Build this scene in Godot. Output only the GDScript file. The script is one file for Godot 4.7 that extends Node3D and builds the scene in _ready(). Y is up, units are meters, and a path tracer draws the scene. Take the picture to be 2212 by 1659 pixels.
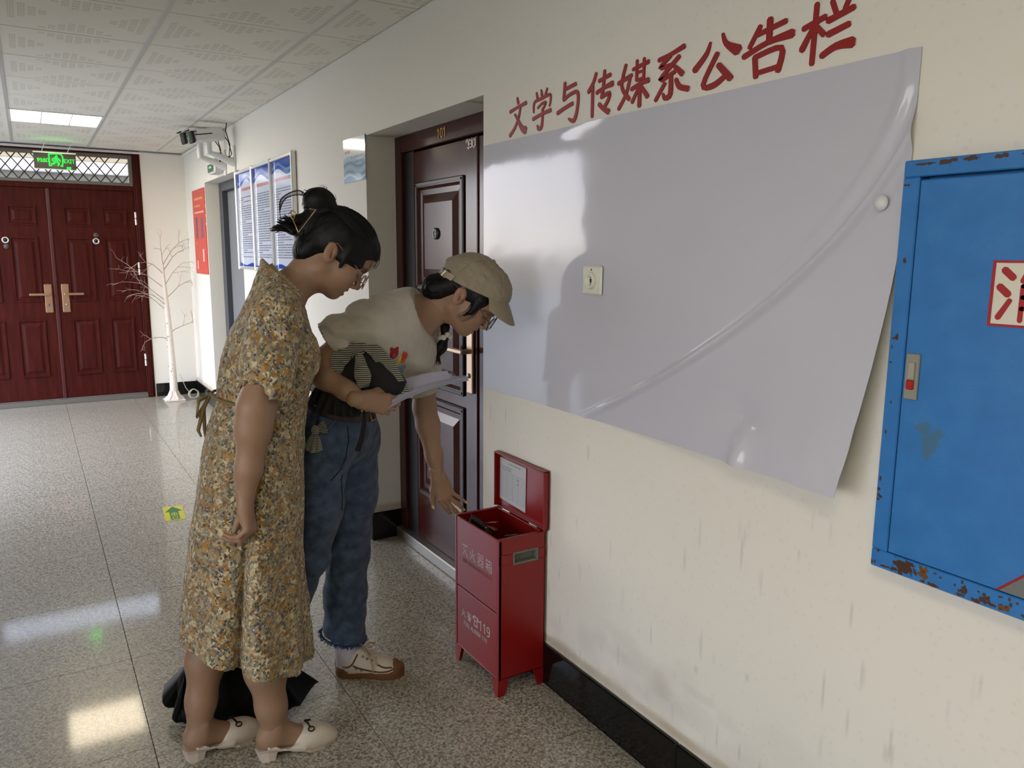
extends Node3D
func _ready() -> void:
	rng.seed = 7
	# ---- camera, sky, lamps, exposure
	var cam := Camera3D.new()
	cam.name = "camera"
	cam.fov = 52.3696
	cam.near = 0.05
	cam.position = Vector3(0, 1.475, 0)
	var yaw := deg_to_rad(31.5612)
	var pitch := deg_to_rad(9.4191)
	var fwd := Vector3(sin(yaw) * cos(pitch), -sin(pitch), -cos(yaw) * cos(pitch))
	var rt := Vector3(cos(yaw), 0, sin(yaw))
	var up := rt.cross(fwd)
	var roll := deg_to_rad(0.3976)
	var r2 := rt * cos(roll) + up * sin(roll)
	var u2 := up * cos(roll) - rt * sin(roll)
	cam.basis = Basis(r2, u2, -fwd)
	add_child(cam)
	cam.current = true
	var we := WorldEnvironment.new()
	we.name = "environment"
	var env := Environment.new()
	env.background_mode = Environment.BG_SKY
	var sky := Sky.new()
	var sm := ProceduralSkyMaterial.new()
	sm.sky_top_color = Color(0.80, 0.87, 1.0)
	sm.sky_horizon_color = Color(1.0, 0.97, 0.95)
	sm.ground_horizon_color = Color(0.72, 0.70, 0.68)
	sm.ground_bottom_color = Color(0.45, 0.44, 0.42)
	sm.sky_energy_multiplier = SKY
	sm.ground_energy_multiplier = SKY
	sky.sky_material = sm
	env.sky = sky
	env.tonemap_mode = Environment.TONE_MAPPER_LINEAR
	env.tonemap_exposure = 1.0
	env.sdfgi_enabled = true
	env.ssao_enabled = true
	env.ssil_enabled = true
	we.environment = env
	add_child(we)
	make_materials()
	make_lamps()
	make_shell()
	make_end_wall()
	make_wall_things()
	make_sign()
	make_film()
	make_cabinet()
	make_box()
	make_far_things()
	make_woman_in_dress()
	make_woman_in_cap()
	make_black_bag()

const SKY := 2.6
var M := {}
# ---------------------------------------------------------------- helpers
const W := 1.43        # the right-hand wall
const LW := -1.0       # the left-hand wall
const E := -8.70       # the end wall
const BK := 3.2        # the wall behind
const CH := 2.45       # ceiling height
var used := {}
var rng := RandomNumberGenerator.new()

func numbered(n: String) -> String:
	if not used.has(n):
		used[n] = 0
		return n
	used[n] += 1
	return "%s_%03d" % [n, used[n]]

func tag(o: Node3D, label: String, category: String, group := "") -> Node3D:
	o.set_meta("label", label)
	o.set_meta("category", category)
	if group:
		o.set_meta("group", group)
	return o

func thing(called: String, label: String, category: String, at := Vector3.ZERO, yaw := 0.0, group := "") -> Node3D:
	var o := Node3D.new()
	o.name = numbered(called)
	add_child(o)
	o.position = at
	o.rotation.y = yaw
	tag(o, label, category, group)
	return o

func obj(called: String, mesh: Mesh, m: Material, parent: Node = self, at := Vector3.ZERO) -> MeshInstance3D:
	var o := MeshInstance3D.new()
	o.mesh = mesh
	o.material_override = m
	o.name = numbered(called) if parent == self else called
	parent.add_child(o, true)
	o.position = at
	return o

func struct(called: String, mesh: Mesh, m: Material, at := Vector3.ZERO) -> MeshInstance3D:
	var o := obj(called, mesh, m, self, at)
	o.set_meta("kind", "structure")
	return o

func struct_node(called: String, at := Vector3.ZERO) -> Node3D:
	var o := Node3D.new()
	o.name = numbered(called)
	add_child(o)
	o.position = at
	o.set_meta("kind", "structure")
	return o

func mat(c: Color, rough := 0.6, metal := 0.0, coat := 0.0) -> StandardMaterial3D:
	var m := StandardMaterial3D.new()
	m.albedo_color = c
	m.roughness = rough
	m.metallic = metal
	if coat > 0.0:
		m.clearcoat_enabled = true
		m.clearcoat = coat
		m.clearcoat_roughness = 0.08
	return m

func glow(c: Color, energy: float) -> StandardMaterial3D:
	var m := mat(c, 0.4)
	m.emission_enabled = true
	m.emission = c
	m.emission_energy_multiplier = energy
	return m

func tex_mat(im: Image, rough := 0.6, scale := Vector3.ONE, tri := 0, offset := Vector3.ZERO) -> StandardMaterial3D:
	var m := mat(Color.WHITE, rough)
	m.albedo_texture = ImageTexture.create_from_image(im)
	m.uv1_scale = scale
	m.uv1_offset = offset
	if tri:
		m.uv1_triplanar = true
		m.uv1_world_triplanar = tri == 2
		m.uv1_triplanar_sharpness = 4.0
	return m

func noise(freq: float, sd: int, kind := FastNoiseLite.TYPE_SIMPLEX_SMOOTH, oct := 3) -> FastNoiseLite:
	var n := FastNoiseLite.new()
	n.noise_type = kind
	n.frequency = freq
	n.seed = sd
	n.fractal_octaves = oct
	if oct <= 1:
		n.fractal_type = FastNoiseLite.FRACTAL_NONE
	return n

func bump(freq: float, sd: int, strength: float, size := 256) -> Texture2D:
	var im := noise(freq, sd).get_seamless_image(size, size)
	im.convert(Image.FORMAT_RGBA8)
	im.bump_map_to_normal_map(strength)
	return ImageTexture.create_from_image(im)

# A mesh builder: everything is given in one set of axes, o is taken off every point. Corner order is counter-clockwise seen from the front.
class MB:
	var st := SurfaceTool.new()
	var o := Vector3.ZERO
	var x := Transform3D.IDENTITY
	var n := 0
	func _init(origin := Vector3.ZERO) -> void:
		o = origin
		st.begin(Mesh.PRIMITIVE_TRIANGLES)
	func v(p: Vector3, uv: Vector2, g: int) -> void:
		st.set_smooth_group(g)
		st.set_uv(uv)
		st.add_vertex(x * p - o)
		n += 1
	func muv(p: Vector3, nn: Vector3) -> Vector2:
		var a := nn.abs()
		if a.x >= a.y and a.x >= a.z:
			return Vector2(p.z, -p.y)
		if a.y >= a.z:
			return Vector2(p.x, p.z)
		return Vector2(p.x, -p.y)
	func tri(a: Vector3, b: Vector3, c: Vector3, g := -1) -> void:
		var nn := (b - a).cross(c - a)
		v(a, muv(a, nn), g)
		v(c, muv(c, nn), g)
		v(b, muv(b, nn), g)
	func quad(a: Vector3, b: Vector3, c: Vector3, d: Vector3, g := -1) -> void:
		tri(a, b, c, g)
		tri(a, c, d, g)
	# a card with a picture: a top-left, b bottom-left, c bottom-right, d top-right
	func card(a: Vector3, b: Vector3, c: Vector3, d: Vector3, g := -1) -> void:
		v(a, Vector2(0, 0), g)
		v(c, Vector2(1, 1), g)
		v(b, Vector2(0, 1), g)
		v(a, Vector2(0, 0), g)
		v(d, Vector2(1, 0), g)
		v(c, Vector2(1, 1), g)
	func box(lo: Vector3, hi: Vector3, bev := 0.0) -> MB:
		var l := lo.min(hi)
		var h := lo.max(hi)
		var c := (l + h) * 0.5
		var s := (h - l) * 0.5
		var b := minf(bev, minf(s.x, minf(s.y, s.z)) * 0.98)
		var t := s - Vector3(b, b, b)
		for ax in 3:
			var u := (ax + 1) % 3
			var w := (ax + 2) % 3
			for sg in [-1.0, 1.0]:
				var q: Array[Vector3] = []
				for k in [[-1, -1], [1, -1], [1, 1], [-1, 1]]:
					var p := Vector3.ZERO
					p[ax] = s[ax] * sg
					p[u] = t[u] * k[0]
					p[w] = t[w] * k[1]
					q.append(c + p)
				if sg > 0:
					quad(q[0], q[1], q[2], q[3])
				else:
					quad(q[3], q[2], q[1], q[0])
		if b <= 0.0:
			return self
		for ax in 3:   # edges along ax
			var u := (ax + 1) % 3
			var w := (ax + 2) % 3
			for su in [-1.0, 1.0]:
				for sw in [-1.0, 1.0]:
					var q: Array[Vector3] = []
					for k in [[-1, 0], [1, 0], [1, 1], [-1, 1]]:
						var p := Vector3.ZERO
						p[ax] = t[ax] * k[0]
						p[u] = su * (s[u] if k[1] == 0 else t[u])
						p[w] = sw * (t[w] if k[1] == 0 else s[w])
						q.append(c + p)
					if su * sw < 0:
						quad(q[3], q[2], q[1], q[0])
					else:
						quad(q[0], q[1], q[2], q[3])
		for sx in [-1.0, 1.0]:
			for sy in [-1.0, 1.0]:
				for sz in [-1.0, 1.0]:
					var a := c + Vector3(sx * s.x, sy * t.y, sz * t.z)
					var d := c + Vector3(sx * t.x, sy * s.y, sz * t.z)
					var e := c + Vector3(sx * t.x, sy * t.y, sz * s.z)
					if sx * sy * sz > 0:
						tri(a, d, e)
					else:
						tri(a, e, d)
		return self
	func tube(pts: PackedVector3Array, radii: PackedFloat32Array, sides := 8, caps := true, flat := 1.0) -> MB:
		var rings: Array[PackedVector3Array] = []
		var up := Vector3.UP
		var last := Vector3.ZERO
		for i in pts.size():
			var d := (pts[mini(i + 1, pts.size() - 1)] - pts[maxi(i - 1, 0)]).normalized()
			if i == 0:
				up = Vector3.RIGHT if absf(d.y) > 0.9 else Vector3.UP
			else:
				var ax := last.cross(d)
				if ax.length() > 1e-6:
					up = up.rotated(ax.normalized(), last.angle_to(d))
			var s := d.cross(up).normalized()
			up = s.cross(d).normalized()
			last = d
			var r := radii[mini(i, radii.size() - 1)]
			var ring := PackedVector3Array()
			for k in sides:
				var a := TAU * k / sides
				ring.append(pts[i] + (s * cos(a) + up * sin(a) * flat) * r)
			rings.append(ring)
		for i in pts.size() - 1:
			for k in sides:
				var k2 := (k + 1) % sides
				quad(rings[i][k], rings[i][k2], rings[i + 1][k2], rings[i + 1][k], 1)
		if caps:
			for k in range(1, sides - 1):
				tri(rings[0][0], rings[0][k + 1], rings[0][k])
				tri(rings[-1][0], rings[-1][k], rings[-1][k + 1])
		return self
	# profile of (radius, height) turned about y, placed by t
	func lathe(prof: PackedVector2Array, segs: int, t := Transform3D.IDENTITY, g := 1) -> MB:
		for i in prof.size() - 1:
			for k in segs:
				var a := TAU * k / segs
				var b := TAU * (k + 1) / segs
				var p := prof[i]
				var q := prof[i + 1]
				var p0 := t * Vector3(cos(a) * p.x, p.y, -sin(a) * p.x)
				var p1 := t * Vector3(cos(b) * p.x, p.y, -sin(b) * p.x)
				var q0 := t * Vector3(cos(a) * q.x, q.y, -sin(a) * q.x)
				var q1 := t * Vector3(cos(b) * q.x, q.y, -sin(b) * q.x)
				if p.x > 1e-6:
					tri(p0, p1, q1 if q.x > 1e-6 else q0, g)
				if q.x > 1e-6:
					tri(p0, q1, q0, g)
		return self
	# polygon in the xy plane of t, from z 0 to depth
	func extrude(poly: PackedVector2Array, depth: float, t := Transform3D.IDENTITY) -> MB:
		var pl := poly
		if Geometry2D.is_polygon_clockwise(pl):
			pl.reverse()
		var ix := Geometry2D.triangulate_polygon(pl)
		for i in range(0, ix.size(), 3):
			var a := pl[ix[i]]
			var b := pl[ix[i + 1]]
			var c := pl[ix[i + 2]]
			if (b - a).cross(c - a) < 0:
				var s := b
				b = c
				c = s
			tri(t * Vector3(a.x, a.y, depth), t * Vector3(b.x, b.y, depth), t * Vector3(c.x, c.y, depth))
			tri(t * Vector3(a.x, a.y, 0), t * Vector3(c.x, c.y, 0), t * Vector3(b.x, b.y, 0))
		for i in pl.size():
			var a := pl[i]
			var b := pl[(i + 1) % pl.size()]
			quad(t * Vector3(a.x, a.y, 0), t * Vector3(b.x, b.y, 0), t * Vector3(b.x, b.y, depth), t * Vector3(a.x, a.y, depth))
		return self
	# a grid of points p[i][j]; thick > 0 gives it a back
	func sheet(rows: Array, thick := 0.0, g := 1) -> MB:
		var h := rows.size()
		var w: int = rows[0].size()
		var back := []
		if thick > 0.0:
			for i in h:
				var r := PackedVector3Array()
				for j in w:
					var du: Vector3 = rows[i][mini(j + 1, w - 1)] - rows[i][maxi(j - 1, 0)]
					var dv: Vector3 = rows[mini(i + 1, h - 1)][j] - rows[maxi(i - 1, 0)][j]
					r.append(rows[i][j] - du.cross(dv).normalized() * thick)
				back.append(r)
		for i in h - 1:
			for j in w - 1:
				quad(rows[i][j], rows[i][j + 1], rows[i + 1][j + 1], rows[i + 1][j], g)
				if thick > 0.0:
					quad(back[i][j], back[i + 1][j], back[i + 1][j + 1], back[i][j + 1], g + 1)
		if thick > 0.0:
			for j in w - 1:
				quad(rows[0][j], back[0][j], back[0][j + 1], rows[0][j + 1], g + 2)
				quad(rows[-1][j], rows[-1][j + 1], back[-1][j + 1], back[-1][j], g + 2)
			for i in h - 1:
				quad(rows[i][0], rows[i + 1][0], back[i + 1][0], back[i][0], g + 3)
				quad(rows[i][-1], back[i][-1], back[i + 1][-1], rows[i + 1][-1], g + 3)
		return self
	# one brush stroke: points (x, y, width) on the plane of t, raised by depth
	func stroke(p: PackedVector3Array, depth: float, t: Transform3D) -> MB:
		var q := PackedVector3Array()
		for i in p.size() - 1:   # Catmull-Rom between the given points
			var a := p[maxi(i - 1, 0)]
			var d := p[mini(i + 2, p.size() - 1)]
			var steps := 4 if p.size() > 2 else 1
			for k in steps:
				q.append(p[i].cubic_interpolate(p[i + 1], a, d, float(k) / steps))
		q.append(p[-1])
		var left := PackedVector2Array()
		var right := PackedVector2Array()
		for i in q.size():
			var d := Vector2(q[mini(i + 1, q.size() - 1)].x - q[maxi(i - 1, 0)].x, q[mini(i + 1, q.size() - 1)].y - q[maxi(i - 1, 0)].y).normalized()
			var nn := Vector2(-d.y, d.x) * q[i].z * 0.5
			var c := Vector2(q[i].x, q[i].y)
			if i == 0:
				left.append(c - d * q[i].z * 0.35 + nn * 0.5)
				right.append(c - d * q[i].z * 0.35 - nn * 0.5)
			left.append(c + nn)
			right.append(c - nn)
			if i == q.size() - 1:
				left.append(c + d * q[i].z * 0.35 + nn * 0.5)
				right.append(c + d * q[i].z * 0.35 - nn * 0.5)
		for i in left.size() - 1:
			var z := Vector3(0, 0, depth)
			var a := Vector3(left[i].x, left[i].y, 0)
			var b := Vector3(left[i + 1].x, left[i + 1].y, 0)
			var c := Vector3(right[i].x, right[i].y, 0)
			var d := Vector3(right[i + 1].x, right[i + 1].y, 0)
			quad(t * (c + z), t * (d + z), t * (b + z), t * (a + z))
			quad(t * (a + z), t * (b + z), t * b, t * a)
			quad(t * c, t * d, t * (d + z), t * (c + z))
		return self
	func glyph(code: String, depth: float, t: Transform3D) -> MB:
		for s in code.split(";"):
			var p := PackedVector3Array()
			for w in s.strip_edges().split(" "):
				var f := w.split(",")
				p.append(Vector3(f[0].to_float(), f[1].to_float(), f[2].to_float()))
			stroke(p, depth, t)
		return self
	func done() -> ArrayMesh:
		st.generate_normals()
		st.index()
		return st.commit()

func box_mesh(lo: Vector3, hi: Vector3, bev := 0.0, origin := Vector3.ZERO) -> ArrayMesh:
	return MB.new(origin).box(lo, hi, bev).done()

func tx(at: Vector3, ex: Vector3, ey: Vector3, ez: Vector3) -> Transform3D:
	return Transform3D(Basis(ex, ey, ez), at)

# frame of a flat sign on the right-hand wall: x runs with z, y up, depth out of the wall
func on_wall(z: float, y: float, s := 1.0, x := W) -> Transform3D:
	return tx(Vector3(x, y, z), Vector3(0, 0, s), Vector3(0, s, 0), Vector3(-1, 0, 0))

func lettering(text: String, height: float, depth: float) -> TextMesh:
	var t := TextMesh.new()
	var f := SystemFont.new()
	f.font_names = PackedStringArray(["Droid Sans"])
	t.font = f
	t.text = text
	t.font_size = 64
	t.pixel_size = height / 46.0
	t.depth = depth
	t.curve_step = 2.0
	return t

func smooth(a: float, b: float, t: float) -> float:
	return smoothstep(a, b, t)

const SIGN := [
	["45,99,7 50,85,11", "7,68,10 50,75,8 92,80,11", "62,74,8 52,46,9 32,22,9 6,5,11", "32,58,6 50,40,9 70,18,15 88,10,22"],
	["22,97,6 27,84,9", "46,100,6 50,86,9", "76,100,6 66,84,8", "8,50,6 12,74,8 50,79,8 90,83,8 93,68,7 88,55,5", "30,58,7 50,66,7 70,66,8 53,50,7", "53,52,7 54,28,9 48,7,11 34,5,10 28,14,5", "6,33,10 50,40,9 94,44,11"],
	["34,99,10 30,60,10", "34,84,9 80,90,10", "30,60,10 58,69,9 88,68,10 87,30,10 74,5,12 52,12,6", "4,32,11 36,40,10 68,46,10"],
	["34,99,9 24,80,10 6,62,11", "22,74,10 22,4,10", "46,80,9 88,87,10", "38,55,10 66,62,9 96,66,14", "66,99,9 62,60,10 56,42,9", "56,42,9 86,47,10 80,30,10 64,16,9", "48,28,10 62,17,10 84,6,14"],
	["26,97,9 14,54,9 40,22,10", "42,72,9 30,36,9 6,7,10", "3,62,10 46,72,9", "50,83,8 98,90,10", "62,99,8 62,58,8", "84,99,8 84,58,8", "62,73,6 84,75,6", "62,58,6 84,60,6", "47,42,10 74,49,9 99,52,12", "73,58,9 73,3,11", "70,43,8 50,14,9", "77,43,8 98,18,11"],
	["18,86,10 50,91,9 84,99,11", "50,88,8 22,70,10 50,70,8", "72,82,10 22,45,10 62,54,9", "62,64,9 82,46,12", "52,50,10 52,12,12 38,6,10 32,16,5", "36,36,9 12,6,9", "66,38,9 76,22,11 98,14,12"],
	["38,90,5 30,70,10 6,46,13", "64,99,6 72,80,10 96,62,20", "54,66,10 26,14,10 48,8,12 72,20,10", "58,44,11 84,14,13"],
	["34,92,9 14,60,9", "28,78,9 84,88,10", "53,99,12 53,60,11", "3,46,11 50,60,10 97,64,16", "26,40,10 30,5,10", "26,40,10 78,45,10 74,7,11", "29,11,9 76,14,9"],
	["4,64,10 46,74,10", "28,98,10 25,3,10", "26,66,9 3,30,12", "30,62,9 45,46,10", "58,95,9 66,76,9", "93,99,10 82,77,8", "52,66,11 99,76,10", "54,44,11 92,52,10", "44,12,11 70,22,12 100,22,18"]]
const SIGN_AT := [[-2.357, -2.240], [-2.213, -2.100], [-2.073, -1.950], [-1.919, -1.797], [-1.779, -1.650], [-1.637, -1.500], [-1.490, -1.340], [-1.330, -1.190], [-1.170, -1.046]]
const HUO := "52,96,10 46,52,9 12,6,9;50,48,9 90,4,12;22,66,9 16,44,9;80,70,8 66,48,8"
const MIE := "8,88,9 90,92,9;52,82,9 46,46,9 12,4,9;50,44,9 92,2,12;24,64,9 18,44,8;80,66,8 66,46,8"
const QI := "10,96,7 10,72,7;10,96,7 40,96,7 40,72,7;10,72,7 40,72,7;60,96,7 60,72,7;60,96,7 90,96,7 90,72,7;60,72,7 90,72,7;4,54,8 96,54,8;50,68,8 40,44,8 8,32,8;54,52,8 94,32,9;10,26,7 10,2,7;10,26,7 40,26,7 40,2,7;10,4,7 40,4,7;60,26,7 60,2,7;60,26,7 90,26,7 90,2,7;60,4,7 90,4,7"
const XIANG := "24,98,8 8,78,8;18,88,8 46,88,8;64,98,8 54,80,8;60,88,8 94,88,8;4,56,8 48,60,8;28,74,8 28,2,8;28,54,8 6,20,8;30,50,7 46,34,8;58,66,8 58,2,8;58,66,8 92,66,8 92,2,8;58,46,7 92,46,7;58,26,7 92,26,7;58,4,7 92,4,7"
const JING := "8,92,7 52,92,7;22,99,6 22,84,6;40,99,6 40,84,6;18,82,7 8,66,7;14,76,7 48,76,7 44,54,7;20,66,6 36,66,6 36,56,6 20,56,6;66,98,7 56,76,7;62,86,7 94,88,7;86,86,7 56,54,7;64,76,7 94,54,8;20,46,8 80,46,8;4,38,8 96,38,8;26,29,7 74,29,7;26,21,7 74,21,7;28,14,7 28,1,7;28,14,7 74,14,7 74,1,7;28,2,7 74,2,7"
const XIAO := "8,92,13 24,78,13;2,62,13 18,48,13;22,38,9 4,6,11;48,90,9 40,72,9;66,99,9 66,66,9;84,90,9 94,74,9;42,64,9 42,2,9;42,64,9 92,64,9 92,6,9 80,4,7;42,44,8 92,44,8;42,24,8 92,24,8"
const CHU := "50,98,11 50,8,11;20,86,11 20,54,11 80,54,11 80,86,11;8,42,11 8,8,11 92,8,11 92,42,11"
const KOU := "14,84,11 14,8,11;14,84,11 86,84,11 86,8,11;14,12,11 86,12,11"
const AN := "50,99,10 50,86,10;8,66,9 10,82,10 90,82,10 92,66,9;46,70,10 26,34,10 80,4,11;72,52,10 54,24,10 16,2,10;6,46,10 94,48,10"
const QUAN := "50,98,10 8,58,11;50,98,10 94,58,11;26,56,10 74,56,10;22,32,10 78,32,10;8,6,11 92,6,11;50,56,10 50,6,10"
func img(w: int, h: int, c: Color) -> Image:
	var im := Image.create_empty(w, h, false, Image.FORMAT_RGBA8)
	im.fill(c)
	return im

func blob(im: Image, cx: float, cy: float, rx: float, ry: float, c: Color, sd: int, ragged := 0.6, a := 1.0) -> void:
	var nz := noise(0.09, sd)
	for y in range(maxi(0, int(cy - ry * 1.6)), mini(im.get_height(), int(cy + ry * 1.6) + 1)):
		for x in range(maxi(0, int(cx - rx * 1.6)), mini(im.get_width(), int(cx + rx * 1.6) + 1)):
			var d := Vector2((x - cx) / rx, (y - cy) / ry).length() + nz.get_noise_2d(x, y) * ragged
			var k := clampf((1.0 - d) * 6.0, 0.0, 1.0) * a
			if k > 0.0:
				im.set_pixel(x, y, im.get_pixel(x, y).lerp(c, k))

func soft(im: Image, cx: float, cy: float, rx: float, ry: float, c: Color, a: float) -> void:
	for y in range(maxi(0, int(cy - ry)), mini(im.get_height(), int(cy + ry) + 1)):
		for x in range(maxi(0, int(cx - rx)), mini(im.get_width(), int(cx + rx) + 1)):
			var d := Vector2((x - cx) / rx, (y - cy) / ry).length()
			if d < 1.0:
				im.set_pixel(x, y, im.get_pixel(x, y).lerp(c, a * (1.0 - d * d)))

func granite_image() -> Image:
	var s := 512
	var im := img(s, s, Color.WHITE)
	var a := noise(0.16, 3, FastNoiseLite.TYPE_CELLULAR, 1)
	a.cellular_return_type = FastNoiseLite.RETURN_CELL_VALUE
	var b := noise(0.055, 5, FastNoiseLite.TYPE_SIMPLEX_SMOOTH, 4)
	var d := noise(0.34, 9, FastNoiseLite.TYPE_CELLULAR, 1)
	d.cellular_return_type = FastNoiseLite.RETURN_CELL_VALUE
	var dark := Color(0.40, 0.375, 0.325)
	var mid := Color(0.615, 0.585, 0.52)
	var pale := Color(0.77, 0.74, 0.67)
	var ia := a.get_seamless_image(s, s)
	var ib := b.get_seamless_image(s, s)
	var id := d.get_seamless_image(s, s)
	for y in s:
		for x in s:
			var v := ia.get_pixel(x, y).r * 0.42 + ib.get_pixel(x, y).r * 0.52 + id.get_pixel(x, y).r * 0.30 - 0.10
			var c := dark.lerp(mid, smoothstep(0.26, 0.48, v)).lerp(pale, smoothstep(0.50, 0.78, v))
			im.set_pixel(x, y, c)
	return im

func wall_image() -> Image:
	# 12 m of wall along u (z from -9 to 3), 2.5 m up along v
	var w := 2048
	var h := 427
	var im := img(w, h, Color(0.885, 0.865, 0.815))
	var px := w / 12.0
	var r := RandomNumberGenerator.new()
	r.seed = 21
	var grey := Color(0.52, 0.51, 0.49)
	for i in 260:   # scuffs and runs, thicker towards the skirting
		var z := r.randf_range(-2.5, 1.0) if i < 170 else r.randf_range(-9, 3)
		var y := 0.16 + pow(r.randf(), 2.0) * 0.75
		soft(im, (z + 9) * px, (2.5 - y) * px, r.randf_range(0.6, 1.2), r.randf_range(2, 9), grey, r.randf_range(0.06, 0.26))
	for i in 70:
		var z := r.randf_range(-2.4, -0.2)
		soft(im, (z + 9) * px, (2.5 - 0.16 - pow(r.randf(), 2.0) * 0.2) * px, r.randf_range(6, 22), r.randf_range(3, 11), Color(0.62, 0.58, 0.54), r.randf_range(0.04, 0.14))
	for i in 130:   # yellowed edge just over the skirting
		var z := -9.0 + 12.0 * i / 130.0
		soft(im, (z + 9) * px, (2.5 - 0.165) * px, 18, r.randf_range(3, 6), Color(0.62, 0.54, 0.42), r.randf_range(0.25, 0.55))
	for y in range(0, h):
		for x in range(0, w, 1):
			if r.randf() < 0.02:
				im.set_pixel(x, y, im.get_pixel(x, y).darkened(0.03))
	return im

func wood_image(dark: Color, light: Color, sd: int) -> Image:
	var im := img(256, 512, dark)
	var a := noise(0.02, sd)
	var b := noise(0.11, sd + 1)
	for y in 512:
		for x in 256:
			var v := a.get_noise_2d(x * 1.6, y * 0.22) * 0.8 + b.get_noise_2d(x * 2.2, y * 0.12) * 0.55
			im.set_pixel(x, y, dark.lerp(light, clampf(v * 0.9 + 0.45, 0.0, 1.0)))
	return im

func ceiling_image() -> Image:
	# one 0.6 m tile, pin-holes printed in stepped triangles
	var s := 256
	var im := img(s, s, Color(0.88, 0.855, 0.80))
	var c := Color(0.765, 0.742, 0.69)
	for gy in 16:
		for gx in 16:
			var u := absf(gx - 7.5)
			var v := absf(gy - 7.5)
			var on := (u > v + 2.0 and u < 7.0 and v < 5.0) or (v > u + 2.0 and v < 7.0 and u < 5.0)
			if on:
				for k in 9:
					im.fill_rect(Rect2i(gx * 16 + 3 + (k % 3) * 4, gy * 16 + 3 + (k / 3) * 4, 3, 3), c)
	return im

func cabinet_image() -> Image:
	# 0.8 m square of painted steel: u runs with z from -0.9, v down from y 1.66
	var s := 800
	var blue := Color(0.155, 0.44, 0.70)
	var im := img(s, s, blue)
	var nz := noise(0.012, 77)
	var fine := noise(0.2, 78)
	for y in s:
		for x in s:
			var k := nz.get_noise_2d(x, y) * 0.06 + fine.get_noise_2d(x, y) * 0.03
			im.set_pixel(x, y, blue.lightened(k) if k > 0 else blue.darkened(-k))
	var rust := Color(0.27, 0.15, 0.09)
	var ochre := Color(0.40, 0.25, 0.08)
	var at := func(z: float, y: float) -> Vector2: return Vector2((z + 0.9) * 1000.0, (1.66 - y) * 1000.0)
	var r := RandomNumberGenerator.new()
	r.seed = 5
	for q in [[-0.812, 0.893, 24, 13, 1], [-0.775, 0.893, 9, 13, 2], [-0.700, 0.888, 6, 9, 1], [-0.665, 0.886, 9, 6, 1], [-0.63, 0.884, 10, 6, 2]]:
		var p: Vector2 = at.call(q[0], q[1])
		blob(im, p.x, p.y, q[2], q[3], rust if q[4] == 1 else ochre, int(q[2]) + 3, 0.8)
	for i in 26:   # flaked lower and upper edges
		var p: Vector2 = at.call(-0.88 + 0.045 * i * r.randf_range(0.4, 0.8), 0.876 + r.randf() * 0.006)
		blob(im, p.x, p.y, r.randf_range(4, 10), r.randf_range(2, 4), rust, i)
		var t: Vector2 = at.call(-0.85 + 0.03 * i * r.randf_range(0.4, 0.9), 1.643 - r.randf() * 0.004)
		blob(im, t.x, t.y, r.randf_range(4, 12), r.randf_range(2, 5), rust, i + 40)
	for i in 16:   # chips on the left edge
		var p: Vector2 = at.call(-0.878 + 0.02 * r.randf() * r.randf(), r.randf_range(0.88, 1.62))
		blob(im, p.x, p.y, r.randf_range(1.5, 4), r.randf_range(2, 6), rust, i + 90)
	for i in 26:
		var p: Vector2 = at.call(r.randf_range(-0.78, -0.55), r.randf_range(0.876, 0.905))
		blob(im, p.x, p.y, r.randf_range(1.5, 4), r.randf_range(1.5, 4), rust, i + 120)
	for q in [[-0.785, 1.142, 17, 20], [-0.80, 1.165, 16, 13], [-0.79, 1.12, 10, 13], [-0.77, 1.16, 12, 8]]:   # torn sticker's glue
		var p: Vector2 = at.call(q[0], q[1])
		blob(im, p.x, p.y, q[2], q[3], Color(0.26, 0.41, 0.50), int(q[2]), 0.5, 0.75)
	return im

func floral_image() -> Image:
	var s := 1024
	var im := img(s, s, Color(0.60, 0.545, 0.425))
	var r := RandomNumberGenerator.new()
	r.seed = 99
	for i in 2600:   # blossoms of five petals in cream and ochre
		var c: Color = [Color(0.79, 0.72, 0.56), Color(0.58, 0.40, 0.16), Color(0.65, 0.49, 0.25), Color(0.74, 0.68, 0.55), Color(0.53, 0.36, 0.15)][r.randi() % 5]
		var cx := r.randf() * s
		var cy := r.randf() * s
		var a0 := r.randf() * TAU
		var ln := r.randf_range(11.0, 22.0)
		var n := r.randi_range(2, 5)
		for k in n:
			leaf(im, cx, cy, a0 + k * 1.26, ln * r.randf_range(0.7, 1.1), ln * 0.42, c.lightened(r.randf() * 0.10), true)
		if r.randf() < 0.5:
			leaf(im, cx - 2, cy, a0, 4.0, 2.5, Color(0.42, 0.28, 0.10), false)
	for i in 4200:   # leaves and sprigs
		var c: Color = [Color(0.29, 0.31, 0.23), Color(0.22, 0.23, 0.20), Color(0.37, 0.38, 0.31), Color(0.27, 0.30, 0.36), Color(0.45, 0.44, 0.36)][r.randi() % 5]
		if r.randf() < 0.07:
			c = Color(0.20, 0.17, 0.34)
		leaf(im, r.randf() * s, r.randf() * s, r.randfn(-1.45, 0.6), r.randf_range(10.0, 24.0), r.randf_range(2.6, 6.0), c.lightened(r.randf() * 0.10), true)
	for i in 1500:
		leaf(im, r.randf() * s, r.randf() * s, r.randf() * TAU, r.randf_range(5.0, 10.0), r.randf_range(1.6, 3.2), Color(0.80, 0.76, 0.64), true)
	return im

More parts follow.
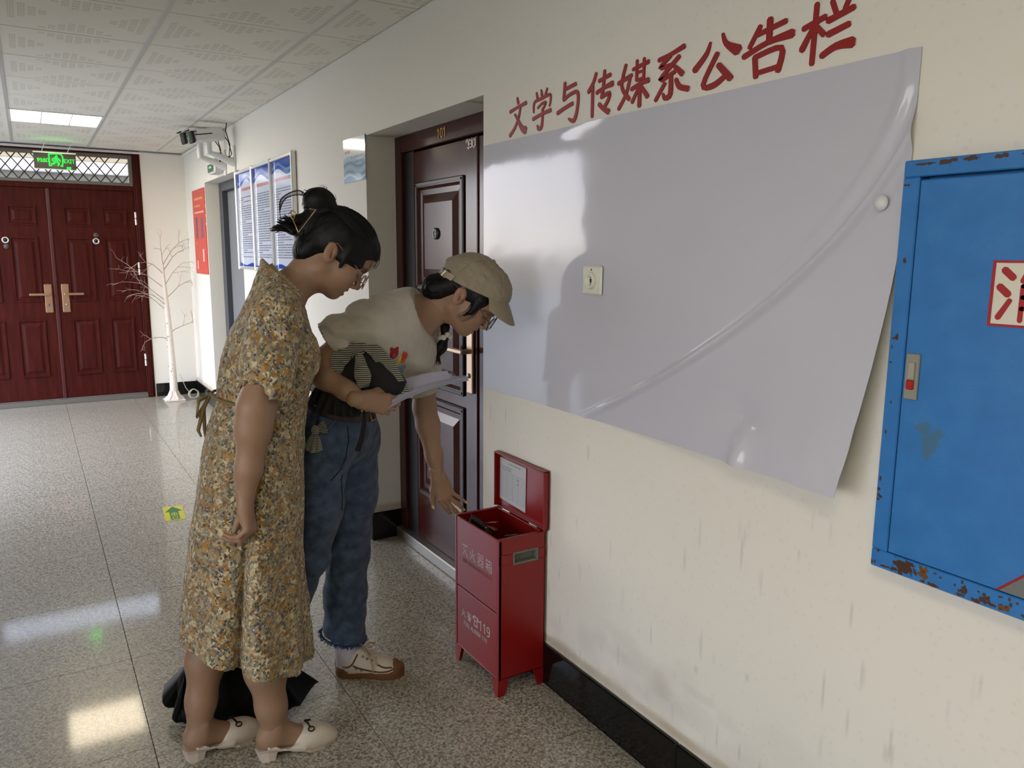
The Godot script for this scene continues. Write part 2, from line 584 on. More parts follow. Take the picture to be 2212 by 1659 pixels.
# a pointed petal or leaf that starts at a point and runs along an angle; the picture wraps round
func leaf(im: Image, x0: float, y0: float, an: float, ln: float, wd: float, c: Color, pointed: bool) -> void:
	var ca := cos(an)
	var sa := sin(an)
	var s := im.get_width()
	var e := int(ln) + 2
	for dy in range(-e, e + 1):
		for dx in range(-e, e + 1):
			var u := (dx * ca + dy * sa) / ln
			if u < 0.0 or u > 1.0:
				continue
			var w := wd * (sin(PI * pow(u, 0.75)) if pointed else 1.0)
			if absf(-dx * sa + dy * ca) < w:
				im.set_pixel(posmod(int(x0) + dx, s), posmod(int(y0) + dy, s), c)

func denim_image() -> Image:
	var s := 512
	var im := img(s, s, Color.WHITE)
	var a := noise(0.012, 31)
	var f := noise(0.35, 32, FastNoiseLite.TYPE_SIMPLEX_SMOOTH, 2)
	var ia := a.get_seamless_image(s, s)
	var jf := f.get_seamless_image(s, s)
	for y in s:
		for x in s:
			var v := ia.get_pixel(x, y).r * 0.55 + jf.get_pixel(x, y).r * 0.35 + (0.05 if (x + y) % 4 < 2 else -0.02)
			im.set_pixel(x, y, Color(0.105, 0.155, 0.235).lerp(Color(0.36, 0.445, 0.55), clampf(v, 0, 1)))
	return im

func stripe_image() -> Image:
	var im := img(64, 64, Color(0.62, 0.61, 0.55))
	for i in 4:
		im.fill_rect(Rect2i(0, i * 16, 64, 7), Color(0.16, 0.17, 0.17))
	return im

func text_rows(im: Image, x0: int, y0: int, x1: int, y1: int, row: int, c: Color, sd: int) -> void:
	var r := RandomNumberGenerator.new()
	r.seed = sd
	var y := y0
	while y < y1:
		var stop := x1 if r.randf() < 0.75 else int(lerpf(x0, x1, r.randf_range(0.2, 0.8)))
		var x := x0 + (row * 2 if r.randf() < 0.3 else 0)
		while x < stop:
			var w := r.randi_range(2, 4)
			im.fill_rect(Rect2i(x, y, w, int(row * 0.55)), c.lightened(r.randf() * 0.3))
			x += w + r.randi_range(1, 2)
		y += row

func notice_image(sd: int) -> Image:
	var w := 256
	var h := 384
	var im := img(w, h, Color(0.80, 0.83, 0.88))
	for x in w:
		var a := 44 + int(sin(x * 0.026 + sd) * 14)
		im.fill_rect(Rect2i(x, 0, 1, a), Color(0.16, 0.32, 0.66))
		im.fill_rect(Rect2i(x, a - 22, 1, 10), Color(0.45, 0.58, 0.80))
		var b := 12 + int(sin(x * 0.03 + sd * 2) * 6)
		im.fill_rect(Rect2i(x, h - b, 1, b), Color(0.13, 0.30, 0.68))
	text_rows(im, 26, 62, 230, 84, 22, Color(0.72, 0.18, 0.14), sd)
	text_rows(im, 22, 98, 236, 350, 9, Color(0.30, 0.31, 0.36), sd + 50)
	return im

func make_materials() -> void:
	M.wall = tex_mat(wall_image(), 0.75, Vector3(1.0 / 12.0, 1.0 / 2.5, 1), 0, Vector3(0.75, 1.0, 0))
	M.plain_wall = mat(Color(0.885, 0.865, 0.815), 0.8)
	M.jamb = mat(Color(0.80, 0.815, 0.78), 0.7)
	M.black = mat(Color(0.035, 0.035, 0.035), 0.12)
	M.floor = tex_mat(granite_image(), 0.34, Vector3.ONE * (1.0 / 0.45), 2)
	M.floor.clearcoat_enabled = true
	M.floor.clearcoat = 0.45
	M.floor.clearcoat_roughness = 0.07
	M.grout = mat(Color(0.13, 0.115, 0.095), 0.9)
	M.ceiling = tex_mat(ceiling_image(), 0.9, Vector3(1.0 / 0.604, 1.0 / 0.594, 1), 0, Vector3(0.0613, 0.1616, 0))
	M.rail = mat(Color(0.74, 0.725, 0.69), 0.5)
	M.dark = mat(Color(0.03, 0.028, 0.025), 0.8)
	M.wood = tex_mat(wood_image(Color(0.215, 0.066, 0.046), Color(0.285, 0.098, 0.072), 11), 0.5, Vector3(2.6, 0.9, 1))
	M.wood.metallic_specular = 0.22
	M.wood_edge = mat(Color(0.27, 0.085, 0.07), 0.4)
	M.door_paint = mat(Color(0.25, 0.115, 0.095), 0.17)
	M.door_paint.metallic_specular = 0.34
	M.door_dark = mat(Color(0.085, 0.065, 0.06), 0.3)
	M.door_dark.metallic_specular = 0.4
	M.door_gap = mat(Color(0.05, 0.018, 0.018), 0.6)
	M.steel = mat(Color(0.62, 0.60, 0.57), 0.32, 0.85)
	M.grey_paint = mat(Color(0.47, 0.475, 0.485), 0.5)
	M.grey_dark = mat(Color(0.25, 0.265, 0.28), 0.5)
	M.transom = mat(Color(0.40, 0.38, 0.34), 0.5, 0.2)
	M.lattice = mat(Color(0.22, 0.16, 0.14), 0.55)
	M.brass = mat(Color(0.78, 0.62, 0.50), 0.32, 0.85)
	M.white = mat(Color(0.86, 0.85, 0.83), 0.45)
	M.white_gloss = mat(Color(0.87, 0.86, 0.80), 0.3)
	M.alu = mat(Color(0.88, 0.87, 0.86), 0.28, 0.6)
	M.red_sign = mat(Color(0.56, 0.075, 0.06), 0.5)
	M.rubber = mat(Color(0.02, 0.02, 0.02), 0.5)
	M.glass = mat(Color(0.9, 0.95, 0.95, 0.08), 0.02)
	M.glass.transparency = BaseMaterial3D.TRANSPARENCY_ALPHA
	M.green_glow = glow(Color(0.02, 0.95, 0.22), 1.6)
	M.gold = mat(Color(0.80, 0.62, 0.14), 0.5)

func ceiling_panel(at: Vector3, energy: float, tint: Color, label: String) -> void:
	var o := thing("ceiling_light", label, "ceiling light", at)
	var f := MB.new()
	for s in [-1.0, 1.0]:
		f.box(Vector3(s * 0.285, -0.006, -0.30), Vector3(s * 0.30, 0.05, 0.30))
		f.box(Vector3(-0.285, -0.006, s * 0.285), Vector3(0.285, 0.05, s * 0.30))
		f.box(Vector3(s * 0.092, -0.004, -0.285), Vector3(s * 0.098, 0.05, 0.285))
	f.box(Vector3(-0.3, 0.05, -0.3), Vector3(0.3, 0.06, 0.3))
	obj("frame", f.done(), M.white, o)
	var glowing := glow(Color(1.0, 1.0, 0.86), 4.0 if energy > 0.0 else 0.0)
	for k in 3:
		obj("diffuser", box_mesh(Vector3(-0.283 + 0.19 * k, 0.01, -0.283), Vector3(-0.097 + 0.19 * k, 0.04, 0.283)), glowing, o)
	if energy <= 0.0:
		return
	var l := AreaLight3D.new()
	l.name = "panel_lamp"
	l.area_size = Vector2(0.54, 0.54)
	l.area_normalize_energy = true
	l.light_energy = energy
	l.light_color = tint
	l.shadow_enabled = true
	l.position = Vector3(0, -0.012, 0)
	l.rotation.x = -PI / 2
	o.add_child(l)

func make_lamps() -> void:
	ceiling_panel(Vector3(0.265, CH, -6.93), LAMP_FAR, Color(1.0, 0.90, 0.78), "lit square ceiling light panel of three cells above the double door's approach")
	ceiling_panel(Vector3(-0.345, CH, 0.27), LAMP_NEAR, Color(1.0, 0.95, 0.82), "lit square ceiling light panel behind the camera, over the near corridor")

const LAMP_FAR := 1.3
const LAMP_NEAR := 1.6

func make_shell() -> void:
	var outer := W + 0.45
	# floor: bed and stone tiles
	var fl := struct("floor", box_mesh(Vector3(LW - 0.3, -0.2, E - 0.3), Vector3(outer, -0.006, BK + 0.3)), M.grout)
	var tile_forms := []
	var x := 0.2085 - 0.6 * 3
	while x < W + 0.16:
		var z := -2.397 - 0.6 * 11
		while z < BK:
			var lo := Vector3(maxf(x, LW) + 0.0012, -0.02, maxf(z, E) + 0.0012)
			var hi := Vector3(minf(x + 0.6, W + 0.16) - 0.0012, 0, minf(z + 0.6, BK) - 0.0012)
			if hi.x - lo.x > 0.02 and hi.z - lo.z > 0.02:
				obj("floor_tile", box_mesh(lo, hi), M.floor, fl)
			z += 0.6
		x += 0.6
	# ceiling: slab, tiles, rails
	var cl := struct("ceiling", box_mesh(Vector3(LW - 0.3, CH + 0.06, E - 0.3), Vector3(outer, CH + 0.3, BK + 0.3)), M.plain_wall)
	x = -0.037 - 0.604 * 2
	while x < W:
		var z := -6.63 - 0.594 * 4
		while z < BK:
			var lo := Vector3(maxf(x, LW), CH, maxf(z, E + 0.07))
			var hi := Vector3(minf(x + 0.604, W), CH + 0.015, minf(z + 0.594, BK))
			var lit := absf((lo.x + hi.x) * 0.5 - 0.265) < 0.1 and absf((lo.z + hi.z) * 0.5 + 6.93) < 0.1 or absf((lo.x + hi.x) * 0.5 + 0.345) < 0.1 and absf((lo.z + hi.z) * 0.5 - 0.2) < 0.25
			if hi.x - lo.x > 0.02 and hi.z - lo.z > 0.02 and not lit:
				var mb := MB.new()
				var t := 0.0
				mb.box(lo + Vector3(0.004, t, 0.004), hi - Vector3(0.004, 0, 0.004), 0.003)
				obj("ceiling_tile", mb.done(), M.ceiling, cl)
			z += 0.594
		x += 0.604
	x = -0.037
	for k in range(-1, 3):
		obj("ceiling_rail", box_mesh(Vector3(x + 0.604 * k - 0.011, CH - 0.004, E + 0.07), Vector3(x + 0.604 * k + 0.011, CH + 0.02, BK), 0.002), M.rail, cl)
	var z2 := -6.63 - 0.594 * 3
	while z2 < BK:
		obj("ceiling_rail", box_mesh(Vector3(LW, CH + 0.001, z2 - 0.006), Vector3(W, CH + 0.02, z2 + 0.006)), M.rail, cl)
		z2 += 0.594
	# right-hand wall with two door recesses
	var wr := MB.new()
	wr.box(Vector3(W + 0.26, -0.1, E - 0.25), Vector3(outer, CH + 0.2, BK + 0.25))
	wr.box(Vector3(W, 0, -2.535), Vector3(W + 0.26, CH + 0.1, BK))
	wr.box(Vector3(W, 2.034, -3.69), Vector3(W + 0.26, CH + 0.1, -2.535))
	wr.box(Vector3(W, 0, -6.33), Vector3(W + 0.26, CH + 0.1, -3.69))
	wr.box(Vector3(W, 2.10, -7.70), Vector3(W + 0.26, CH + 0.1, -6.33))
	wr.box(Vector3(W, 0, E - 0.25), Vector3(W + 0.26, CH + 0.1, -7.70))
	struct("wall_right", wr.done(), M.wall)
	# left-hand wall: a wide daylit entrance at its far end
	var wl := MB.new()
	wl.box(Vector3(LW - 0.25, -0.1, -5.19), Vector3(LW, CH + 0.2, -1.9))
	wl.box(Vector3(LW - 0.25, -0.1, 1.2), Vector3(LW, CH + 0.2, BK + 0.25))
	wl.box(Vector3(LW - 0.25, 2.36, -1.9), Vector3(LW, CH + 0.2, 1.2))
	wl.box(Vector3(LW - 0.25, 2.36, -8.60), Vector3(LW, CH + 0.2, -5.19))
	wl.box(Vector3(LW - 0.25, -0.1, E - 0.25), Vector3(LW, CH + 0.2, -8.60))
	struct("wall_left", wl.done(), M.plain_wall)
	# the side hall that opens off the near corridor
	var sh := MB.new()
	sh.box(Vector3(LW - 3.2, -0.1, -2.1), Vector3(LW - 0.25, CH + 0.2, -1.9))
	sh.box(Vector3(LW - 3.2, -0.1, 1.2), Vector3(LW - 0.25, CH + 0.2, 1.4))
	sh.box(Vector3(LW - 3.4, CH, -2.1), Vector3(LW - 0.25, CH + 0.2, 1.4))
	sh.box(Vector3(LW - 3.4, -0.1, -2.1), Vector3(LW - 3.2, 0.6, 1.4))
	sh.box(Vector3(LW - 3.4, 2.3, -2.1), Vector3(LW - 3.2, CH + 0.2, 1.4))
	sh.box(Vector3(LW - 3.4, -0.2, -2.1), Vector3(LW - 0.2, -0.02, 1.4))
	struct("wall_hall", sh.done(), M.plain_wall)
	struct("wall_back", box_mesh(Vector3(LW - 0.25, -0.1, BK), Vector3(outer, CH + 0.2, BK + 0.25)), M.plain_wall)
	# end wall round the double door
	var we := MB.new()
	we.box(Vector3(1.02, 0, E - 0.25), Vector3(W + 0.26, CH + 0.1, E))
	we.box(Vector3(LW - 0.25, 0, E - 0.25), Vector3(-0.596, CH + 0.1, E))
	we.box(Vector3(-0.596, CH, E - 0.25), Vector3(1.02, CH + 0.1, E))
	struct("wall_end", we.done(), M.plain_wall)
	# black stone skirting, in lengths
	var wb := struct_node("baseboard_right", Vector3(W, 0, 0))
	var joints := [-2.535, -1.43, -0.64, 0.2, 1.1, 2.0, BK]
	for i in joints.size() - 1:
		obj("skirting_stone", box_mesh(Vector3(-0.014, 0, joints[i] + 0.001), Vector3(0, 0.147, joints[i + 1] - 0.001), 0.003), M.black, wb)
	for s in [[-3.90, -3.69], [-4.7, -3.902], [-5.5, -4.702], [-6.33, -5.502], [-8.7, -7.70]]:
		obj("skirting_stone", box_mesh(Vector3(-0.014, 0, s[0]), Vector3(0, 0.147, s[1]), 0.003), M.black, wb)
	obj("skirting_stone", box_mesh(Vector3(-0.014, 0, -3.69), Vector3(0.15, 0.147, -3.676), 0.003), M.black, wb)
	var eb := struct_node("baseboard_end", Vector3(0, 0, E))
	obj("skirting_stone", box_mesh(Vector3(1.03, 0, 0), Vector3(W - 0.014, 0.135, 0.014), 0.003), M.black, eb)
	var lb := struct_node("baseboard_left", Vector3(LW, 0, 0))
	for s in [[-5.19, -4.0], [-3.99, -2.9], [-2.89, -1.9], [1.2, 2.2]]:
		obj("skirting_stone", box_mesh(Vector3(0, 0, s[0]), Vector3(0.014, 0.147, s[1] - 0.002), 0.003), M.black, lb)
	# cable trunking along the top of the end wall
	var tr := MB.new()
	tr.box(Vector3(LW, CH - 0.030, E), Vector3(W, CH - 0.008, E + 0.03), 0.004)
	struct("trim_1", tr.done(), M.white)
	var t2 := MB.new()
	t2.box(Vector3(W - 0.03, CH - 0.030, E + 0.03), Vector3(W, CH - 0.008, -6.75), 0.004)
	struct("trim_2", t2.done(), M.white)
	# outdoors: paving, and the low building across the yard
	struct("ground", box_mesh(Vector3(-30, -0.35, -30), Vector3(30, -0.21, 20)), mat(Color(0.55, 0.54, 0.51), 0.9))
	var yard := thing("yard_building", "low tan and white building glimpsed through the lattice window above the double door", "building", Vector3(0, -0.21, -14))
	obj("wall", box_mesh(Vector3(-2.4, 0, -2), Vector3(4, 2.86, 0)), mat(Color(0.30, 0.28, 0.23), 0.9), yard)
	obj("cornice", box_mesh(Vector3(-2.4, 2.86, -2), Vector3(4, 3.04, 0.1), 0.02), mat(Color(0.75, 0.72, 0.70), 0.8), yard)
	obj("parapet", box_mesh(Vector3(-2.4, 3.04, -2), Vector3(4, 3.17, 0.02), 0.02), mat(Color(0.50, 0.44, 0.33), 0.9), yard)
	var hedge := MB.new()
	var r := RandomNumberGenerator.new()
	r.seed = 4
	for i in 500:
		var c := Vector3(r.randf_range(-2.2, 3.6), 1.2 + r.randf() * (1.35 + 0.15 * sin(i * 0.7)), r.randf_range(0.3, 0.8))
		var d := Vector3(r.randf_range(-1, 1), r.randf_range(-1, 1), r.randf_range(-1, 1)).normalized() * 0.11
		var e := d.cross(Vector3(0.3, 0.5, 1)).normalized() * 0.05
		hedge.quad(c - d, c + e, c + d, c - e)
	var hd := obj("hedge", hedge.done(), mat(Color(0.12, 0.15, 0.08), 0.8), yard)
	hd.set_meta("kind", "stuff")

# raised panel set in a groove; on the plane facing dirn (z or -x), given by two corners in (a, y)
func door_panel(mb: MB, a0: float, a1: float, y0: float, y1: float, plane: Callable, proud := 0.012, groove := 0.018) -> void:
	var ring := func(i: float, d: float) -> Array:
		return [plane.call(a0 + i, y0 + i, d), plane.call(a1 - i, y0 + i, d), plane.call(a1 - i, y1 - i, d), plane.call(a0 + i, y1 - i, d)]
	var steps := [[0.0, 0.0], [0.0, proud], [groove * 0.7, proud], [groove * 1.1, proud * 0.15], [groove * 1.9, proud * 0.1], [groove * 3.2, proud * 0.9]]
	for k in steps.size() - 1:
		var p: Array = ring.call(steps[k][0], steps[k][1])
		var q: Array = ring.call(steps[k + 1][0], steps[k + 1][1])
		for j in 4:
			var j2 := (j + 1) % 4
			mb.quad(p[j], p[j2], q[j2], q[j])
	var f: Array = ring.call(steps[-1][0], steps[-1][1])
	mb.quad(f[0], f[1], f[2], f[3])

func lever_set(parent: Node3D, m: Material, at: Transform3D, w: float, h: float, reach: float, height: float, rose := false) -> void:
	# at: x along the lever, y up, z out of the door
	var p := MB.new()
	p.x = at
	p.box(Vector3(-w / 2, -h / 2, 0), Vector3(w / 2, h / 2, 0.012), 0.004)
	var plate := obj("handle_plate", p.done(), m, parent)
	var l := MB.new()
	l.x = at
	l.tube(PackedVector3Array([Vector3(0, height, 0.01), Vector3(0, height, 0.052)]), PackedFloat32Array([0.011]), 12)
	l.box(Vector3(-0.012, height - 0.011, 0.042), Vector3(reach, height + 0.011, 0.058), 0.005)
	l.box(Vector3(reach - 0.012, height - 0.009, 0.030), Vector3(reach, height + 0.009, 0.05), 0.004)
	obj("handle", l.done(), m, parent)
	var c := MB.new()
	c.x = at
	c.lathe(PackedVector2Array([Vector2(0.011, 0.010), Vector2(0.011, 0.018), Vector2(0.008, 0.020), Vector2(0.0, 0.020)]), 16, tx(Vector3(0.004, -h * 0.22, 0), Vector3(1, 0, 0), Vector3(0, 0, 1), Vector3(0, -1, 0)))
	obj("key_cylinder", c.done(), mat(Color(0.35, 0.40, 0.48), 0.3, 0.7) if rose else M.steel, plate)

func make_end_wall() -> void:
	var d := struct_node("door_1", Vector3(0.212, 0, E))
	var o := Vector3(0.212, 0, E)
	var fr := MB.new(o)
	for s in [-1.0, 1.0]:
		fr.box(o + Vector3(s * 0.735, 0, -0.12), o + Vector3(s * 0.806, CH, 0.012), 0.006)
		fr.box(o + Vector3(s * 0.752, 0, 0.010), o + Vector3(s * 0.788, CH - 0.04, 0.024), 0.005)
	fr.box(o + Vector3(-0.735, 2.062, -0.12), o + Vector3(0.735, 2.108, 0.006), 0.004)
	fr.box(o + Vector3(-0.735, 2.405, -0.12), o + Vector3(0.735, CH, 0.008), 0.004)
	obj("door_frame", fr.done(), M.wood, d)
	for s in [-1.0, 1.0]:
		var lf := MB.new(o)
		var a0: float = 0.004 if s > 0 else -0.733
		var a1: float = 0.733 if s > 0 else -0.004
		lf.box(o + Vector3(a0, 0.052, -0.05), o + Vector3(a1, 2.060, -0.008), 0.003)
		var leaf := obj("door_leaf", lf.done(), M.wood, d)
		for col in [[0.112, 0.340], [0.440, 0.655]]:
			for row in [[1.715, 1.895], [1.0, 1.605], [0.282, 0.828]]:
				var mb := MB.new(o)
				var pl := func(a: float, y: float, out: float) -> Vector3: return o + Vector3(a, y, -0.008 + out)
				if s > 0:
					door_panel(mb, col[0], col[1], row[0], row[1], pl)
				else:
					door_panel(mb, -col[1], -col[0], row[0], row[1], pl)
				obj("panel", mb.done(), M.wood, leaf)
		var mx := tx(o + Vector3(s * 0.075, 1.03, -0.008) - o, Vector3(s, 0, 0), Vector3(0, 1, 0), Vector3(0, 0, 1))
		if s < 0:
			mx = tx(Vector3(-0.068, 1.03, -0.008), Vector3(-1, 0, 0), Vector3(0, 1, 0), Vector3(0, 0, 1))
		lever_set(leaf, M.brass, mx, 0.064, 0.272, 0.155, 0.04, s < 0)
		var eye := MB.new()
		eye.lathe(PackedVector2Array([Vector2(0.030, -0.008), Vector2(0.030, 0.004), Vector2(0.024, 0.010), Vector2(0.020, 0.008), Vector2(0.018, 0.002), Vector2(0.0, 0.002)]), 24, tx(Vector3(s * 0.372, 1.575, 0), Vector3(1, 0, 0), Vector3(0, 0, 1), Vector3(0, -1, 0)))
		var ey := obj("peephole", eye.done(), M.alu, leaf)
		obj("lens", MB.new().lathe(PackedVector2Array([Vector2(0.0185, 0.001), Vector2(0.016, 0.005), Vector2(0.0, 0.008)]), 18, tx(Vector3(s * 0.372, 1.575, 0), Vector3(1, 0, 0), Vector3(0, 0, 1), Vector3(0, -1, 0))).done(), mat(Color(0.02, 0.02, 0.02), 0.06), ey)
		var disc := MB.new()
		disc.lathe(PackedVector2Array([Vector2(0.026, -0.008), Vector2(0.026, -0.003), Vector2(0.0, -0.003)]), 20, tx(Vector3(s * 0.372 + 0.006, 1.575 + s * 0.058, 0), Vector3(1, 0, 0), Vector3(0, 0, 1), Vector3(0, -1, 0)))
		obj("cover_disc", disc.done(), mat(Color(0.30, 0.24, 0.21), 0.6), leaf)
		for y in [1.80, 1.31, 0.39]:
			var hg := MB.new()
			hg.tube(PackedVector3Array([Vector3(s * 0.737, y - 0.062, 0.006), Vector3(s * 0.737, y - 0.004, 0.006)]), PackedFloat32Array([0.011]), 12)
			hg.tube(PackedVector3Array([Vector3(s * 0.737, y + 0.004, 0.006), Vector3(s * 0.737, y + 0.062, 0.006)]), PackedFloat32Array([0.011]), 12)
			obj("hinge", hg.done(), M.alu, leaf)
	var sp := MB.new(o)
	sp.box(o + Vector3(-0.018, 0.052, -0.03), o + Vector3(0.012, 2.06, 0.004), 0.004)
	obj("meeting_strip", sp.done(), M.wood_edge, d)
	var ts := MB.new(o)
	ts.box(o + Vector3(-0.80, 0, -0.12), o + Vector3(0.74, 0.045, 0.02), 0.004)
	obj("threshold", ts.done(), M.transom, d)
	# fanlight with its diamond lattice
	var w := struct_node("window_1", Vector3(0.212, 2.11, E))
	var wo := Vector3(0.212, 2.11, E)
	var wf := MB.new(wo)
	for s in [-1.0, 1.0]:
		wf.box(wo + Vector3(s * 0.70, 0, -0.06), wo + Vector3(s * 0.735, 0.295, 0.006), 0.004)
	wf.box(wo + Vector3(-0.70, 0, -0.06), wo + Vector3(0.70, 0.030, 0.006), 0.004)
	wf.box(wo + Vector3(-0.70, 0.262, -0.06), wo + Vector3(0.70, 0.295, 0.006), 0.004)
	obj("window_frame", wf.done(), M.transom, w)
	var lat := MB.new(wo)
	var step := 0.128
	var hh := 0.232
	for k in range(-3, 15):
		for s in [-1.0, 1.0]:
			var xa: float = -0.70 + step * 0.75 * k
			var p := Vector3(xa, 0.03, 0)
			var q := Vector3(xa + s * hh * 0.78, 0.03 + hh, 0)
			# cut to the opening
			var ta := 0.0
			var tb := 1.0
			for lim in [-0.70, 0.70]:
				var t: float = (lim - p.x) / (q.x - p.x)
				var inside_first: bool = (p.x > lim) == (lim < 0)
				if t > 0.0 and t < 1.0:
					if inside_first:
						tb = minf(tb, t)
					else:
						ta = maxf(ta, t)
			var m0 := p.lerp(q, ta)
			var m1 := p.lerp(q, tb)
			if (p.x < -0.70 and q.x < -0.70) or (p.x > 0.70 and q.x > 0.70) or tb - ta < 0.05:
				continue
			var br := MB.new()
			br.tube(PackedVector3Array([m0 + Vector3(0, 0, -0.015 + s * 0.004), m1 + Vector3(0, 0, -0.015 + s * 0.004)]), PackedFloat32Array([0.0055]), 6)
			obj("lattice_bar", br.done(), M.lattice, w)
	obj("pane", box_mesh(Vector3(-0.70, 0.03, -0.045), Vector3(0.70, 0.262, -0.041)), M.glass, w)

func make_wall_things() -> void:
	# door 101 in its recess
	var o := Vector3(W + 0.15, 0, -3.10)
	var d := struct_node("door_2", o)
	var px := func(a: float, y: float, out: float) -> Vector3: return Vector3(W + 0.15 - out, y, a)
	var fr := MB.new(o)
	fr.box(Vector3(W + 0.15, 0, -3.69), Vector3(W + 0.26, 2.034, -3.615), 0.004)
	fr.box(Vector3(W + 0.15, 0, -2.795), Vector3(W + 0.26, 2.034, -2.535), 0.004)
	fr.box(Vector3(W + 0.15, 1.955, -3.615), Vector3(W + 0.26, 2.034, -2.795), 0.004)
	obj("door_frame", fr.done(), M.door_paint, d)
	var rv := MB.new(o)
	rv.box(Vector3(W + 0.165, 0.04, -3.615), Vector3(W + 0.26, 1.955, -3.50), 0.002)
	obj("rebate", rv.done(), M.door_gap, d)
	var lf := MB.new(o)
	lf.box(Vector3(W + 0.165, 0.055, -3.50), Vector3(W + 0.25, 1.948, -2.80), 0.003)
	var leaf := obj("door_leaf", lf.done(), M.door_paint, d)
	var st := MB.new(o)
	st.box(Vector3(W + 0.158, 0.055, -2.968), Vector3(W + 0.17, 1.948, -2.868), 0.003)
	obj("lock_stile", st.done(), M.door_paint, leaf)
	var lx := func(a: float, y: float, out: float) -> Vector3: return Vector3(W + 0.165 - out, y, a)
	for row in [[1.31, 1.80], [0.30, 0.80], [0.86, 1.25]]:
		var mb := MB.new(o)
		# the plane runs with -z so that its front faces the corridor
		var pl := func(a: float, y: float, out: float) -> Vector3: return Vector3(W + 0.165 - out, y, a)
		door_panel(mb, -3.46, -2.985, row[0], row[1], pl, 0.014, 0.03)
		obj("panel", mb.done(), M.door_paint, leaf)
	for row in [[1.31, 1.80], [0.30, 0.80], [0.86, 1.25]]:
		var mb := MB.new(o)
		for q in [[-3.462, -3.438], [-3.007, -2.983]]:
			mb.box(Vector3(W + 0.150, row[0], q[0]), Vector3(W + 0.166, row[1], q[1]), 0.006)
		for q in [[row[0] - 0.004, row[0] + 0.02], [row[1] - 0.02, row[1] + 0.004]]:
			mb.box(Vector3(W + 0.150, q[0], -3.462), Vector3(W + 0.166, q[1], -2.983), 0.006)
		obj("moulding", mb.done(), M.door_dark, leaf)
	var eye := MB.new(o)
	eye.lathe(PackedVector2Array([Vector2(0.026, 0.0), Vector2(0.026, 0.008), Vector2(0.018, 0.014), Vector2(0.012, 0.009), Vector2(0.0, 0.009)]), 24, tx(Vector3(W + 0.153, 1.565, -3.235), Vector3(0, 0, 1), Vector3(-1, 0, 0), Vector3(0, -1, 0)))
	obj("peephole", eye.done(), mat(Color(0.30, 0.29, 0.28), 0.3, 0.8), leaf)
	lever_set(leaf, mat(Color(0.74, 0.64, 0.55), 0.3, 0.85), tx(Vector3(W + 0.158, 1.02, -2.917) - o, Vector3(0, 0, -1), Vector3(0, 1, 0), Vector3(-1, 0, 0)), 0.052, 0.275, 0.16, 0.045)
	var tp := obj("threshold", MB.new(o).box(Vector3(W + 0.12, 0, -3.685), Vector3(W + 0.26, 0.055, -2.54), 0.005).done(), M.steel, d)
	var nm := lettering("101", 0.040, 0.002)
	var n := obj("door_number", nm, M.gold, d, Vector3(W + 0.148, 1.995, -3.17) - o)
	n.basis = Basis(Vector3(0, 0, 1), Vector3(0, 1, 0), Vector3(-1, 0, 0))
	var br := MB.new(o)
	br.glyph("10,60,14 30,80,14 50,40,14;30,20,12 60,10,12;60,80,10 60,20,10;75,70,10 95,70,10 95,20,10 75,20,10;75,45,8 95,45,8;110,80,9 110,20,9;125,70,9 150,70,9 150,20,9 125,20,9 125,70,9;165,80,9 165,20,9", 0.002, on_wall(-2.962, 1.898, 0.00052, W + 0.157))
	obj("maker_badge", br.done(), mat(Color(0.55, 0.50, 0.46), 0.3, 0.7), leaf)
	# grey steel door in the far recess
	var o2 := Vector3(W + 0.12, 0, -7.0)
	var d2 := struct_node("door_3", o2)
	var f2 := MB.new(o2)
	f2.box(Vector3(W + 0.12, 0, -7.70), Vector3(W + 0.26, 2.10, -7.58), 0.004)
	f2.box(Vector3(W + 0.12, 0, -6.42), Vector3(W + 0.26, 2.10, -6.33), 0.004)
	f2.box(Vector3(W + 0.12, 2.02, -7.58), Vector3(W + 0.26, 2.10, -6.42), 0.004)
	obj("door_frame", f2.done(), M.grey_dark, d2)
	obj("door_leaf", MB.new(o2).box(Vector3(W + 0.17, 0.01, -7.58), Vector3(W + 0.22, 2.02, -6.42), 0.004).done(), M.grey_paint, d2)
	# notice board of three framed sheets
	var zs := [-6.36, -5.86, -5.355, -4.845]
	var nb := thing("notice_board", "silver-framed notice board of three long printed sheets beside the grey recess", "notice board", Vector3(W, 1.345, -5.6))
	var no := Vector3(W, 1.345, -5.6)
	for k in 4:
		var w2 := 0.022 if k < 3 else 0.03
		obj("upright", MB.new(no).box(Vector3(W - 0.032, 1.345, zs[k] - w2 * 0.5), Vector3(W, 2.085, zs[k] + w2 * 0.5), 0.006).done(), M.alu, nb)
	for k in 3:
		obj("rail", MB.new(no).box(Vector3(W - 0.026, 1.352, zs[k] + 0.011), Vector3(W, 1.372, zs[k + 1] - 0.011), 0.004).done(), M.alu, nb)
		obj("rail", MB.new(no).box(Vector3(W - 0.026, 2.060, zs[k] + 0.011), Vector3(W, 2.080, zs[k + 1] - 0.011), 0.004).done(), M.alu, nb)
		var cd := MB.new(no)
		cd.card(Vector3(W - 0.012, 2.062, zs[k] + 0.008), Vector3(W - 0.012, 1.370, zs[k] + 0.008), Vector3(W - 0.012, 1.370, zs[k + 1] - 0.008), Vector3(W - 0.012, 2.062, zs[k + 1] - 0.008))
		cd.box(Vector3(W - 0.010, 1.371, zs[k] + 0.009), Vector3(W - 0.001, 2.061, zs[k + 1] - 0.009))
		var pm := tex_mat(notice_image(k + 1), 0.08)
		obj("printed_sheet", cd.done(), pm, nb)
	# small blue and white sign by door 101
	var si := img(128, 96, Color(0.86, 0.88, 0.88))
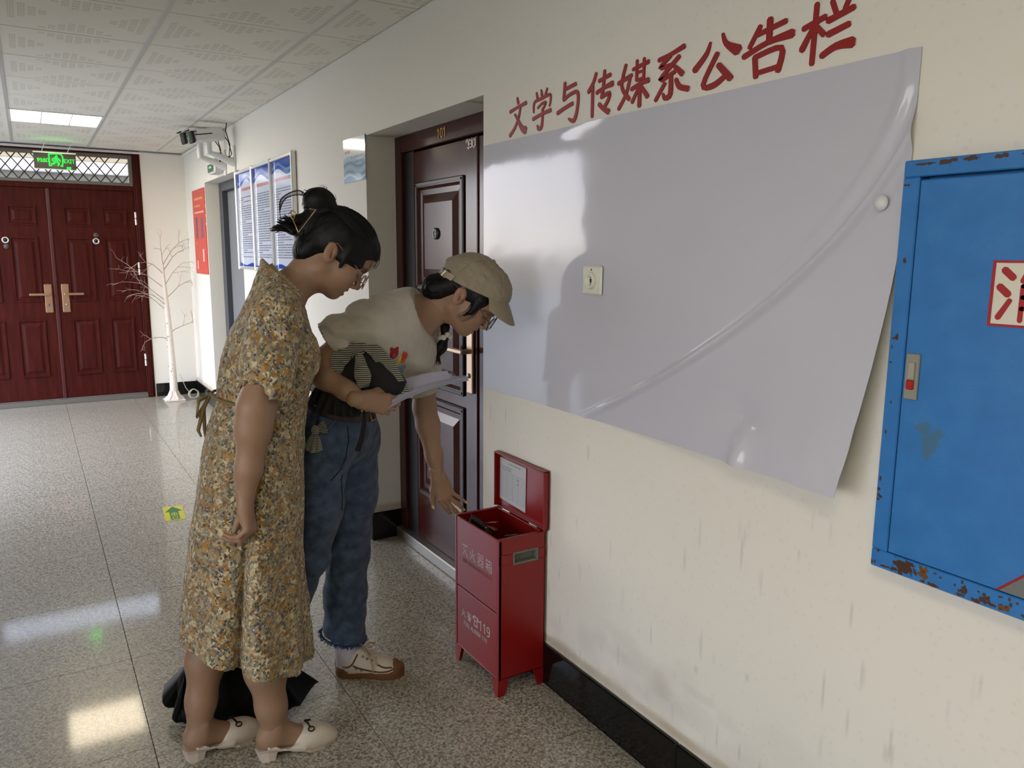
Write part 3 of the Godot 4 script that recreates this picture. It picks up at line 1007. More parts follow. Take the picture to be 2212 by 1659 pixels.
	for x in 128:
		for y in 96:
			var v := sin(x * 0.05) * 6 + y
			if v > 44 and v < 88:
				si.set_pixel(x, y, Color(0.45, 0.60, 0.70).lerp(Color(0.72, 0.80, 0.84), absf(sin(v * 0.16))))
			elif v >= 88:
				si.set_pixel(x, y, Color(0.25, 0.50, 0.66))
	text_rows(si, 10, 14, 40, 30, 12, Color(0.8, 0.2, 0.25), 3)
	text_rows(si, 46, 40, 120, 62, 11, Color(0.42, 0.55, 0.66), 8)
	var bs := MB.new(Vector3(W, 1.827, -3.83))
	bs.card(Vector3(W - 0.006, 2.042, -3.985), Vector3(W - 0.006, 1.83, -3.985), Vector3(W - 0.006, 1.83, -3.682), Vector3(W - 0.006, 2.042, -3.682))
	bs.box(Vector3(W - 0.0055, 1.831, -3.984), Vector3(W, 2.041, -3.683), 0.001)
	tag(obj("wall_sign", bs.done(), tex_mat(si, 0.07), self, Vector3(W, 1.827, -3.83)), "small glossy pale blue and white sign beside the recessed brown door", "sign")
	# tall red poster near the corner
	var ri := img(128, 256, Color(0.80, 0.22, 0.17))
	text_rows(ri, 20, 24, 108, 36, 14, Color(0.85, 0.62, 0.25), 5)
	text_rows(ri, 20, 46, 90, 56, 12, Color(0.85, 0.62, 0.25), 6)
	text_rows(ri, 16, 66, 112, 76, 10, Color(0.92, 0.80, 0.78), 7)
	ri.fill_rect(Rect2i(24, 82, 20, 66), Color(0.33, 0.24, 0.32))
	ri.fill_rect(Rect2i(78, 86, 24, 62), Color(0.42, 0.28, 0.40))
	text_rows(ri, 20, 160, 70, 168, 8, Color(0.86, 0.62, 0.2), 9)
	ri.fill_rect(Rect2i(84, 180, 12, 38), Color(0.93, 0.80, 0.76))
	ri.fill_rect(Rect2i(20, 216, 9, 26), Color(0.93, 0.80, 0.76))
	var rp := MB.new(Vector3(W, 1.27, -8.02))
	rp.card(Vector3(W - 0.006, 2.062, -8.33), Vector3(W - 0.006, 1.27, -8.33), Vector3(W - 0.006, 1.27, -7.72), Vector3(W - 0.006, 2.062, -7.72))
	rp.box(Vector3(W - 0.005, 1.271, -8.329), Vector3(W, 2.061, -7.721), 0.001)
	tag(obj("poster", rp.done(), tex_mat(ri, 0.4), self, Vector3(W, 1.27, -8.02)), "tall red printed poster between the room corner and the grey recess", "poster")
	# call button on the white film
	var co := Vector3(W, 1.40, -1.864)
	var cb := thing("alarm_button", "cream wall button plate with a round raised knob on the white film", "wall button", co)
	obj("plate", MB.new(co).box(Vector3(W - 0.013, 1.357, -1.909), Vector3(W - 0.002, 1.444, -1.818), 0.006).done(), M.white_gloss, cb)
	var kn := MB.new()
	kn.lathe(PackedVector2Array([Vector2(0.026, 0.012), Vector2(0.025, 0.020), Vector2(0.021, 0.024), Vector2(0.016, 0.023), Vector2(0.013, 0.014), Vector2(0.0, 0.014)]), 28, tx(Vector3.ZERO, Vector3(0, 0, 1), Vector3(-1, 0, 0), Vector3(0, -1, 0)))
	var knob := obj("knob", kn.done(), M.white_gloss, cb)
	obj("slot", MB.new().box(Vector3(-0.0165, -0.006, -0.003), Vector3(-0.013, 0.006, 0.003), 0.001).box(Vector3(-0.0165, 0.009, -0.003), Vector3(-0.013, 0.011, 0.003)).box(Vector3(-0.0165, -0.011, -0.003), Vector3(-0.013, -0.009, 0.003)).done(), M.rubber, knob)
	obj("mark", MB.new().extrude(PackedVector2Array([Vector2(-0.004, 0.030), Vector2(0.004, 0.030), Vector2(0, 0.036)]), 0.0006, tx(Vector3(-0.013, 0, 0), Vector3(0, 0, 1), Vector3(0, 1, 0), Vector3(-1, 0, 0))).done(), mat(Color(0.25, 0.24, 0.2), 0.6), cb)

func make_sign() -> void:
	var where := ["red brush-style character at the left end of the wall lettering, nearest the brown door", "second red character of the wall lettering, three short strokes over a roofed shape", "third red character of the wall lettering, open angular hook of three strokes", "fourth red character of the wall lettering, slanting stroke beside a crossed hook", "fifth and densest red character of the wall lettering, in its middle", "sixth red character of the wall lettering, slanted top stroke over a zigzag", "seventh red character of the wall lettering, two spread strokes over a hook", "eighth red character of the wall lettering, with a closed square at its foot", "largest red character at the right end of the wall lettering, with three level bars"]
	for i in 9:
		var z0: float = SIGN_AT[i][0]
		var z1: float = SIGN_AT[i][1]
		var o := Vector3(W, 1.862, (z0 + z1) * 0.5)
		var mb := MB.new(o)
		for k in SIGN[i].size():
			var t := on_wall(z0, 1.866 if i < 8 else 1.868, 1.0)
			t.basis = t.basis * Basis.from_scale(Vector3((z1 - z0) / 100.0, 0.122 / 100.0, 1))
			mb.glyph(SIGN[i][k], 0.003 + 0.00004 * k, t)
		tag(obj("wall_character", mb.done(), M.red_sign, self, o), where[i], "wall lettering", "red characters above the white film")

func make_film() -> void:
	# glossy white film on the wall; its lower right corner has come loose and hangs forward of the wall
	var o := Vector3(W, 0.98, -1.7)
	var rows := []
	var nu := 170
	var nv := 100
	var nz := noise(1.0, 42)
	for i in nv + 1:
		var r := PackedVector3Array()
		for j in nu + 1:
			var u := float(j) / nu
			var v := float(i) / nv
			var z := lerpf(-2.531, -0.898, u)
			var y := lerpf(lerpf(1.859, 1.856, u), 0.980, v)
			# the crease: a curve from (z -1.94, y 0.99) up to (z -0.92, y 1.80); beyond it the film is off the wall
			var t := clampf((y - 0.985) / 0.83, 0.0, 1.0)
			var zc := -1.915 + 1.03 * (1.0 - pow(1.0 - t, 1.75))
			var s := (z - zc) * lerpf(0.50, 0.86, t)
			var k := smooth(0.0, 0.10, t) * 0.6 + 0.4
			var out := 0.0015 + 0.0005 * nz.get_noise_2d(z * 3.0, y * 3.0)
			var dz := 0.0
			var dy := 0.0
			# a raised double fold along the crease
			out += k * (0.014 * exp(-pow((s - 0.012) / 0.011, 2.0)) + 0.008 * exp(-pow((s + 0.030) / 0.012, 2.0)) * smooth(0.3, 0.9, t) + 0.007 * exp(-pow((s - 0.055) / 0.012, 2.0)) * smooth(0.15, 0.0, absf(t - 0.75)))
			if s > 0.0:
				out += 0.24 * s * s / (s + 0.22)
				out += 0.008 * smooth(0.2, 0.5, s) * nz.get_noise_2d(z * 4.0 + 9.0, y * 4.0)
				dz = -0.19 * s * s
				dy = 0.03 * s
			var pin := Vector2(z + 1.215, (y - 1.0) * 0.5).length()
			out += 0.016 * exp(-pin * pin * 1400.0) * smooth(0.0, 0.2, s)
			var pin2 := Vector2((z + 1.25) * 0.6, y - 1.10).length()
			out -= 0.012 * exp(-pin2 * pin2 * 700.0) * smooth(0.0, 0.2, s)
			# the top edge lifts a little in its middle
			out += 0.006 * smooth(0.05, 0.0, v) * exp(-pow((z + 1.75) / 0.22, 2.0))
			r.append(Vector3(W - out, y + dy, z + dz))
		rows.append(r)
	rows.reverse()
	var mb := MB.new(o)
	mb.sheet(rows, 0.0008)
	var m := mat(Color(0.76, 0.755, 0.785), 0.07)
	m.metallic_specular = 0.38
	m.normal_enabled = true
	m.normal_texture = bump(0.02, 55, 1.2)
	m.normal_scale = 0.05
	m.uv1_scale = Vector3(4, 4, 4)
	var f := thing("white_film", "large glossy white film board on the wall, its lower right corner peeling away", "board", o)
	obj("film", mb.done(), m, f)
	var dot := MB.new()
	dot.lathe(PackedVector2Array([Vector2(0.0, 0.003), Vector2(0.014, 0.002), Vector2(0.0145, 0.0)]), 20, tx(Vector3(-0.016, 0.598, 0.755), Vector3(0, 0, 1), Vector3(-1, 0, 0), Vector3(0, -1, 0)))
	obj("round_sticker", dot.done(), mat(Color(0.86, 0.86, 0.85), 0.5), f)

func make_cabinet() -> void:
	var o := Vector3(W, 0.872, -0.5)
	var x0 := W - 0.05
	var c := thing("hydrant_cabinet", "blue painted steel wall cabinet with rusted edges and a red-bordered sign", "cabinet", o)
	var cm := tex_mat(cabinet_image(), 0.42, Vector3(1.25, 1.25, 1.25), 0, Vector3(1.125, 2.075, 0))
	var b := MB.new(o)
	b.box(Vector3(x0, 0.872, -0.882), Vector3(W, 0.908, -0.12), 0.002)
	b.box(Vector3(x0, 1.618, -0.882), Vector3(W, 1.648, -0.12), 0.002)
	b.box(Vector3(x0, 0.908, -0.882), Vector3(W, 1.618, -0.850), 0.002)
	b.box(Vector3(x0, 0.908, -0.152), Vector3(W, 1.618, -0.12), 0.002)
	b.box(Vector3(x0 + 0.03, 0.9, -0.86), Vector3(W, 1.63, -0.14))
	obj("frame", b.done(), cm, c)
	var d := MB.new(o)
	d.box(Vector3(x0 - 0.001, 0.910, -0.8475), Vector3(x0 + 0.02, 1.612, -0.155), 0.002)
	var door := obj("cabinet_door", d.done(), cm, c)
	var lt := MB.new(o)
	lt.box(Vector3(x0 - 0.005, 1.214, -0.8425), Vector3(x0 - 0.001, 1.300, -0.816), 0.0015)
	var latch := obj("latch_plate", lt.done(), mat(Color(0.60, 0.585, 0.54), 0.4, 0.5), door)
	var lev := MB.new(o)
	lev.box(Vector3(x0 - 0.008, 1.252, -0.836), Vector3(x0 - 0.005, 1.284, -0.823), 0.001)
	obj("lever", lev.done(), mat(Color(0.66, 0.65, 0.60), 0.35, 0.4), latch)
	var rb := MB.new(o)
	rb.box(Vector3(x0 - 0.009, 1.233, -0.8375), Vector3(x0 - 0.005, 1.251, -0.8225), 0.002)
	obj("release_button", rb.done(), mat(Color(0.62, 0.06, 0.05), 0.4), latch)
	var sp := MB.new(o)
	sp.box(Vector3(x0 - 0.003, 1.362, -0.706), Vector3(x0 - 0.001, 1.471, -0.592))
	var plate := obj("sign_plate", sp.done(), mat(Color(0.84, 0.82, 0.75), 0.5), door)
	var bd := MB.new(o)
	bd.box(Vector3(x0 - 0.004, 1.362, -0.706), Vector3(x0 - 0.003, 1.366, -0.592))
	bd.box(Vector3(x0 - 0.004, 1.467, -0.706), Vector3(x0 - 0.003, 1.471, -0.592))
	bd.box(Vector3(x0 - 0.004, 1.366, -0.706), Vector3(x0 - 0.003, 1.467, -0.701))
	bd.box(Vector3(x0 - 0.004, 1.366, -0.597), Vector3(x0 - 0.003, 1.467, -0.592))
	obj("border", bd.done(), mat(Color(0.62, 0.05, 0.08), 0.5), plate)
	var gl := MB.new(o)
	gl.glyph(XIAO, 0.0006, on_wall(-0.694, 1.371, 0.00092, x0 - 0.003))
	obj("lettering", gl.done(), mat(Color(0.62, 0.05, 0.06), 0.5), plate)
	# the clipped corner of a grey label with a red edge
	var tr := MB.new(o)
	var tp := tx(Vector3(x0 - 0.0012, 0.912, -0.64), Vector3(0, 0, 1), Vector3(0, 1, 0), Vector3(-1, 0, 0))
	tr.extrude(PackedVector2Array([Vector2(0, 0), Vector2(0.2, 0), Vector2(0.2, 0.20)]), 0.001, tp)
	obj("grey_label", tr.done(), mat(Color(0.42, 0.43, 0.42), 0.5), door)
	var te := MB.new(o)
	te.extrude(PackedVector2Array([Vector2(-0.006, 0), Vector2(0, 0), Vector2(0.2, 0.2), Vector2(0.194, 0.2)]), 0.0014, tp)
	obj("red_edge", te.done(), mat(Color(0.55, 0.04, 0.07), 0.5), door)

func make_box() -> void:
	# red extinguisher box with its lid up
	var o := Vector3(1.325, 0, -2.24)
	var red := mat(Color(0.50, 0.045, 0.04), 0.35)
	var x0 := 1.235
	var x1 := 1.419
	var z0 := -2.395
	var z1 := -2.085
	var yt := 0.556
	var yb := 0.060
	var t := 0.006
	var bx := thing("extinguisher_box", "red metal fire extinguisher box standing on the floor, lid open", "extinguisher box", o)
	var b := MB.new(o)
	b.box(Vector3(x0, yb, z0), Vector3(x1, yt - 0.004, z0 + t), 0.002)
	b.box(Vector3(x1 - t, yb, z0), Vector3(x1, yt, z1), 0.002)
	b.box(Vector3(x0, yb, z0), Vector3(x1, yb + t, z1), 0.002)
	# near side with the hole for its sunk grip
	var g0 := 1.293
	var g1 := 1.386
	var h0 := 0.464
	var h1 := 0.500
	b.box(Vector3(x0, yb, z1 - t), Vector3(x1, h0, z1), 0.002)
	b.box(Vector3(x0, h1, z1 - t), Vector3(x1, yt - 0.002, z1), 0.002)
	b.box(Vector3(x0, h0, z1 - t), Vector3(g0, h1, z1))
	b.box(Vector3(g1, h0, z1 - t), Vector3(x1, h1, z1))
	# folded rim
	b.box(Vector3(x0, yt - 0.006, z1 - 0.014), Vector3(x1, yt, z1 + 0.0005), 0.002)
	b.box(Vector3(x0, yt - 0.006, z0), Vector3(x1, yt, z0 + 0.014), 0.002)
	b.box(Vector3(x1 - 0.016, yt - 0.006, z0), Vector3(x1, yt, z1), 0.002)
	# corner posts of the front
	b.box(Vector3(x0 - 0.001, yb, z1 - 0.014), Vector3(x0 + 0.012, yt - 0.004, z1), 0.002)
	b.box(Vector3(x0 - 0.001, yb, z0), Vector3(x0 + 0.012, yt - 0.004, z0 + 0.012), 0.002)
	obj("body", b.done(), red, bx)
	var up := MB.new(o)
	up.box(Vector3(x0 + 0.001, 0.296, z0 + 0.013), Vector3(x0 + 0.008, yt - 0.003, z1 - 0.0143), 0.002)
	var upper := obj("front_panel", up.done(), red, bx)
	var lo := MB.new(o)
	lo.box(Vector3(x0 + 0.001, yb, z0 + 0.013), Vector3(x0 + 0.008, 0.292, z1 - 0.0143), 0.002)
	var lower := obj("front_panel", lo.done(), red, bx)
	for q in [[x0, z0], [x0, z1], [x1, z0], [x1, z1]]:
		var lg := MB.new(o)
		var sx := 1.0 if q[0] == x0 else -1.0
		var sz := 1.0 if q[1] == z0 else -1.0
		lg.extrude(PackedVector2Array([Vector2(0, yb + 0.004), Vector2(0.045 * sx, yb + 0.004), Vector2(0.026 * sx, 0), Vector2(0.004 * sx, 0)]), 0.004, tx(Vector3(q[0], 0, q[1] if sz > 0 else q[1] - 0.004), Vector3(1, 0, 0), Vector3(0, 1, 0), Vector3(0, 0, 1)))
		lg.extrude(PackedVector2Array([Vector2(0, yb + 0.004), Vector2(0.045 * sz, yb + 0.004), Vector2(0.026 * sz, 0), Vector2(0.004 * sz, 0)]), 0.004, tx(Vector3(q[0] if sx > 0 else q[0] - 0.004, 0, q[1]), Vector3(0, 0, 1), Vector3(0, 1, 0), Vector3(1, 0, 0)))
		obj("leg", lg.done(), red, bx)
	# sunk grip on the near side
	var grey := mat(Color(0.40, 0.41, 0.37), 0.5)
	var gr := MB.new(o)
	gr.box(Vector3(g0, h0, z1 - 0.022), Vector3(g1, h1, z1 - 0.019))
	gr.box(Vector3(g0 - 0.003, h0 - 0.004, z1 - 0.020), Vector3(g1 + 0.003, h0 + 0.003, z1 + 0.002), 0.001)
	gr.box(Vector3(g0 - 0.003, h1 - 0.003, z1 - 0.020), Vector3(g1 + 0.003, h1 + 0.004, z1 + 0.002), 0.001)
	gr.box(Vector3(g0 - 0.003, h0, z1 - 0.020), Vector3(g0 + 0.003, h1, z1 + 0.002), 0.001)
	gr.box(Vector3(g1 - 0.003, h0, z1 - 0.020), Vector3(g1 + 0.003, h1, z1 + 0.002), 0.001)
	obj("grip", gr.done(), grey, bx)
	# lid, hinged on the wall side and leaning on the wall
	var lid := MB.new(o)
	var ly := yt + 0.004
	var lh := 0.205
	lid.box(Vector3(W - 0.012, ly, z0 - 0.008), Vector3(W - 0.008, ly + lh, z1 + 0.012))
	lid.box(Vector3(W - 0.030, ly, z1 + 0.007), Vector3(W - 0.008, ly + lh, z1 + 0.012), 0.0015)
	lid.box(Vector3(W - 0.030, ly, z0 - 0.008), Vector3(W - 0.008, ly + lh, z0 - 0.003), 0.0015)
	lid.box(Vector3(W - 0.030, ly + lh - 0.005, z0 - 0.008), Vector3(W - 0.008, ly + lh, z1 + 0.012), 0.0015)
	lid.box(Vector3(W - 0.024, ly, z0 - 0.008), Vector3(W - 0.008, ly + 0.005, z1 + 0.012), 0.0015)
	var ld := obj("lid", lid.done(), red, bx)
	for z in [-2.33, -2.15]:
		var hg := MB.new(o)
		hg.tube(PackedVector3Array([Vector3(1.412, yt + 0.001, z - 0.025), Vector3(1.412, yt + 0.001, z + 0.025)]), PackedFloat32Array([0.004]), 10)
		obj("hinge", hg.done(), M.steel, ld)
	var pi := img(128, 128, Color(0.74, 0.74, 0.74))
	text_rows(pi, 44, 8, 100, 14, 8, Color(0.4, 0.4, 0.42), 2)
	text_rows(pi, 8, 22, 60, 30, 7, Color(0.35, 0.35, 0.38), 3)
	for k in 14:
		pi.fill_rect(Rect2i(8, 36 + k * 6, 112, 1), Color(0.52, 0.52, 0.54))
	for k in 5:
		pi.fill_rect(Rect2i(8 + k * 28, 36, 1, 80), Color(0.52, 0.52, 0.54))
	text_rows(pi, 86, 40, 94, 70, 6, Color(0.25, 0.25, 0.3), 12)
	var pc := MB.new(o)
	pc.card(Vector3(W - 0.0145, ly + 0.186, z0 + 0.012), Vector3(W - 0.0145, ly + 0.03, z0 + 0.010), Vector3(W - 0.0145, ly + 0.022, z0 + 0.185), Vector3(W - 0.0145, ly + 0.184, z0 + 0.188))
	pc.quad(Vector3(W - 0.0138, ly + 0.03, z0 + 0.010), Vector3(W - 0.0138, ly + 0.186, z0 + 0.012), Vector3(W - 0.0138, ly + 0.184, z0 + 0.188), Vector3(W - 0.0138, ly + 0.022, z0 + 0.185))
	obj("record_sheet", pc.done(), tex_mat(pi, 0.7), ld)
	# print on the front
	var ink := mat(Color(0.70, 0.67, 0.66), 0.6)
	var fx := x0 + 0.001
	var zz := z0 + 0.052
	for k in 4:
		obj("character", MB.new(o).glyph([MIE, HUO, QI, XIANG][k], 0.0006, on_wall(zz + k * 0.056, 0.422, 0.00044, fx)).done(), ink, upper)
	for k in 2:
		obj("character", MB.new(o).glyph([HUO, JING][k], 0.0006, on_wall(zz - 0.006 + 0.042 * k, 0.188, 0.00034, fx)).done(), ink, lower)
	var ph := MB.new(o)
	ph.glyph("4,70,22 20,92,14 80,92,14 96,70,22;30,74,10 24,14,12;70,74,10 76,14,12;20,10,14 80,10,14;34,58,9 66,58,9", 0.0006, on_wall(zz + 0.080, 0.186, 0.00040, fx))
	obj("telephone_mark", ph.done(), ink, lower)
	for q in [["119", 0.036, zz + 0.162, 0.206, upper], ["FIRE ALARM 119", 0.0165, zz + 0.096, 0.168, lower], ["FIRE EXTINGUISHER BOX", 0.0135, zz + 0.106, 0.404, upper]]:
		var l := obj("print", lettering(q[0], q[1], 0.001), ink if q[1] > 0.015 else mat(Color(0.50, 0.38, 0.36), 0.6), lower if q[4] == lower or q[0] == "119" else upper, Vector3(fx - 0.0006, q[3], q[2]) - o)
		l.basis = Basis(Vector3(0, 0, 1), Vector3(0, 1, 0), Vector3(-1, 0, 0))
	# two extinguishers inside, their heads just below the rim
	for k in 2:
		var zc := -2.318 + 0.146 * k
		var ex := thing("fire_extinguisher", ["red fire extinguisher inside the open box, at its far end with grey hose", "red fire extinguisher inside the open box, the one nearer the camera with the black lever"][k], "extinguisher", Vector3(1.326, yb + 0.056, zc), 0.0, "extinguishers in the red box")
		var cy := MB.new()
		cy.lathe(PackedVector2Array([Vector2(0, 0), Vector2(0.052, 0.0), Vector2(0.056, 0.006), Vector2(0.056, 0.31), Vector2(0.050, 0.335), Vector2(0.034, 0.352), Vector2(0.016, 0.358), Vector2(0.016, 0.372), Vector2(0, 0.372)]), 28)
		obj("cylinder", cy.done(), mat(Color(0.45, 0.03, 0.03), 0.25), ex)
		var vh := MB.new()
		vh.box(Vector3(-0.014, 0.370, -0.014), Vector3(0.014, 0.402, 0.014), 0.004)
		obj("valve", vh.done(), M.steel, ex)
		var lv := MB.new()
		lv.box(Vector3(-0.008, 0.400, -0.02), Vector3(0.008, 0.408, 0.065), 0.002)
		lv.x = Transform3D(Basis(Vector3.RIGHT, -0.35), Vector3(0, 0.408, 0))
		lv.box(Vector3(-0.008, 0.0, -0.015), Vector3(0.008, 0.007, 0.07), 0.002)
		obj("lever", lv.done(), M.rubber if k == 1 else red, ex)
		var hs := MB.new()
		hs.tube(PackedVector3Array([Vector3(0, 0.386, 0.012), Vector3(-0.02, 0.41, -0.03), Vector3(-0.035, 0.424, -0.055), Vector3(-0.05, 0.40, -0.05), Vector3(-0.058, 0.30, -0.03), Vector3(-0.059, 0.12, 0.0)]) if k == 0 else PackedVector3Array([Vector3(0, 0.386, 0.012), Vector3(0.02, 0.396, 0.035), Vector3(0.045, 0.37, 0.044), Vector3(0.052, 0.25, 0.036), Vector3(0.052, 0.1, 0.034)]), PackedFloat32Array([0.009, 0.012, 0.013, 0.010, 0.009]), 10)
		obj("hose", hs.done(), mat(Color(0.16, 0.165, 0.165), 0.5), ex)

func make_far_things() -> void:
	# hanging exit sign
	var o := Vector3(0.283, 2.205, E + 0.35)
	var ex := thing("exit_sign", "green lit emergency exit sign hanging before the fanlight of the double door", "exit sign", o)
	var bd := MB.new()
	bd.box(Vector3(-0.165, 0, -0.012), Vector3(0.165, 0.142, 0.012), 0.003)
	obj("panel", bd.done(), mat(Color(0.006, 0.035, 0.014), 0.25), ex)
	var fr := MB.new()
	fr.box(Vector3(-0.168, 0.137, -0.014), Vector3(0.168, 0.150, 0.014), 0.002)
	fr.box(Vector3(-0.168, -0.004, -0.014), Vector3(0.168, 0.002, 0.014), 0.002)
	obj("frame", fr.done(), M.alu, ex)
	var man := MB.new()
	var fz := tx(Vector3(0, 0, 0.0122), Vector3(0.001, 0, 0), Vector3(0, 0.001, 0), Vector3(0, 0, 1))
	man.glyph("-46,128,9 -46,26,9;-46,128,9 54,128,9 54,26,9;-46,30,7 -30,30,7;40,30,7 54,30,7", 0.0015, fz)
	man.glyph("12,116,15 14,114,15;-2,96,10 14,98,22 6,70,22;14,98,9 34,84,9 40,70,8;-2,96,9 -20,84,8 -14,68,8;8,70,13 28,52,11 20,32,10;4,68,13 -12,48,10 -30,44,9", 0.0018, fz)
	obj("pictogram", man.done(), M.green_glow, ex)
	for k in 4:
		var zh := MB.new()
		zh.glyph([AN, QUAN, CHU, KOU][k], 0.0015, tx(Vector3(-0.140 + 0.023 * k, 0.058, 0.0122), Vector3(0.00021, 0, 0), Vector3(0, 0.00034, 0), Vector3(0, 0, 1)))
		obj("character", zh.done(), M.green_glow, ex)
	obj("battery_mark", MB.new().glyph("90,18,10 118,18,10;90,8,9 118,8,9", 0.0015, fz).done(), M.green_glow, ex)
	var lt := obj("lettering", lettering("EXIT", 0.034, 0.003), M.green_glow, ex, Vector3(0.110, 0.074, 0.0122))
	for s in [[-0.10, -0.02], [0.10, 0.10]]:
		var wr := MB.new()
		wr.tube(PackedVector3Array([Vector3(s[0], 0.148, 0), Vector3(s[0] * 0.45 + s[1], 0.245, -0.01)]), PackedFloat32Array([0.0035]), 6)
		obj("hanger", wr.done(), M.white, ex)
	var gl := OmniLight3D.new()
	gl.name = "sign_lamp"
	gl.light_color = Color(0.1, 1.0, 0.3)
	gl.light_energy = 0.012
	gl.light_size = 0.06
	gl.omni_range = 4.0
	gl.shadow_enabled = true
	gl.position = Vector3(0, 0.075, 0.06)
	ex.add_child(gl)
	# two bullet cameras on wall brackets
	for k in 2:
		var at := Vector3(W, 2.19, -6.44 - 0.34 * k)
		var cm := thing("security_camera", ["nearer white bullet security camera with a black hooded face on a wall bracket", "white bullet security camera half hidden behind the nearer one, just under the ceiling"][k], "security camera", at, 0.0, "bullet cameras under the ceiling")
		var lift := 0.03 * k
		var br := MB.new()
		br.box(Vector3(-0.012, -0.10, -0.03), Vector3(0, 0.10, 0.03), 0.004)
		br.tube(PackedVector3Array([Vector3(-0.006, -0.03, 0), Vector3(-0.19, 0.035, 0)]), PackedFloat32Array([0.034, 0.017]), 12)
		br.tube(PackedVector3Array([Vector3(-0.19, 0.02, 0), Vector3(-0.19, 0.11 + lift, 0)]), PackedFloat32Array([0.024]), 12)
		obj("bracket", br.done(), M.white, cm)
		# body axis: out from the wall and a little towards the near end, nose down
		var ax := Vector3(-0.96, -0.17, 0.10).normalized()
		var si := ax.cross(Vector3.UP).normalized()
		var uu := si.cross(ax).normalized()
		var bt := tx(Vector3(-0.20, 0.155 + lift, 0.0), si, uu, ax)
		var bo := MB.new()
		bo.x = bt
		bo.box(Vector3(-0.042, -0.044, -0.13), Vector3(0.042, 0.040, 0.10), 0.014)
		var body := obj("body", bo.done(), M.white, cm)
		var hd := MB.new()
		hd.x = bt
		hd.box(Vector3(-0.049, 0.040, -0.11), Vector3(0.049, 0.050, 0.135), 0.004)
		hd.box(Vector3(-0.051, 0.0, -0.11), Vector3(-0.046, 0.048, 0.08), 0.002)
		hd.box(Vector3(0.046, 0.0, -0.11), Vector3(0.051, 0.048, 0.08), 0.002)
		obj("sun_shield", hd.done(), M.white, cm)
		var fc := MB.new()
		fc.x = bt
		fc.box(Vector3(-0.043, -0.045, 0.10), Vector3(0.043, 0.041, 0.126), 0.006)
		fc.box(Vector3(-0.049, 0.041, 0.126), Vector3(0.049, 0.051, 0.145), 0.004)
		fc.box(Vector3(-0.0525, 0.006, -0.03), Vector3(-0.0505, 0.014, 0.10), 0.0008)
		fc.box(Vector3(0.0505, 0.006, -0.03), Vector3(0.0525, 0.014, 0.10), 0.0008)
		obj("face", fc.done(), M.rubber, cm)
		var le := MB.new()
		le.x = bt
		le.lathe(PackedVector2Array([Vector2(0.026, 0.126), Vector2(0.024, 0.130), Vector2(0.018, 0.128), Vector2(0, 0.131)]), 20, tx(Vector3.ZERO, Vector3(1, 0, 0), Vector3(0, 0, 1), Vector3(0, -1, 0)))
		obj("lens", le.done(), mat(Color(0.10, 0.14, 0.13), 0.08), cm)
		var cb := MB.new()
		cb.tube(PackedVector3Array([Vector3(-0.08, 0.17, 0.01), Vector3(-0.05, 0.12, 0.03), Vector3(-0.03, 0.03, 0.03), Vector3(-0.05, -0.0, 0.02), Vector3(-0.035, 0.10, 0.01), Vector3(-0.06, 0.20, 0.0), Vector3(-0.05, 0.262, 0.0)]), PackedFloat32Array([0.004]), 6)
		obj("cable", cb.done(), M.rubber, cm)
	# emergency lamp box beyond the cameras
	var eo := Vector3(W, 2.12, -7.0)
	var el := thing("emergency_lamp", "small white emergency lamp box with green lights on the wall behind the cameras", "emergency lamp", eo)
	obj("housing", MB.new().box(Vector3(-0.075, 0, -0.13), Vector3(0, 0.16, 0.13), 0.012).done(), M.white, el)
	obj("panel", MB.new().box(Vector3(-0.078, 0.012, -0.115), Vector3(-0.074, 0.075, 0.115), 0.002).done(), mat(Color(0.16, 0.20, 0.15), 0.3), el)
	for q in [[-0.05, 0.05], [0.0, 0.05], [0.07, 0.13]]:
		obj("indicator", MB.new().box(Vector3(-0.0795, q[1] - 0.008, q[0]), Vector3(-0.0775, q[1] + 0.008, q[0] + 0.03), 0.0008).done(), glow(Color(0.35, 0.95, 0.45), 0.8), el)
	# floor arrow
	var ai := Vector3(0.6, 0.0, -4.665)
	var ar := thing("floor_arrow", "yellow and green exit arrow sticker on the grey floor", "floor sticker", ai, deg_to_rad(-20.0 + 16.0))
	obj("sticker", MB.new().box(Vector3(-0.052, 0.0002, -0.135), Vector3(0.052, 0.0012, 0.135)).done(), mat(Color(0.80, 0.76, 0.08), 0.35), ar)
	var green := mat(Color(0.05, 0.42, 0.22), 0.4)
	var ap := MB.new()
	var ft := tx(Vector3(0, 0.0012, 0), Vector3(1, 0, 0), Vector3(0, 0, -1), Vector3(0, 1, 0))
	ap.extrude(PackedVector2Array([Vector2(-0.024, -0.12), Vector2(0.024, -0.12), Vector2(0.024, 0.03), Vector2(0.046, 0.03), Vector2(0, 0.128), Vector2(-0.046, 0.03), Vector2(-0.024, 0.03)]), 0.0004, ft)
	obj("arrow", ap.done(), green, ar)
	var ag := MB.new()
	ag.glyph(CHU, 0.0003, ft * tx(Vector3(-0.017, -0.045, 0.0004), Vector3(0.00034, 0, 0), Vector3(0, 0.0006, 0), Vector3(0, 0, 1)))
	ag.glyph(KOU, 0.0003, ft * tx(Vector3(-0.015, -0.110, 0.0004), Vector3(0.0003, 0, 0), Vector3(0, 0.0005, 0), Vector3(0, 0, 1)))
	obj("lettering", ag.done(), mat(Color(0.85, 0.84, 0.15), 0.4), ar)
	make_tree()

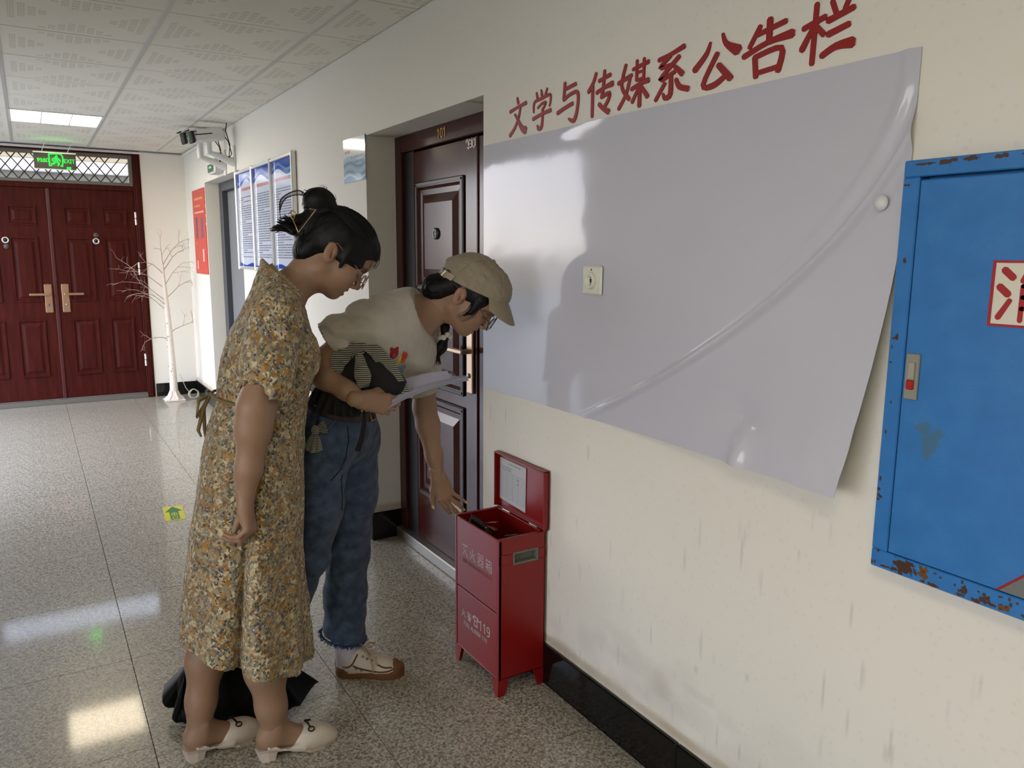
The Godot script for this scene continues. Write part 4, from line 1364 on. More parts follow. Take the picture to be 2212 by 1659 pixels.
func twig(mb: MB, p: Vector3, d: Vector3, ln: float, r: float, depth: int, rg: RandomNumberGenerator) -> void:
	var pts := PackedVector3Array([p])
	var rad := PackedFloat32Array([r])
	var q := p
	var dd := d
	for i in 4:
		dd = (dd + Vector3(rg.randf_range(-0.22, 0.22), rg.randf_range(-0.16, 0.14) - 0.05 * i * (1 if depth < 2 else 2), rg.randf_range(-0.22, 0.22))).normalized()
		q += dd * ln / 4.0
		q.x = minf(q.x, 0.235)
		q.z = maxf(q.z, -0.25)
		pts.append(q)
		rad.append(lerpf(r, r * 0.5, (i + 1) / 4.0))
		if depth > 0 and i > 0:
			var side := dd.cross(Vector3(rg.randf_range(-1, 1), rg.randf_range(-1, 1), rg.randf_range(-1, 1))).normalized()
			twig(mb, q, (dd * 0.75 + side * 0.7).normalized(), ln * rg.randf_range(0.35, 0.55), r * 0.55, depth - 1, rg)
	mb.tube(pts, rad, 5, false)

func make_tree() -> void:
	var o := Vector3(1.155, 0, -8.40)
	var t := thing("light_tree", "white artificial bare birch tree on a small square base beside the double door", "artificial tree", o)
	var cream := mat(Color(0.84, 0.80, 0.74), 0.6)
	var b := MB.new()
	b.box(Vector3(-0.095, 0, -0.095), Vector3(0.095, 0.012, 0.095), 0.004)
	b.lathe(PackedVector2Array([Vector2(0.090, 0.010), Vector2(0.072, 0.026), Vector2(0.050, 0.05), Vector2(0.038, 0.085)]), 20)
	for k in 6:
		var a := TAU * k / 6.0 + 0.2
		b.tube(PackedVector3Array([Vector3(cos(a) * 0.088, 0.012, sin(a) * 0.088), Vector3(cos(a) * 0.05, 0.045, sin(a) * 0.05), Vector3(cos(a) * 0.03, 0.10, sin(a) * 0.03)]), PackedFloat32Array([0.012, 0.014, 0.01]), 6)
	obj("base", b.done(), cream, t)
	var tr := MB.new()
	tr.tube(PackedVector3Array([Vector3(0, 0.04, 0), Vector3(0.002, 0.35, 0), Vector3(-0.006, 0.7, 0), Vector3(-0.018, 1.0, 0.005), Vector3(-0.026, 1.2, 0.005), Vector3(-0.028, 1.36, 0.005)]), PackedFloat32Array([0.040, 0.033, 0.029, 0.022, 0.015, 0.010]), 12)
	obj("trunk", tr.done(), cream, t)
	var bk := MB.new()
	var rg := RandomNumberGenerator.new()
	rg.seed = 15
	for i in 46:
		var y := rg.randf_range(0.2, 0.95)
		var a := rg.randf() * TAU
		var rr := lerpf(0.0365, 0.024, y)
		var cx := lerpf(0.0, -0.017, y)
		bk.box(Vector3(cx + cos(a) * rr - 0.004, y, sin(a) * rr - 0.003), Vector3(cx + cos(a) * rr + 0.004, y + 0.006, sin(a) * rr + 0.003), 0.001)
	var mk := obj("bark_mark", bk.done(), mat(Color(0.52, 0.47, 0.42), 0.7), t)
	mk.set_meta("kind", "stuff")
	var tw := mat(Color(0.68, 0.61, 0.55), 0.7)
	for q in [[0.66, 0.30, 0.55, 0.32], [0.62, -0.30, 0.25, 0.22], [0.90, -0.35, 0.75, 0.30], [1.0, -0.4, 0.9, 0.34], [1.02, 0.35, 0.7, 0.30], [1.12, -0.45, 0.8, 0.36], [1.15, 0.30, 1.0, 0.26], [1.25, -0.3, 1.0, 0.30], [1.3, 0.35, 0.9, 0.30], [1.34, -0.1, 1.0, 0.24], [1.36, 0.2, 1.0, 0.30], [0.95, -0.2, 0.6, 0.26]]:
		var mb := MB.new()
		var dz := rg.randf_range(-0.35, 0.35)
		twig(mb, Vector3(-0.02, q[0], 0), Vector3(q[1] * 1.6, q[2] * 0.75, dz).normalized(), q[3] * 1.15, 0.0044, 2, rg)
		obj("branch", mb.done(), tw, t)
	# its coiled cable and plug
	var co := thing("cable_coil", "small coil of pale cable on the floor beside the white tree", "cable", Vector3(1.335, 0, -8.36))
	var cl := MB.new()
	var pts := PackedVector3Array()
	for i in 120:
		var a := i * 0.42
		var r := 0.045 + 0.008 * sin(i * 0.9)
		pts.append(Vector3(cos(a) * r, 0.055 + sin(a) * 0.045 + 0.004 * sin(i * 1.7), 0.012 * sin(i * 0.21)))
	cl.tube(pts, PackedFloat32Array([0.0032]), 5)
	obj("coil", cl.done(), mat(Color(0.72, 0.69, 0.63), 0.5), co)
	var lead := MB.new()
	lead.tube(PackedVector3Array([Vector3(-0.03, 0.06, 0), Vector3(-0.07, 0.12, -0.02), Vector3(-0.115, 0.26, -0.035)]), PackedFloat32Array([0.003]), 5)
	obj("lead", lead.done(), mat(Color(0.72, 0.69, 0.63), 0.5), co)
# ---------------------------------------------------------------- smooth bodies: distance fields meshed as surface nets
class Prim:
	var kind := 0            # 0 tapered capsule, 1 ellipsoid, 2 function
	var a := Vector3.ZERO
	var ba := Vector3.ZERO
	var bb := 1.0
	var ra := 0.0
	var rb := 0.0
	var inv := Basis.IDENTITY
	var rad := Vector3.ONE
	var k := 0.01
	var cut := false
	var f: Callable
	func d(p: Vector3) -> float:
		if kind == 0:
			var pa := p - a
			var h := clampf(pa.dot(ba) / bb, 0.0, 1.0)
			return (pa - ba * h).length() - lerpf(ra, rb, h)
		if kind == 1:
			var q := inv * (p - a)
			var q1 := q / rad
			var k0 := q1.length()
			var k1 := (q1 / rad).length()
			return k0 * (k0 - 1.0) / maxf(k1, 1e-6)
		return f.call(p)

class Field:
	var prims: Array[Prim] = []
	var planes: Array = []          # [normal, offset, (centre, radius)]: everything beyond is taken off
	var lo := Vector3(1e9, 1e9, 1e9)
	var hi := Vector3(-1e9, -1e9, -1e9)
	var warp: Callable              # added to the distance: folds
	var warp_max := 0.0
	func grow(p: Vector3, r: float) -> void:
		lo = lo.min(p - Vector3(r, r, r))
		hi = hi.max(p + Vector3(r, r, r))
	func cap(a: Vector3, b: Vector3, ra: float, rb := -1.0, k := 0.02, cut := false) -> Field:
		var q := Prim.new()
		q.a = a
		q.ba = b - a
		q.bb = maxf(q.ba.length_squared(), 1e-9)
		q.ra = ra
		q.rb = ra if rb < 0.0 else rb
		q.k = k
		q.cut = cut
		prims.append(q)
		if not cut:
			grow(a, ra)
			grow(b, q.rb)
		return self
	func ell(c: Vector3, rad: Vector3, k := 0.02, turn := Basis.IDENTITY, cut := false) -> Field:
		var q := Prim.new()
		q.kind = 1
		q.a = c
		q.rad = rad
		q.inv = turn.transposed()
		q.k = k
		q.cut = cut
		prims.append(q)
		if not cut:
			grow(c, maxf(rad.x, maxf(rad.y, rad.z)))
		return self
	func fun(f: Callable, l: Vector3, h: Vector3, k := 0.02, cut := false) -> Field:
		var q := Prim.new()
		q.kind = 2
		q.f = f
		q.k = k
		q.cut = cut
		prims.append(q)
		if not cut:
			lo = lo.min(l)
			hi = hi.max(h)
		return self
	func chain(pts: Array, radii: Array, k := 0.02) -> Field:
		for i in pts.size() - 1:
			cap(pts[i], pts[i + 1], radii[i], radii[i + 1], k)
		return self
	func plane(n: Vector3, at: Vector3, c := Vector3.ZERO, r := 0.0) -> Field:
		planes.append([n.normalized(), n.normalized().dot(at), c, r])
		return self
	func ev(p: Vector3, list: Array[Prim]) -> float:
		var d := 1e3
		for q in list:
			var e := q.d(p)
			if q.cut:
				e = -e
				var h := maxf(q.k - absf(d - e), 0.0) / q.k
				d = maxf(d, e) + h * h * q.k * 0.25
			else:
				var h := maxf(q.k - absf(d - e), 0.0) / q.k
				d = minf(d, e) - h * h * q.k * 0.25
		if warp_max > 0.0 and absf(d) < warp_max * 3.0:
			d += warp.call(p)
		for pl in planes:
			if pl[3] == 0.0 or p.distance_to(pl[2]) < pl[3]:
				d = maxf(d, p.dot(pl[0]) - pl[1])
		return d
	# vertices, normals and triangles of the zero surface
	func mesh(cell: float, paint = null) -> ArrayMesh:
		var l := lo - Vector3.ONE * (cell * 3.0 + warp_max)
		var h := hi + Vector3.ONE * (cell * 3.0 + warp_max)
		var B := 6
		var nx := (int((h.x - l.x) / cell) / B + 1) * B
		var ny := (int((h.y - l.y) / cell) / B + 1) * B
		var nz := (int((h.z - l.z) / cell) / B + 1) * B
		var val := PackedFloat32Array()
		val.resize(nx * ny * nz)
		var idx := PackedInt32Array()
		idx.resize(nx * ny * nz)
		idx.fill(-1)
		var live: Array[Vector3i] = []
		var half := cell * B * 0.5
		var reach := half * 1.7321
		for bz in nz / B:
			for by in ny / B:
				for bx in nx / B:
					var c := l + Vector3(bx, by, bz) * (cell * B) + Vector3.ONE * (half - cell * 0.5)
					var near: Array[Prim] = []
					var dmin := 1e3
					var ds := PackedFloat32Array()
					for q in prims:
						var e := q.d(c)
						ds.append(e)
						if not q.cut:
							dmin = minf(dmin, e)
					var d := 1e3
					if dmin < reach * 1.6 + 0.03 + warp_max:
						for i in prims.size():
							var q := prims[i]
							if q.cut:
								if ds[i] < reach * 1.6 + q.k + 0.01:
									near.append(q)
							elif ds[i] < dmin + reach * 3.2 + q.k + 0.01:
								near.append(q)
						d = ev(c, near)
					else:
						d = dmin
					var x0 := bx * B
					var y0 := by * B
					var z0 := bz * B
					if absf(d) > reach * 1.45 + warp_max * 1.5 + 0.004 or near.is_empty():
						for z in range(z0, z0 + B):
							for y in range(y0, y0 + B):
								var o := (z * ny + y) * nx
								for x in range(x0, x0 + B):
									val[o + x] = d
						continue
					live.append(Vector3i(x0, y0, z0))
					for z in range(z0, z0 + B):
						for y in range(y0, y0 + B):
							var o := (z * ny + y) * nx
							for x in range(x0, x0 + B):
								val[o + x] = ev(l + Vector3(x, y, z) * cell, near)
		var verts := PackedVector3Array()
		var norms := PackedVector3Array()
		var cols := PackedColorArray()
		var cells: Array[Vector3i] = []
		var off := PackedInt32Array([0, 1, nx, nx + 1, nx * ny, nx * ny + 1, nx * ny + nx, nx * ny + nx + 1])
		for b in live:
			for z in range(maxi(b.z - 1, 0), mini(b.z + B, nz - 1)):
				for y in range(maxi(b.y - 1, 0), mini(b.y + B, ny - 1)):
					for x in range(maxi(b.x - 1, 0), mini(b.x + B, nx - 1)):
						var o := (z * ny + y) * nx + x
						if idx[o] != -1:
							continue
						var v0 := val[o]
						var v1 := val[o + 1]
						var v2 := val[o + nx]
						var v3 := val[o + nx + 1]
						var v4 := val[o + off[4]]
						var v5 := val[o + off[5]]
						var v6 := val[o + off[6]]
						var v7 := val[o + off[7]]
						var m := int(v0 < 0) + int(v1 < 0) + int(v2 < 0) + int(v3 < 0) + int(v4 < 0) + int(v5 < 0) + int(v6 < 0) + int(v7 < 0)
						if m == 0 or m == 8:
							idx[o] = -2
							continue
						var s := Vector3.ZERO
						var n := 0
						if (v0 < 0) != (v1 < 0): s += Vector3(v0 / (v0 - v1), 0, 0); n += 1
						if (v2 < 0) != (v3 < 0): s += Vector3(v2 / (v2 - v3), 1, 0); n += 1
						if (v4 < 0) != (v5 < 0): s += Vector3(v4 / (v4 - v5), 0, 1); n += 1
						if (v6 < 0) != (v7 < 0): s += Vector3(v6 / (v6 - v7), 1, 1); n += 1
						if (v0 < 0) != (v2 < 0): s += Vector3(0, v0 / (v0 - v2), 0); n += 1
						if (v1 < 0) != (v3 < 0): s += Vector3(1, v1 / (v1 - v3), 0); n += 1
						if (v4 < 0) != (v6 < 0): s += Vector3(0, v4 / (v4 - v6), 1); n += 1
						if (v5 < 0) != (v7 < 0): s += Vector3(1, v5 / (v5 - v7), 1); n += 1
						if (v0 < 0) != (v4 < 0): s += Vector3(0, 0, v0 / (v0 - v4)); n += 1
						if (v1 < 0) != (v5 < 0): s += Vector3(1, 0, v1 / (v1 - v5)); n += 1
						if (v2 < 0) != (v6 < 0): s += Vector3(0, 1, v2 / (v2 - v6)); n += 1
						if (v3 < 0) != (v7 < 0): s += Vector3(1, 1, v3 / (v3 - v7)); n += 1
						idx[o] = verts.size()
						var p := l + (Vector3(x, y, z) + s / n) * cell
						verts.append(p)
						norms.append(Vector3(v1 + v3 + v5 + v7 - v0 - v2 - v4 - v6, v2 + v3 + v6 + v7 - v0 - v1 - v4 - v5, v4 + v5 + v6 + v7 - v0 - v1 - v2 - v3).normalized())
						if paint != null:
							cols.append(paint.call(p))
						cells.append(Vector3i(x, y, z))
		var tris := PackedInt32Array()
		for c in cells:
			var o := (c.z * ny + c.y) * nx + c.x
			var v := val[o]
			if c.y > 0 and c.z > 0 and (v < 0) != (val[o + 1] < 0):
				quad(tris, idx, o, o - nx, o - off[4] - nx, o - off[4], v < 0)
			if c.x > 0 and c.z > 0 and (v < 0) != (val[o + nx] < 0):
				quad(tris, idx, o, o - off[4], o - off[4] - 1, o - 1, v < 0)
			if c.x > 0 and c.y > 0 and (v < 0) != (val[o + off[4]] < 0):
				quad(tris, idx, o, o - 1, o - 1 - nx, o - nx, v < 0)
		var arr := []
		arr.resize(Mesh.ARRAY_MAX)
		arr[Mesh.ARRAY_VERTEX] = verts
		arr[Mesh.ARRAY_NORMAL] = norms
		if paint != null:
			arr[Mesh.ARRAY_COLOR] = cols
		arr[Mesh.ARRAY_INDEX] = tris
		var am := ArrayMesh.new()
		am.add_surface_from_arrays(Mesh.PRIMITIVE_TRIANGLES, arr)
		return am
	func quad(t: PackedInt32Array, idx: PackedInt32Array, a: int, b: int, c: int, d: int, inside: bool) -> void:
		var i := idx[a]
		var j := idx[b]
		var k := idx[c]
		var m := idx[d]
		if i < 0 or j < 0 or k < 0 or m < 0:
			return
		if inside:   # Godot's front faces run clockwise
			t.append_array(PackedInt32Array([i, k, j, i, m, k]))
		else:
			t.append_array(PackedInt32Array([i, j, k, i, k, m]))
# ---------------------------------------------------------------- the two people
const SKIN := Color(0.31, 0.182, 0.112)       # linear
var skin_mat: StandardMaterial3D

func merge_meshes(list: Array) -> ArrayMesh:
	var v := PackedVector3Array()
	var n := PackedVector3Array()
	var c := PackedColorArray()
	var ix := PackedInt32Array()
	for e in list:
		var a: Array = e[0].surface_get_arrays(0)
		var t: Transform3D = e[1]
		var base := v.size()
		var vv: PackedVector3Array = a[Mesh.ARRAY_VERTEX]
		var nn: PackedVector3Array = a[Mesh.ARRAY_NORMAL]
		var has: bool = a[Mesh.ARRAY_COLOR] != null
		for i in vv.size():
			v.append(t * vv[i])
			n.append(t.basis * nn[i])
			c.append(a[Mesh.ARRAY_COLOR][i] if has else SKIN)
		var ii: PackedInt32Array = a[Mesh.ARRAY_INDEX]
		var flip := t.basis.determinant() < 0
		for i in range(0, ii.size(), 3):
			ix.append(base + ii[i])
			ix.append(base + ii[i + 2 if flip else i + 1])
			ix.append(base + ii[i + 1 if flip else i + 2])
	var arr := []
	arr.resize(Mesh.ARRAY_MAX)
	arr[Mesh.ARRAY_VERTEX] = v
	arr[Mesh.ARRAY_NORMAL] = n
	arr[Mesh.ARRAY_COLOR] = c
	arr[Mesh.ARRAY_INDEX] = ix
	var am := ArrayMesh.new()
	am.add_surface_from_arrays(Mesh.PRIMITIVE_TRIANGLES, arr)
	return am

# head: x is where the face looks, y up, z to the person's right; the origin lies between the ears
func head_mesh(neck_to: Vector3, neck_r: float, mouth_open: float, lip: Color) -> ArrayMesh:
	var f := Field.new()
	f.ell(Vector3(0.004, 0.050, 0), Vector3(0.096, 0.076, 0.073), 0.02)
	f.ell(Vector3(0.040, 0.048, 0), Vector3(0.064, 0.050, 0.060), 0.03)
	f.ell(Vector3(0.036, -0.018, 0), Vector3(0.060, 0.068, 0.058), 0.03)
	f.ell(Vector3(0.084, 0.030, 0), Vector3(0.023, 0.013, 0.044), 0.02)
	for s in [-1.0, 1.0]:
		f.ell(Vector3(0.062, -0.020, s * 0.034), Vector3(0.030, 0.030, 0.027), 0.025)
		f.cap(Vector3(0.0, -0.046, s * 0.049), Vector3(0.062, -0.077, s * 0.012), 0.016, 0.015, 0.025)
	f.ell(Vector3(0.042, -0.055, 0), Vector3(0.040, 0.033, 0.039), 0.03)
	f.ell(Vector3(0.072, -0.0815, 0), Vector3(0.0165, 0.0135, 0.0185), 0.016)
	f.ell(Vector3(0.075, -0.052, 0), Vector3(0.0205, 0.018, 0.027), 0.016)
	for s in [-1.0, 1.0]:
		f.ell(Vector3(0.106, 0.011, s * 0.032), Vector3(0.019, 0.0125, 0.018), 0.014, Basis.IDENTITY, true)
		f.ell(Vector3(0.0855, 0.008, s * 0.032), Vector3(0.0125, 0.0105, 0.014), 0.004)
	f.cap(Vector3(0.0965, 0.012, 0), Vector3(0.1125, -0.022, 0), 0.0062, 0.0088, 0.008)
	f.ell(Vector3(0.1145, -0.026, 0), Vector3(0.0090, 0.0082, 0.0092), 0.006)
	for s in [-1.0, 1.0]:
		f.ell(Vector3(0.103, -0.032, s * 0.0105), Vector3(0.010, 0.0075, 0.007), 0.005)
		f.ell(Vector3(0.106, -0.040, s * 0.0065), Vector3(0.005, 0.0035, 0.003), 0.003, Basis.IDENTITY, true)
	f.ell(Vector3(0.0915, -0.0500, 0), Vector3(0.0100, 0.0052, 0.0185), 0.004)
	f.ell(Vector3(0.0885, -0.0635 - mouth_open, 0), Vector3(0.0100, 0.0058, 0.0160), 0.004)
	f.ell(Vector3(0.098, -0.0568 - mouth_open * 0.5, 0), Vector3(0.013, 0.0016 + mouth_open * 0.55, 0.0175), 0.003, Basis.IDENTITY, true)
	f.cap(Vector3(-0.022, -0.025, 0), neck_to, neck_r, neck_r * 1.06, 0.035)
	f.cap(Vector3(0.008, -0.055, 0), neck_to.lerp(Vector3(0.0, -0.05, 0), 0.45), 0.030, 0.030, 0.03)
	for s in [-1.0, 1.0]:   # ears
		var t := Basis(Vector3(0, 0, 1), 0.22) * Basis(Vector3(0, 1, 0), s * 0.30)
		f.ell(Vector3(-0.008, 0.004, s * 0.0735), Vector3(0.0185, 0.0315, 0.0085), 0.008, t)
		f.ell(Vector3(-0.004, 0.005, s * 0.0830), Vector3(0.0105, 0.019, 0.0065), 0.004, t, true)
		f.ell(Vector3(0.001, -0.003, s * 0.0780), Vector3(0.005, 0.008, 0.007), 0.003, t, true)
		f.cap(Vector3(-0.013, 0.014, s * 0.0780), Vector3(-0.006, -0.008, s * 0.0790), 0.0022, 0.0028, 0.003)
		f.ell(Vector3(0.003, -0.001, s * 0.0765), Vector3(0.0035, 0.0055, 0.0035), 0.003, t)
	var dark := Color(0.025, 0.016, 0.012)
	var paint := func(p: Vector3) -> Color:
		var c := SKIN
		var az := absf(p.z)
		# lips
		var l := Vector2((p.y + 0.0568 + mouth_open * 0.5) / (0.0105 + mouth_open * 0.6), az / 0.020).length()
		if p.x > 0.078:
			c = c.lerp(lip, clampf((1.05 - l) * 5.0, 0.0, 1.0))
			if absf(p.y + 0.0568 + mouth_open * 0.5) < 0.0012 + mouth_open * 0.45 and az < 0.016:
				c = c.lerp(Color(0.08, 0.02, 0.018), 0.8)
		# brows and the lash line of lowered lids
		if p.x > 0.055:
			var bw := 0.030 - 0.010 * pow((az - 0.034) / 0.02, 2.0)
			if az > 0.012 and az < 0.056 and absf(p.y - bw) < 0.0036:
				c = c.lerp(dark, 0.72)
			var ls := -0.001 + 10.0 * pow(az - 0.032, 2.0)
			if az > 0.016 and az < 0.050 and absf(p.y - ls) < 0.0022 and p.x > 0.07:
				c = c.lerp(dark, 0.85)
			c = c.lerp(Color(0.42, 0.19, 0.125), 0.35 * clampf(1.0 - Vector2((p.y + 0.02) / 0.03, (az - 0.042) / 0.022).length(), 0.0, 1.0))
		# ear hollows and finger-warm rims
		if az > 0.062 and p.x < 0.02 and p.x > -0.035 and p.y < 0.045 and p.y > -0.04:
			c = c.lerp(Color(0.40, 0.19, 0.12), 0.4)
		return c
	return f.mesh(0.0030, paint)

# hand: along = wrist to knuckles, back = out of the back of the hand, thumb = thumb side; bends in degrees
func hand_mesh(at: Vector3, along: Vector3, back: Vector3, thumb_side: Vector3, bends: Array, splay: Array, thumb: Array, s := 0.93) -> Array:
	var b := Basis(along.normalized(), back.normalized(), thumb_side.normalized())
	var f := Field.new()
	var P := func(x: float, y: float, z: float) -> Vector3: return at + b * (Vector3(x, y, z) * s)
	var mcp := [Vector3(0.086, 0.000, 0.026), Vector3(0.089, 0.003, 0.008), Vector3(0.084, 0.001, -0.010), Vector3(0.075, -0.003, -0.026)]
	var lens := [[0.041, 0.024, 0.019], [0.045, 0.028, 0.020], [0.042, 0.026, 0.019], [0.033, 0.020, 0.017]]
	var rad := [0.0088, 0.0090, 0.0084, 0.0074]
	f.cap(P.call(-0.03, 0, 0.007), P.call(0.008, 0, 0.010), 0.019 * s, 0.018 * s, 0.014)
	f.cap(P.call(-0.03, 0, -0.008), P.call(0.008, 0, -0.010), 0.018 * s, 0.017 * s, 0.014)
	for i in 4:
		var m: Vector3 = mcp[i]
		f.cap(P.call(0.008, 0, m.z * 0.55), P.call(m.x - 0.004, m.y - 0.001, m.z), 0.0145 * s, rad[i] * 1.28 * s, 0.014)
	f.ell(P.call(0.040, -0.012, -0.016), Vector3(0.030, 0.010, 0.013) * s, 0.012, b)
	var tips := []
	for i in 4:
		var p: Vector3 = mcp[i]
		var ang := 0.0
		var yaw: float = deg_to_rad(splay[i])
		var r: float = rad[i]
		for k in 3:
			ang += deg_to_rad(bends[i][k])
			var d := Vector3(cos(ang) * cos(yaw), -sin(ang), cos(ang) * sin(yaw))
			var q: Vector3 = p + d * lens[i][k]
			f.cap(P.call(p.x, p.y, p.z), P.call(q.x, q.y, q.z), r * s, r * 0.90 * s, 0.0045 if k > 0 else 0.008)
			r *= 0.90
			p = q
			if k == 2:
				tips.append([P.call(p.x, p.y, p.z), (b * d).normalized(), (b * Vector3(sin(ang) * cos(yaw), cos(ang), sin(ang) * sin(yaw))).normalized(), r * s])
	# thumb: leaves the side of the palm near its base
	var t0 := Vector3(0.020, -0.006, 0.020)
	var t1: Vector3 = thumb[0]
	var t2: Vector3 = thumb[1]
	var t3: Vector3 = thumb[2]
	f.cap(P.call(t0.x, t0.y, t0.z), P.call(t1.x, t1.y, t1.z), 0.0150 * s, 0.0118 * s, 0.014)
	f.cap(P.call(t1.x, t1.y, t1.z), P.call(t2.x, t2.y, t2.z), 0.0108 * s, 0.0098 * s, 0.006)
	f.cap(P.call(t2.x, t2.y, t2.z), P.call(t3.x, t3.y, t3.z), 0.0098 * s, 0.0080 * s, 0.005)
	var td: Vector3 = (b * (t3 - t2)).normalized()
	tips.append([P.call(t3.x, t3.y, t3.z), td, (b * Vector3(0.25, 0.75, 0.6)).slide(td).normalized(), 0.0082 * s])
	return [f.mesh(0.0028), tips]

func nails(tips: Array, m: Material, parent: Node3D) -> void:
	for t in tips:
		var d: Vector3 = t[1]
		var u: Vector3 = t[2]
		var w := d.cross(u).normalized()
		var r: float = t[3]
		var mb := MB.new()
		var rows := []
		for i in 6:
			var row := PackedVector3Array()
			var x := lerpf(-0.0045, r + 0.0022, i / 5.0)
			for j in 7:
				var a := lerpf(-1.0, 1.0, j / 6.0)
				var wide: float = r * 0.80 * (1.0 - 0.25 * pow(i / 5.0, 3.0)) * (0.85 if i == 0 else 1.0)
				var hgt := r * (1.02 - 0.28 * a * a) - 0.0010 * pow(i / 5.0, 2.0) * 2.0
				row.append(t[0] + d * x + w * (a * wide) + u * hgt)
			rows.append(row)
		mb.sheet(rows, 0.0006)
		obj("nail", mb.done(), m, parent)

func hair_tubes(mb: MB, list: Array) -> void:
	for e in list:
		mb.tube(e[0], e[1], 5, true)

# a smooth run of points through the given ones
func curve(p: Array, steps := 5) -> PackedVector3Array:
	var q := PackedVector3Array()
	for i in p.size() - 1:
		var a: Vector3 = p[maxi(i - 1, 0)]
		var b: Vector3 = p[i]
		var c: Vector3 = p[i + 1]
		var d: Vector3 = p[mini(i + 2, p.size() - 1)]
		for k in steps:
			q.append(b.cubic_interpolate(c, a, d, float(k) / steps))
	q.append(p[-1])
	return q

# locks lying on an ellipsoid of hair, all drawn towards one knot
func comb(mb: MB, r: RandomNumberGenerator, c: Vector3, rad: Vector3, knot: Vector3, n: int, low := 0.35) -> void:
	var kd := ((knot - c) / rad).normalized()
	for i in n:
		var side := 1.0 if i % 2 else -1.0
		var az := r.randf_range(0.05, 1.0) * side
		var d := Vector3(cos(az * 1.5) * 0.93, r.randf_range(low, 0.55), sin(az * 1.5)).normalized()
		if d.dot(kd) > 0.75:
			continue
		var pts := PackedVector3Array()
		var t1 := r.randf_range(0.55, 0.98)
		var lift := 1.0 + r.randf_range(-0.004, 0.010)
		for k in 11:
			var q := d.slerp(kd, lerpf(0.0, t1, k / 10.0))
			pts.append(c + q * rad * lift)
		var w := r.randf_range(0.0008, 0.0020)
		mb.tube(pts, PackedFloat32Array([w * 0.4, w, w, w, w, w, w, w, w, w * 0.8, w * 0.3]), 5, false)

func ring_points(c: Vector3, ex: Vector3, ey: Vector3, n := 28) -> PackedVector3Array:
	var p := PackedVector3Array()
	for i in n + 1:
		var a := TAU * i / n
		p.append(c + ex * cos(a) + ey * sin(a))
	return p

func spectacles(parent: Node3D, ht: Transform3D, metal: Material, drop: float) -> void:
	var g := Node3D.new()
	g.name = "glasses"
	parent.add_child(g)
	g.transform = ht
	var tilt := Vector3(-0.18, 1.0, 0).normalized()
	for s in [-1.0, 1.0]:
		var c := Vector3(0.1215, 0.004 - drop, s * 0.034)
		var side := Vector3(-0.10 * s, 0, 1).normalized()
		var rim := MB.new()
		rim.tube(ring_points(c, side * 0.0245, tilt * 0.0215), PackedFloat32Array([0.0011]), 6)
		rim.tube(ring_points(c + Vector3(-0.0015, 0, 0), side * 0.0235, tilt * 0.0205), PackedFloat32Array([0.0012]), 6)
		obj("rim", rim.done(), metal, g)
		var lens := MB.new()
		lens.lathe(PackedVector2Array([Vector2(0.0, 0.0012), Vector2(0.023, 0.0), Vector2(0.023, -0.0012), Vector2(0, -0.0004)]), 24, tx(c, side, tilt.cross(side) * -1.0, tilt))
		obj("lens", lens.done(), M.glass, g)
		var tm := MB.new()
		tm.tube(PackedVector3Array([c + side * s * 0.0245 + Vector3(0, 0.005, 0), Vector3(0.100, 0.012 - drop * 0.6, s * 0.066), Vector3(0.03, 0.026, s * 0.0775), Vector3(-0.008, 0.034, s * 0.080), Vector3(-0.028, 0.020, s * 0.078)]), PackedFloat32Array([0.0013, 0.0012, 0.0012, 0.0013, 0.0016]), 6)
		obj("temple", tm.done(), metal, g)
	var br := MB.new()
	br.tube(PackedVector3Array([Vector3(0.1205, 0.008 - drop, 0.0105), Vector3(0.1235, 0.012 - drop, 0), Vector3(0.1205, 0.008 - drop, -0.0105)]), PackedFloat32Array([0.0011]), 6)
	br.tube(PackedVector3Array([Vector3(0.118, 0.002 - drop, 0.011), Vector3(0.113, -0.006 - drop, 0.0105)]), PackedFloat32Array([0.0012, 0.0022]), 6)
	br.tube(PackedVector3Array([Vector3(0.118, 0.002 - drop, -0.011), Vector3(0.113, -0.006 - drop, -0.0105)]), PackedFloat32Array([0.0012, 0.0022]), 6)
	obj("bridge", br.done(), metal, g)

func cloth(im: Image, period: float, rough := 0.85) -> StandardMaterial3D:
	var m := tex_mat(im, rough, Vector3.ONE / period, 1)
	m.rim_enabled = true
	m.rim = 0.25
	m.rim_tint = 0.6
	return m

func head_frame(at: Vector3, pitch: float, turn: float) -> Transform3D:
	return Transform3D(Basis(Vector3.UP, -deg_to_rad(turn)) * Basis(Vector3(0, 0, 1), -deg_to_rad(pitch)), at)

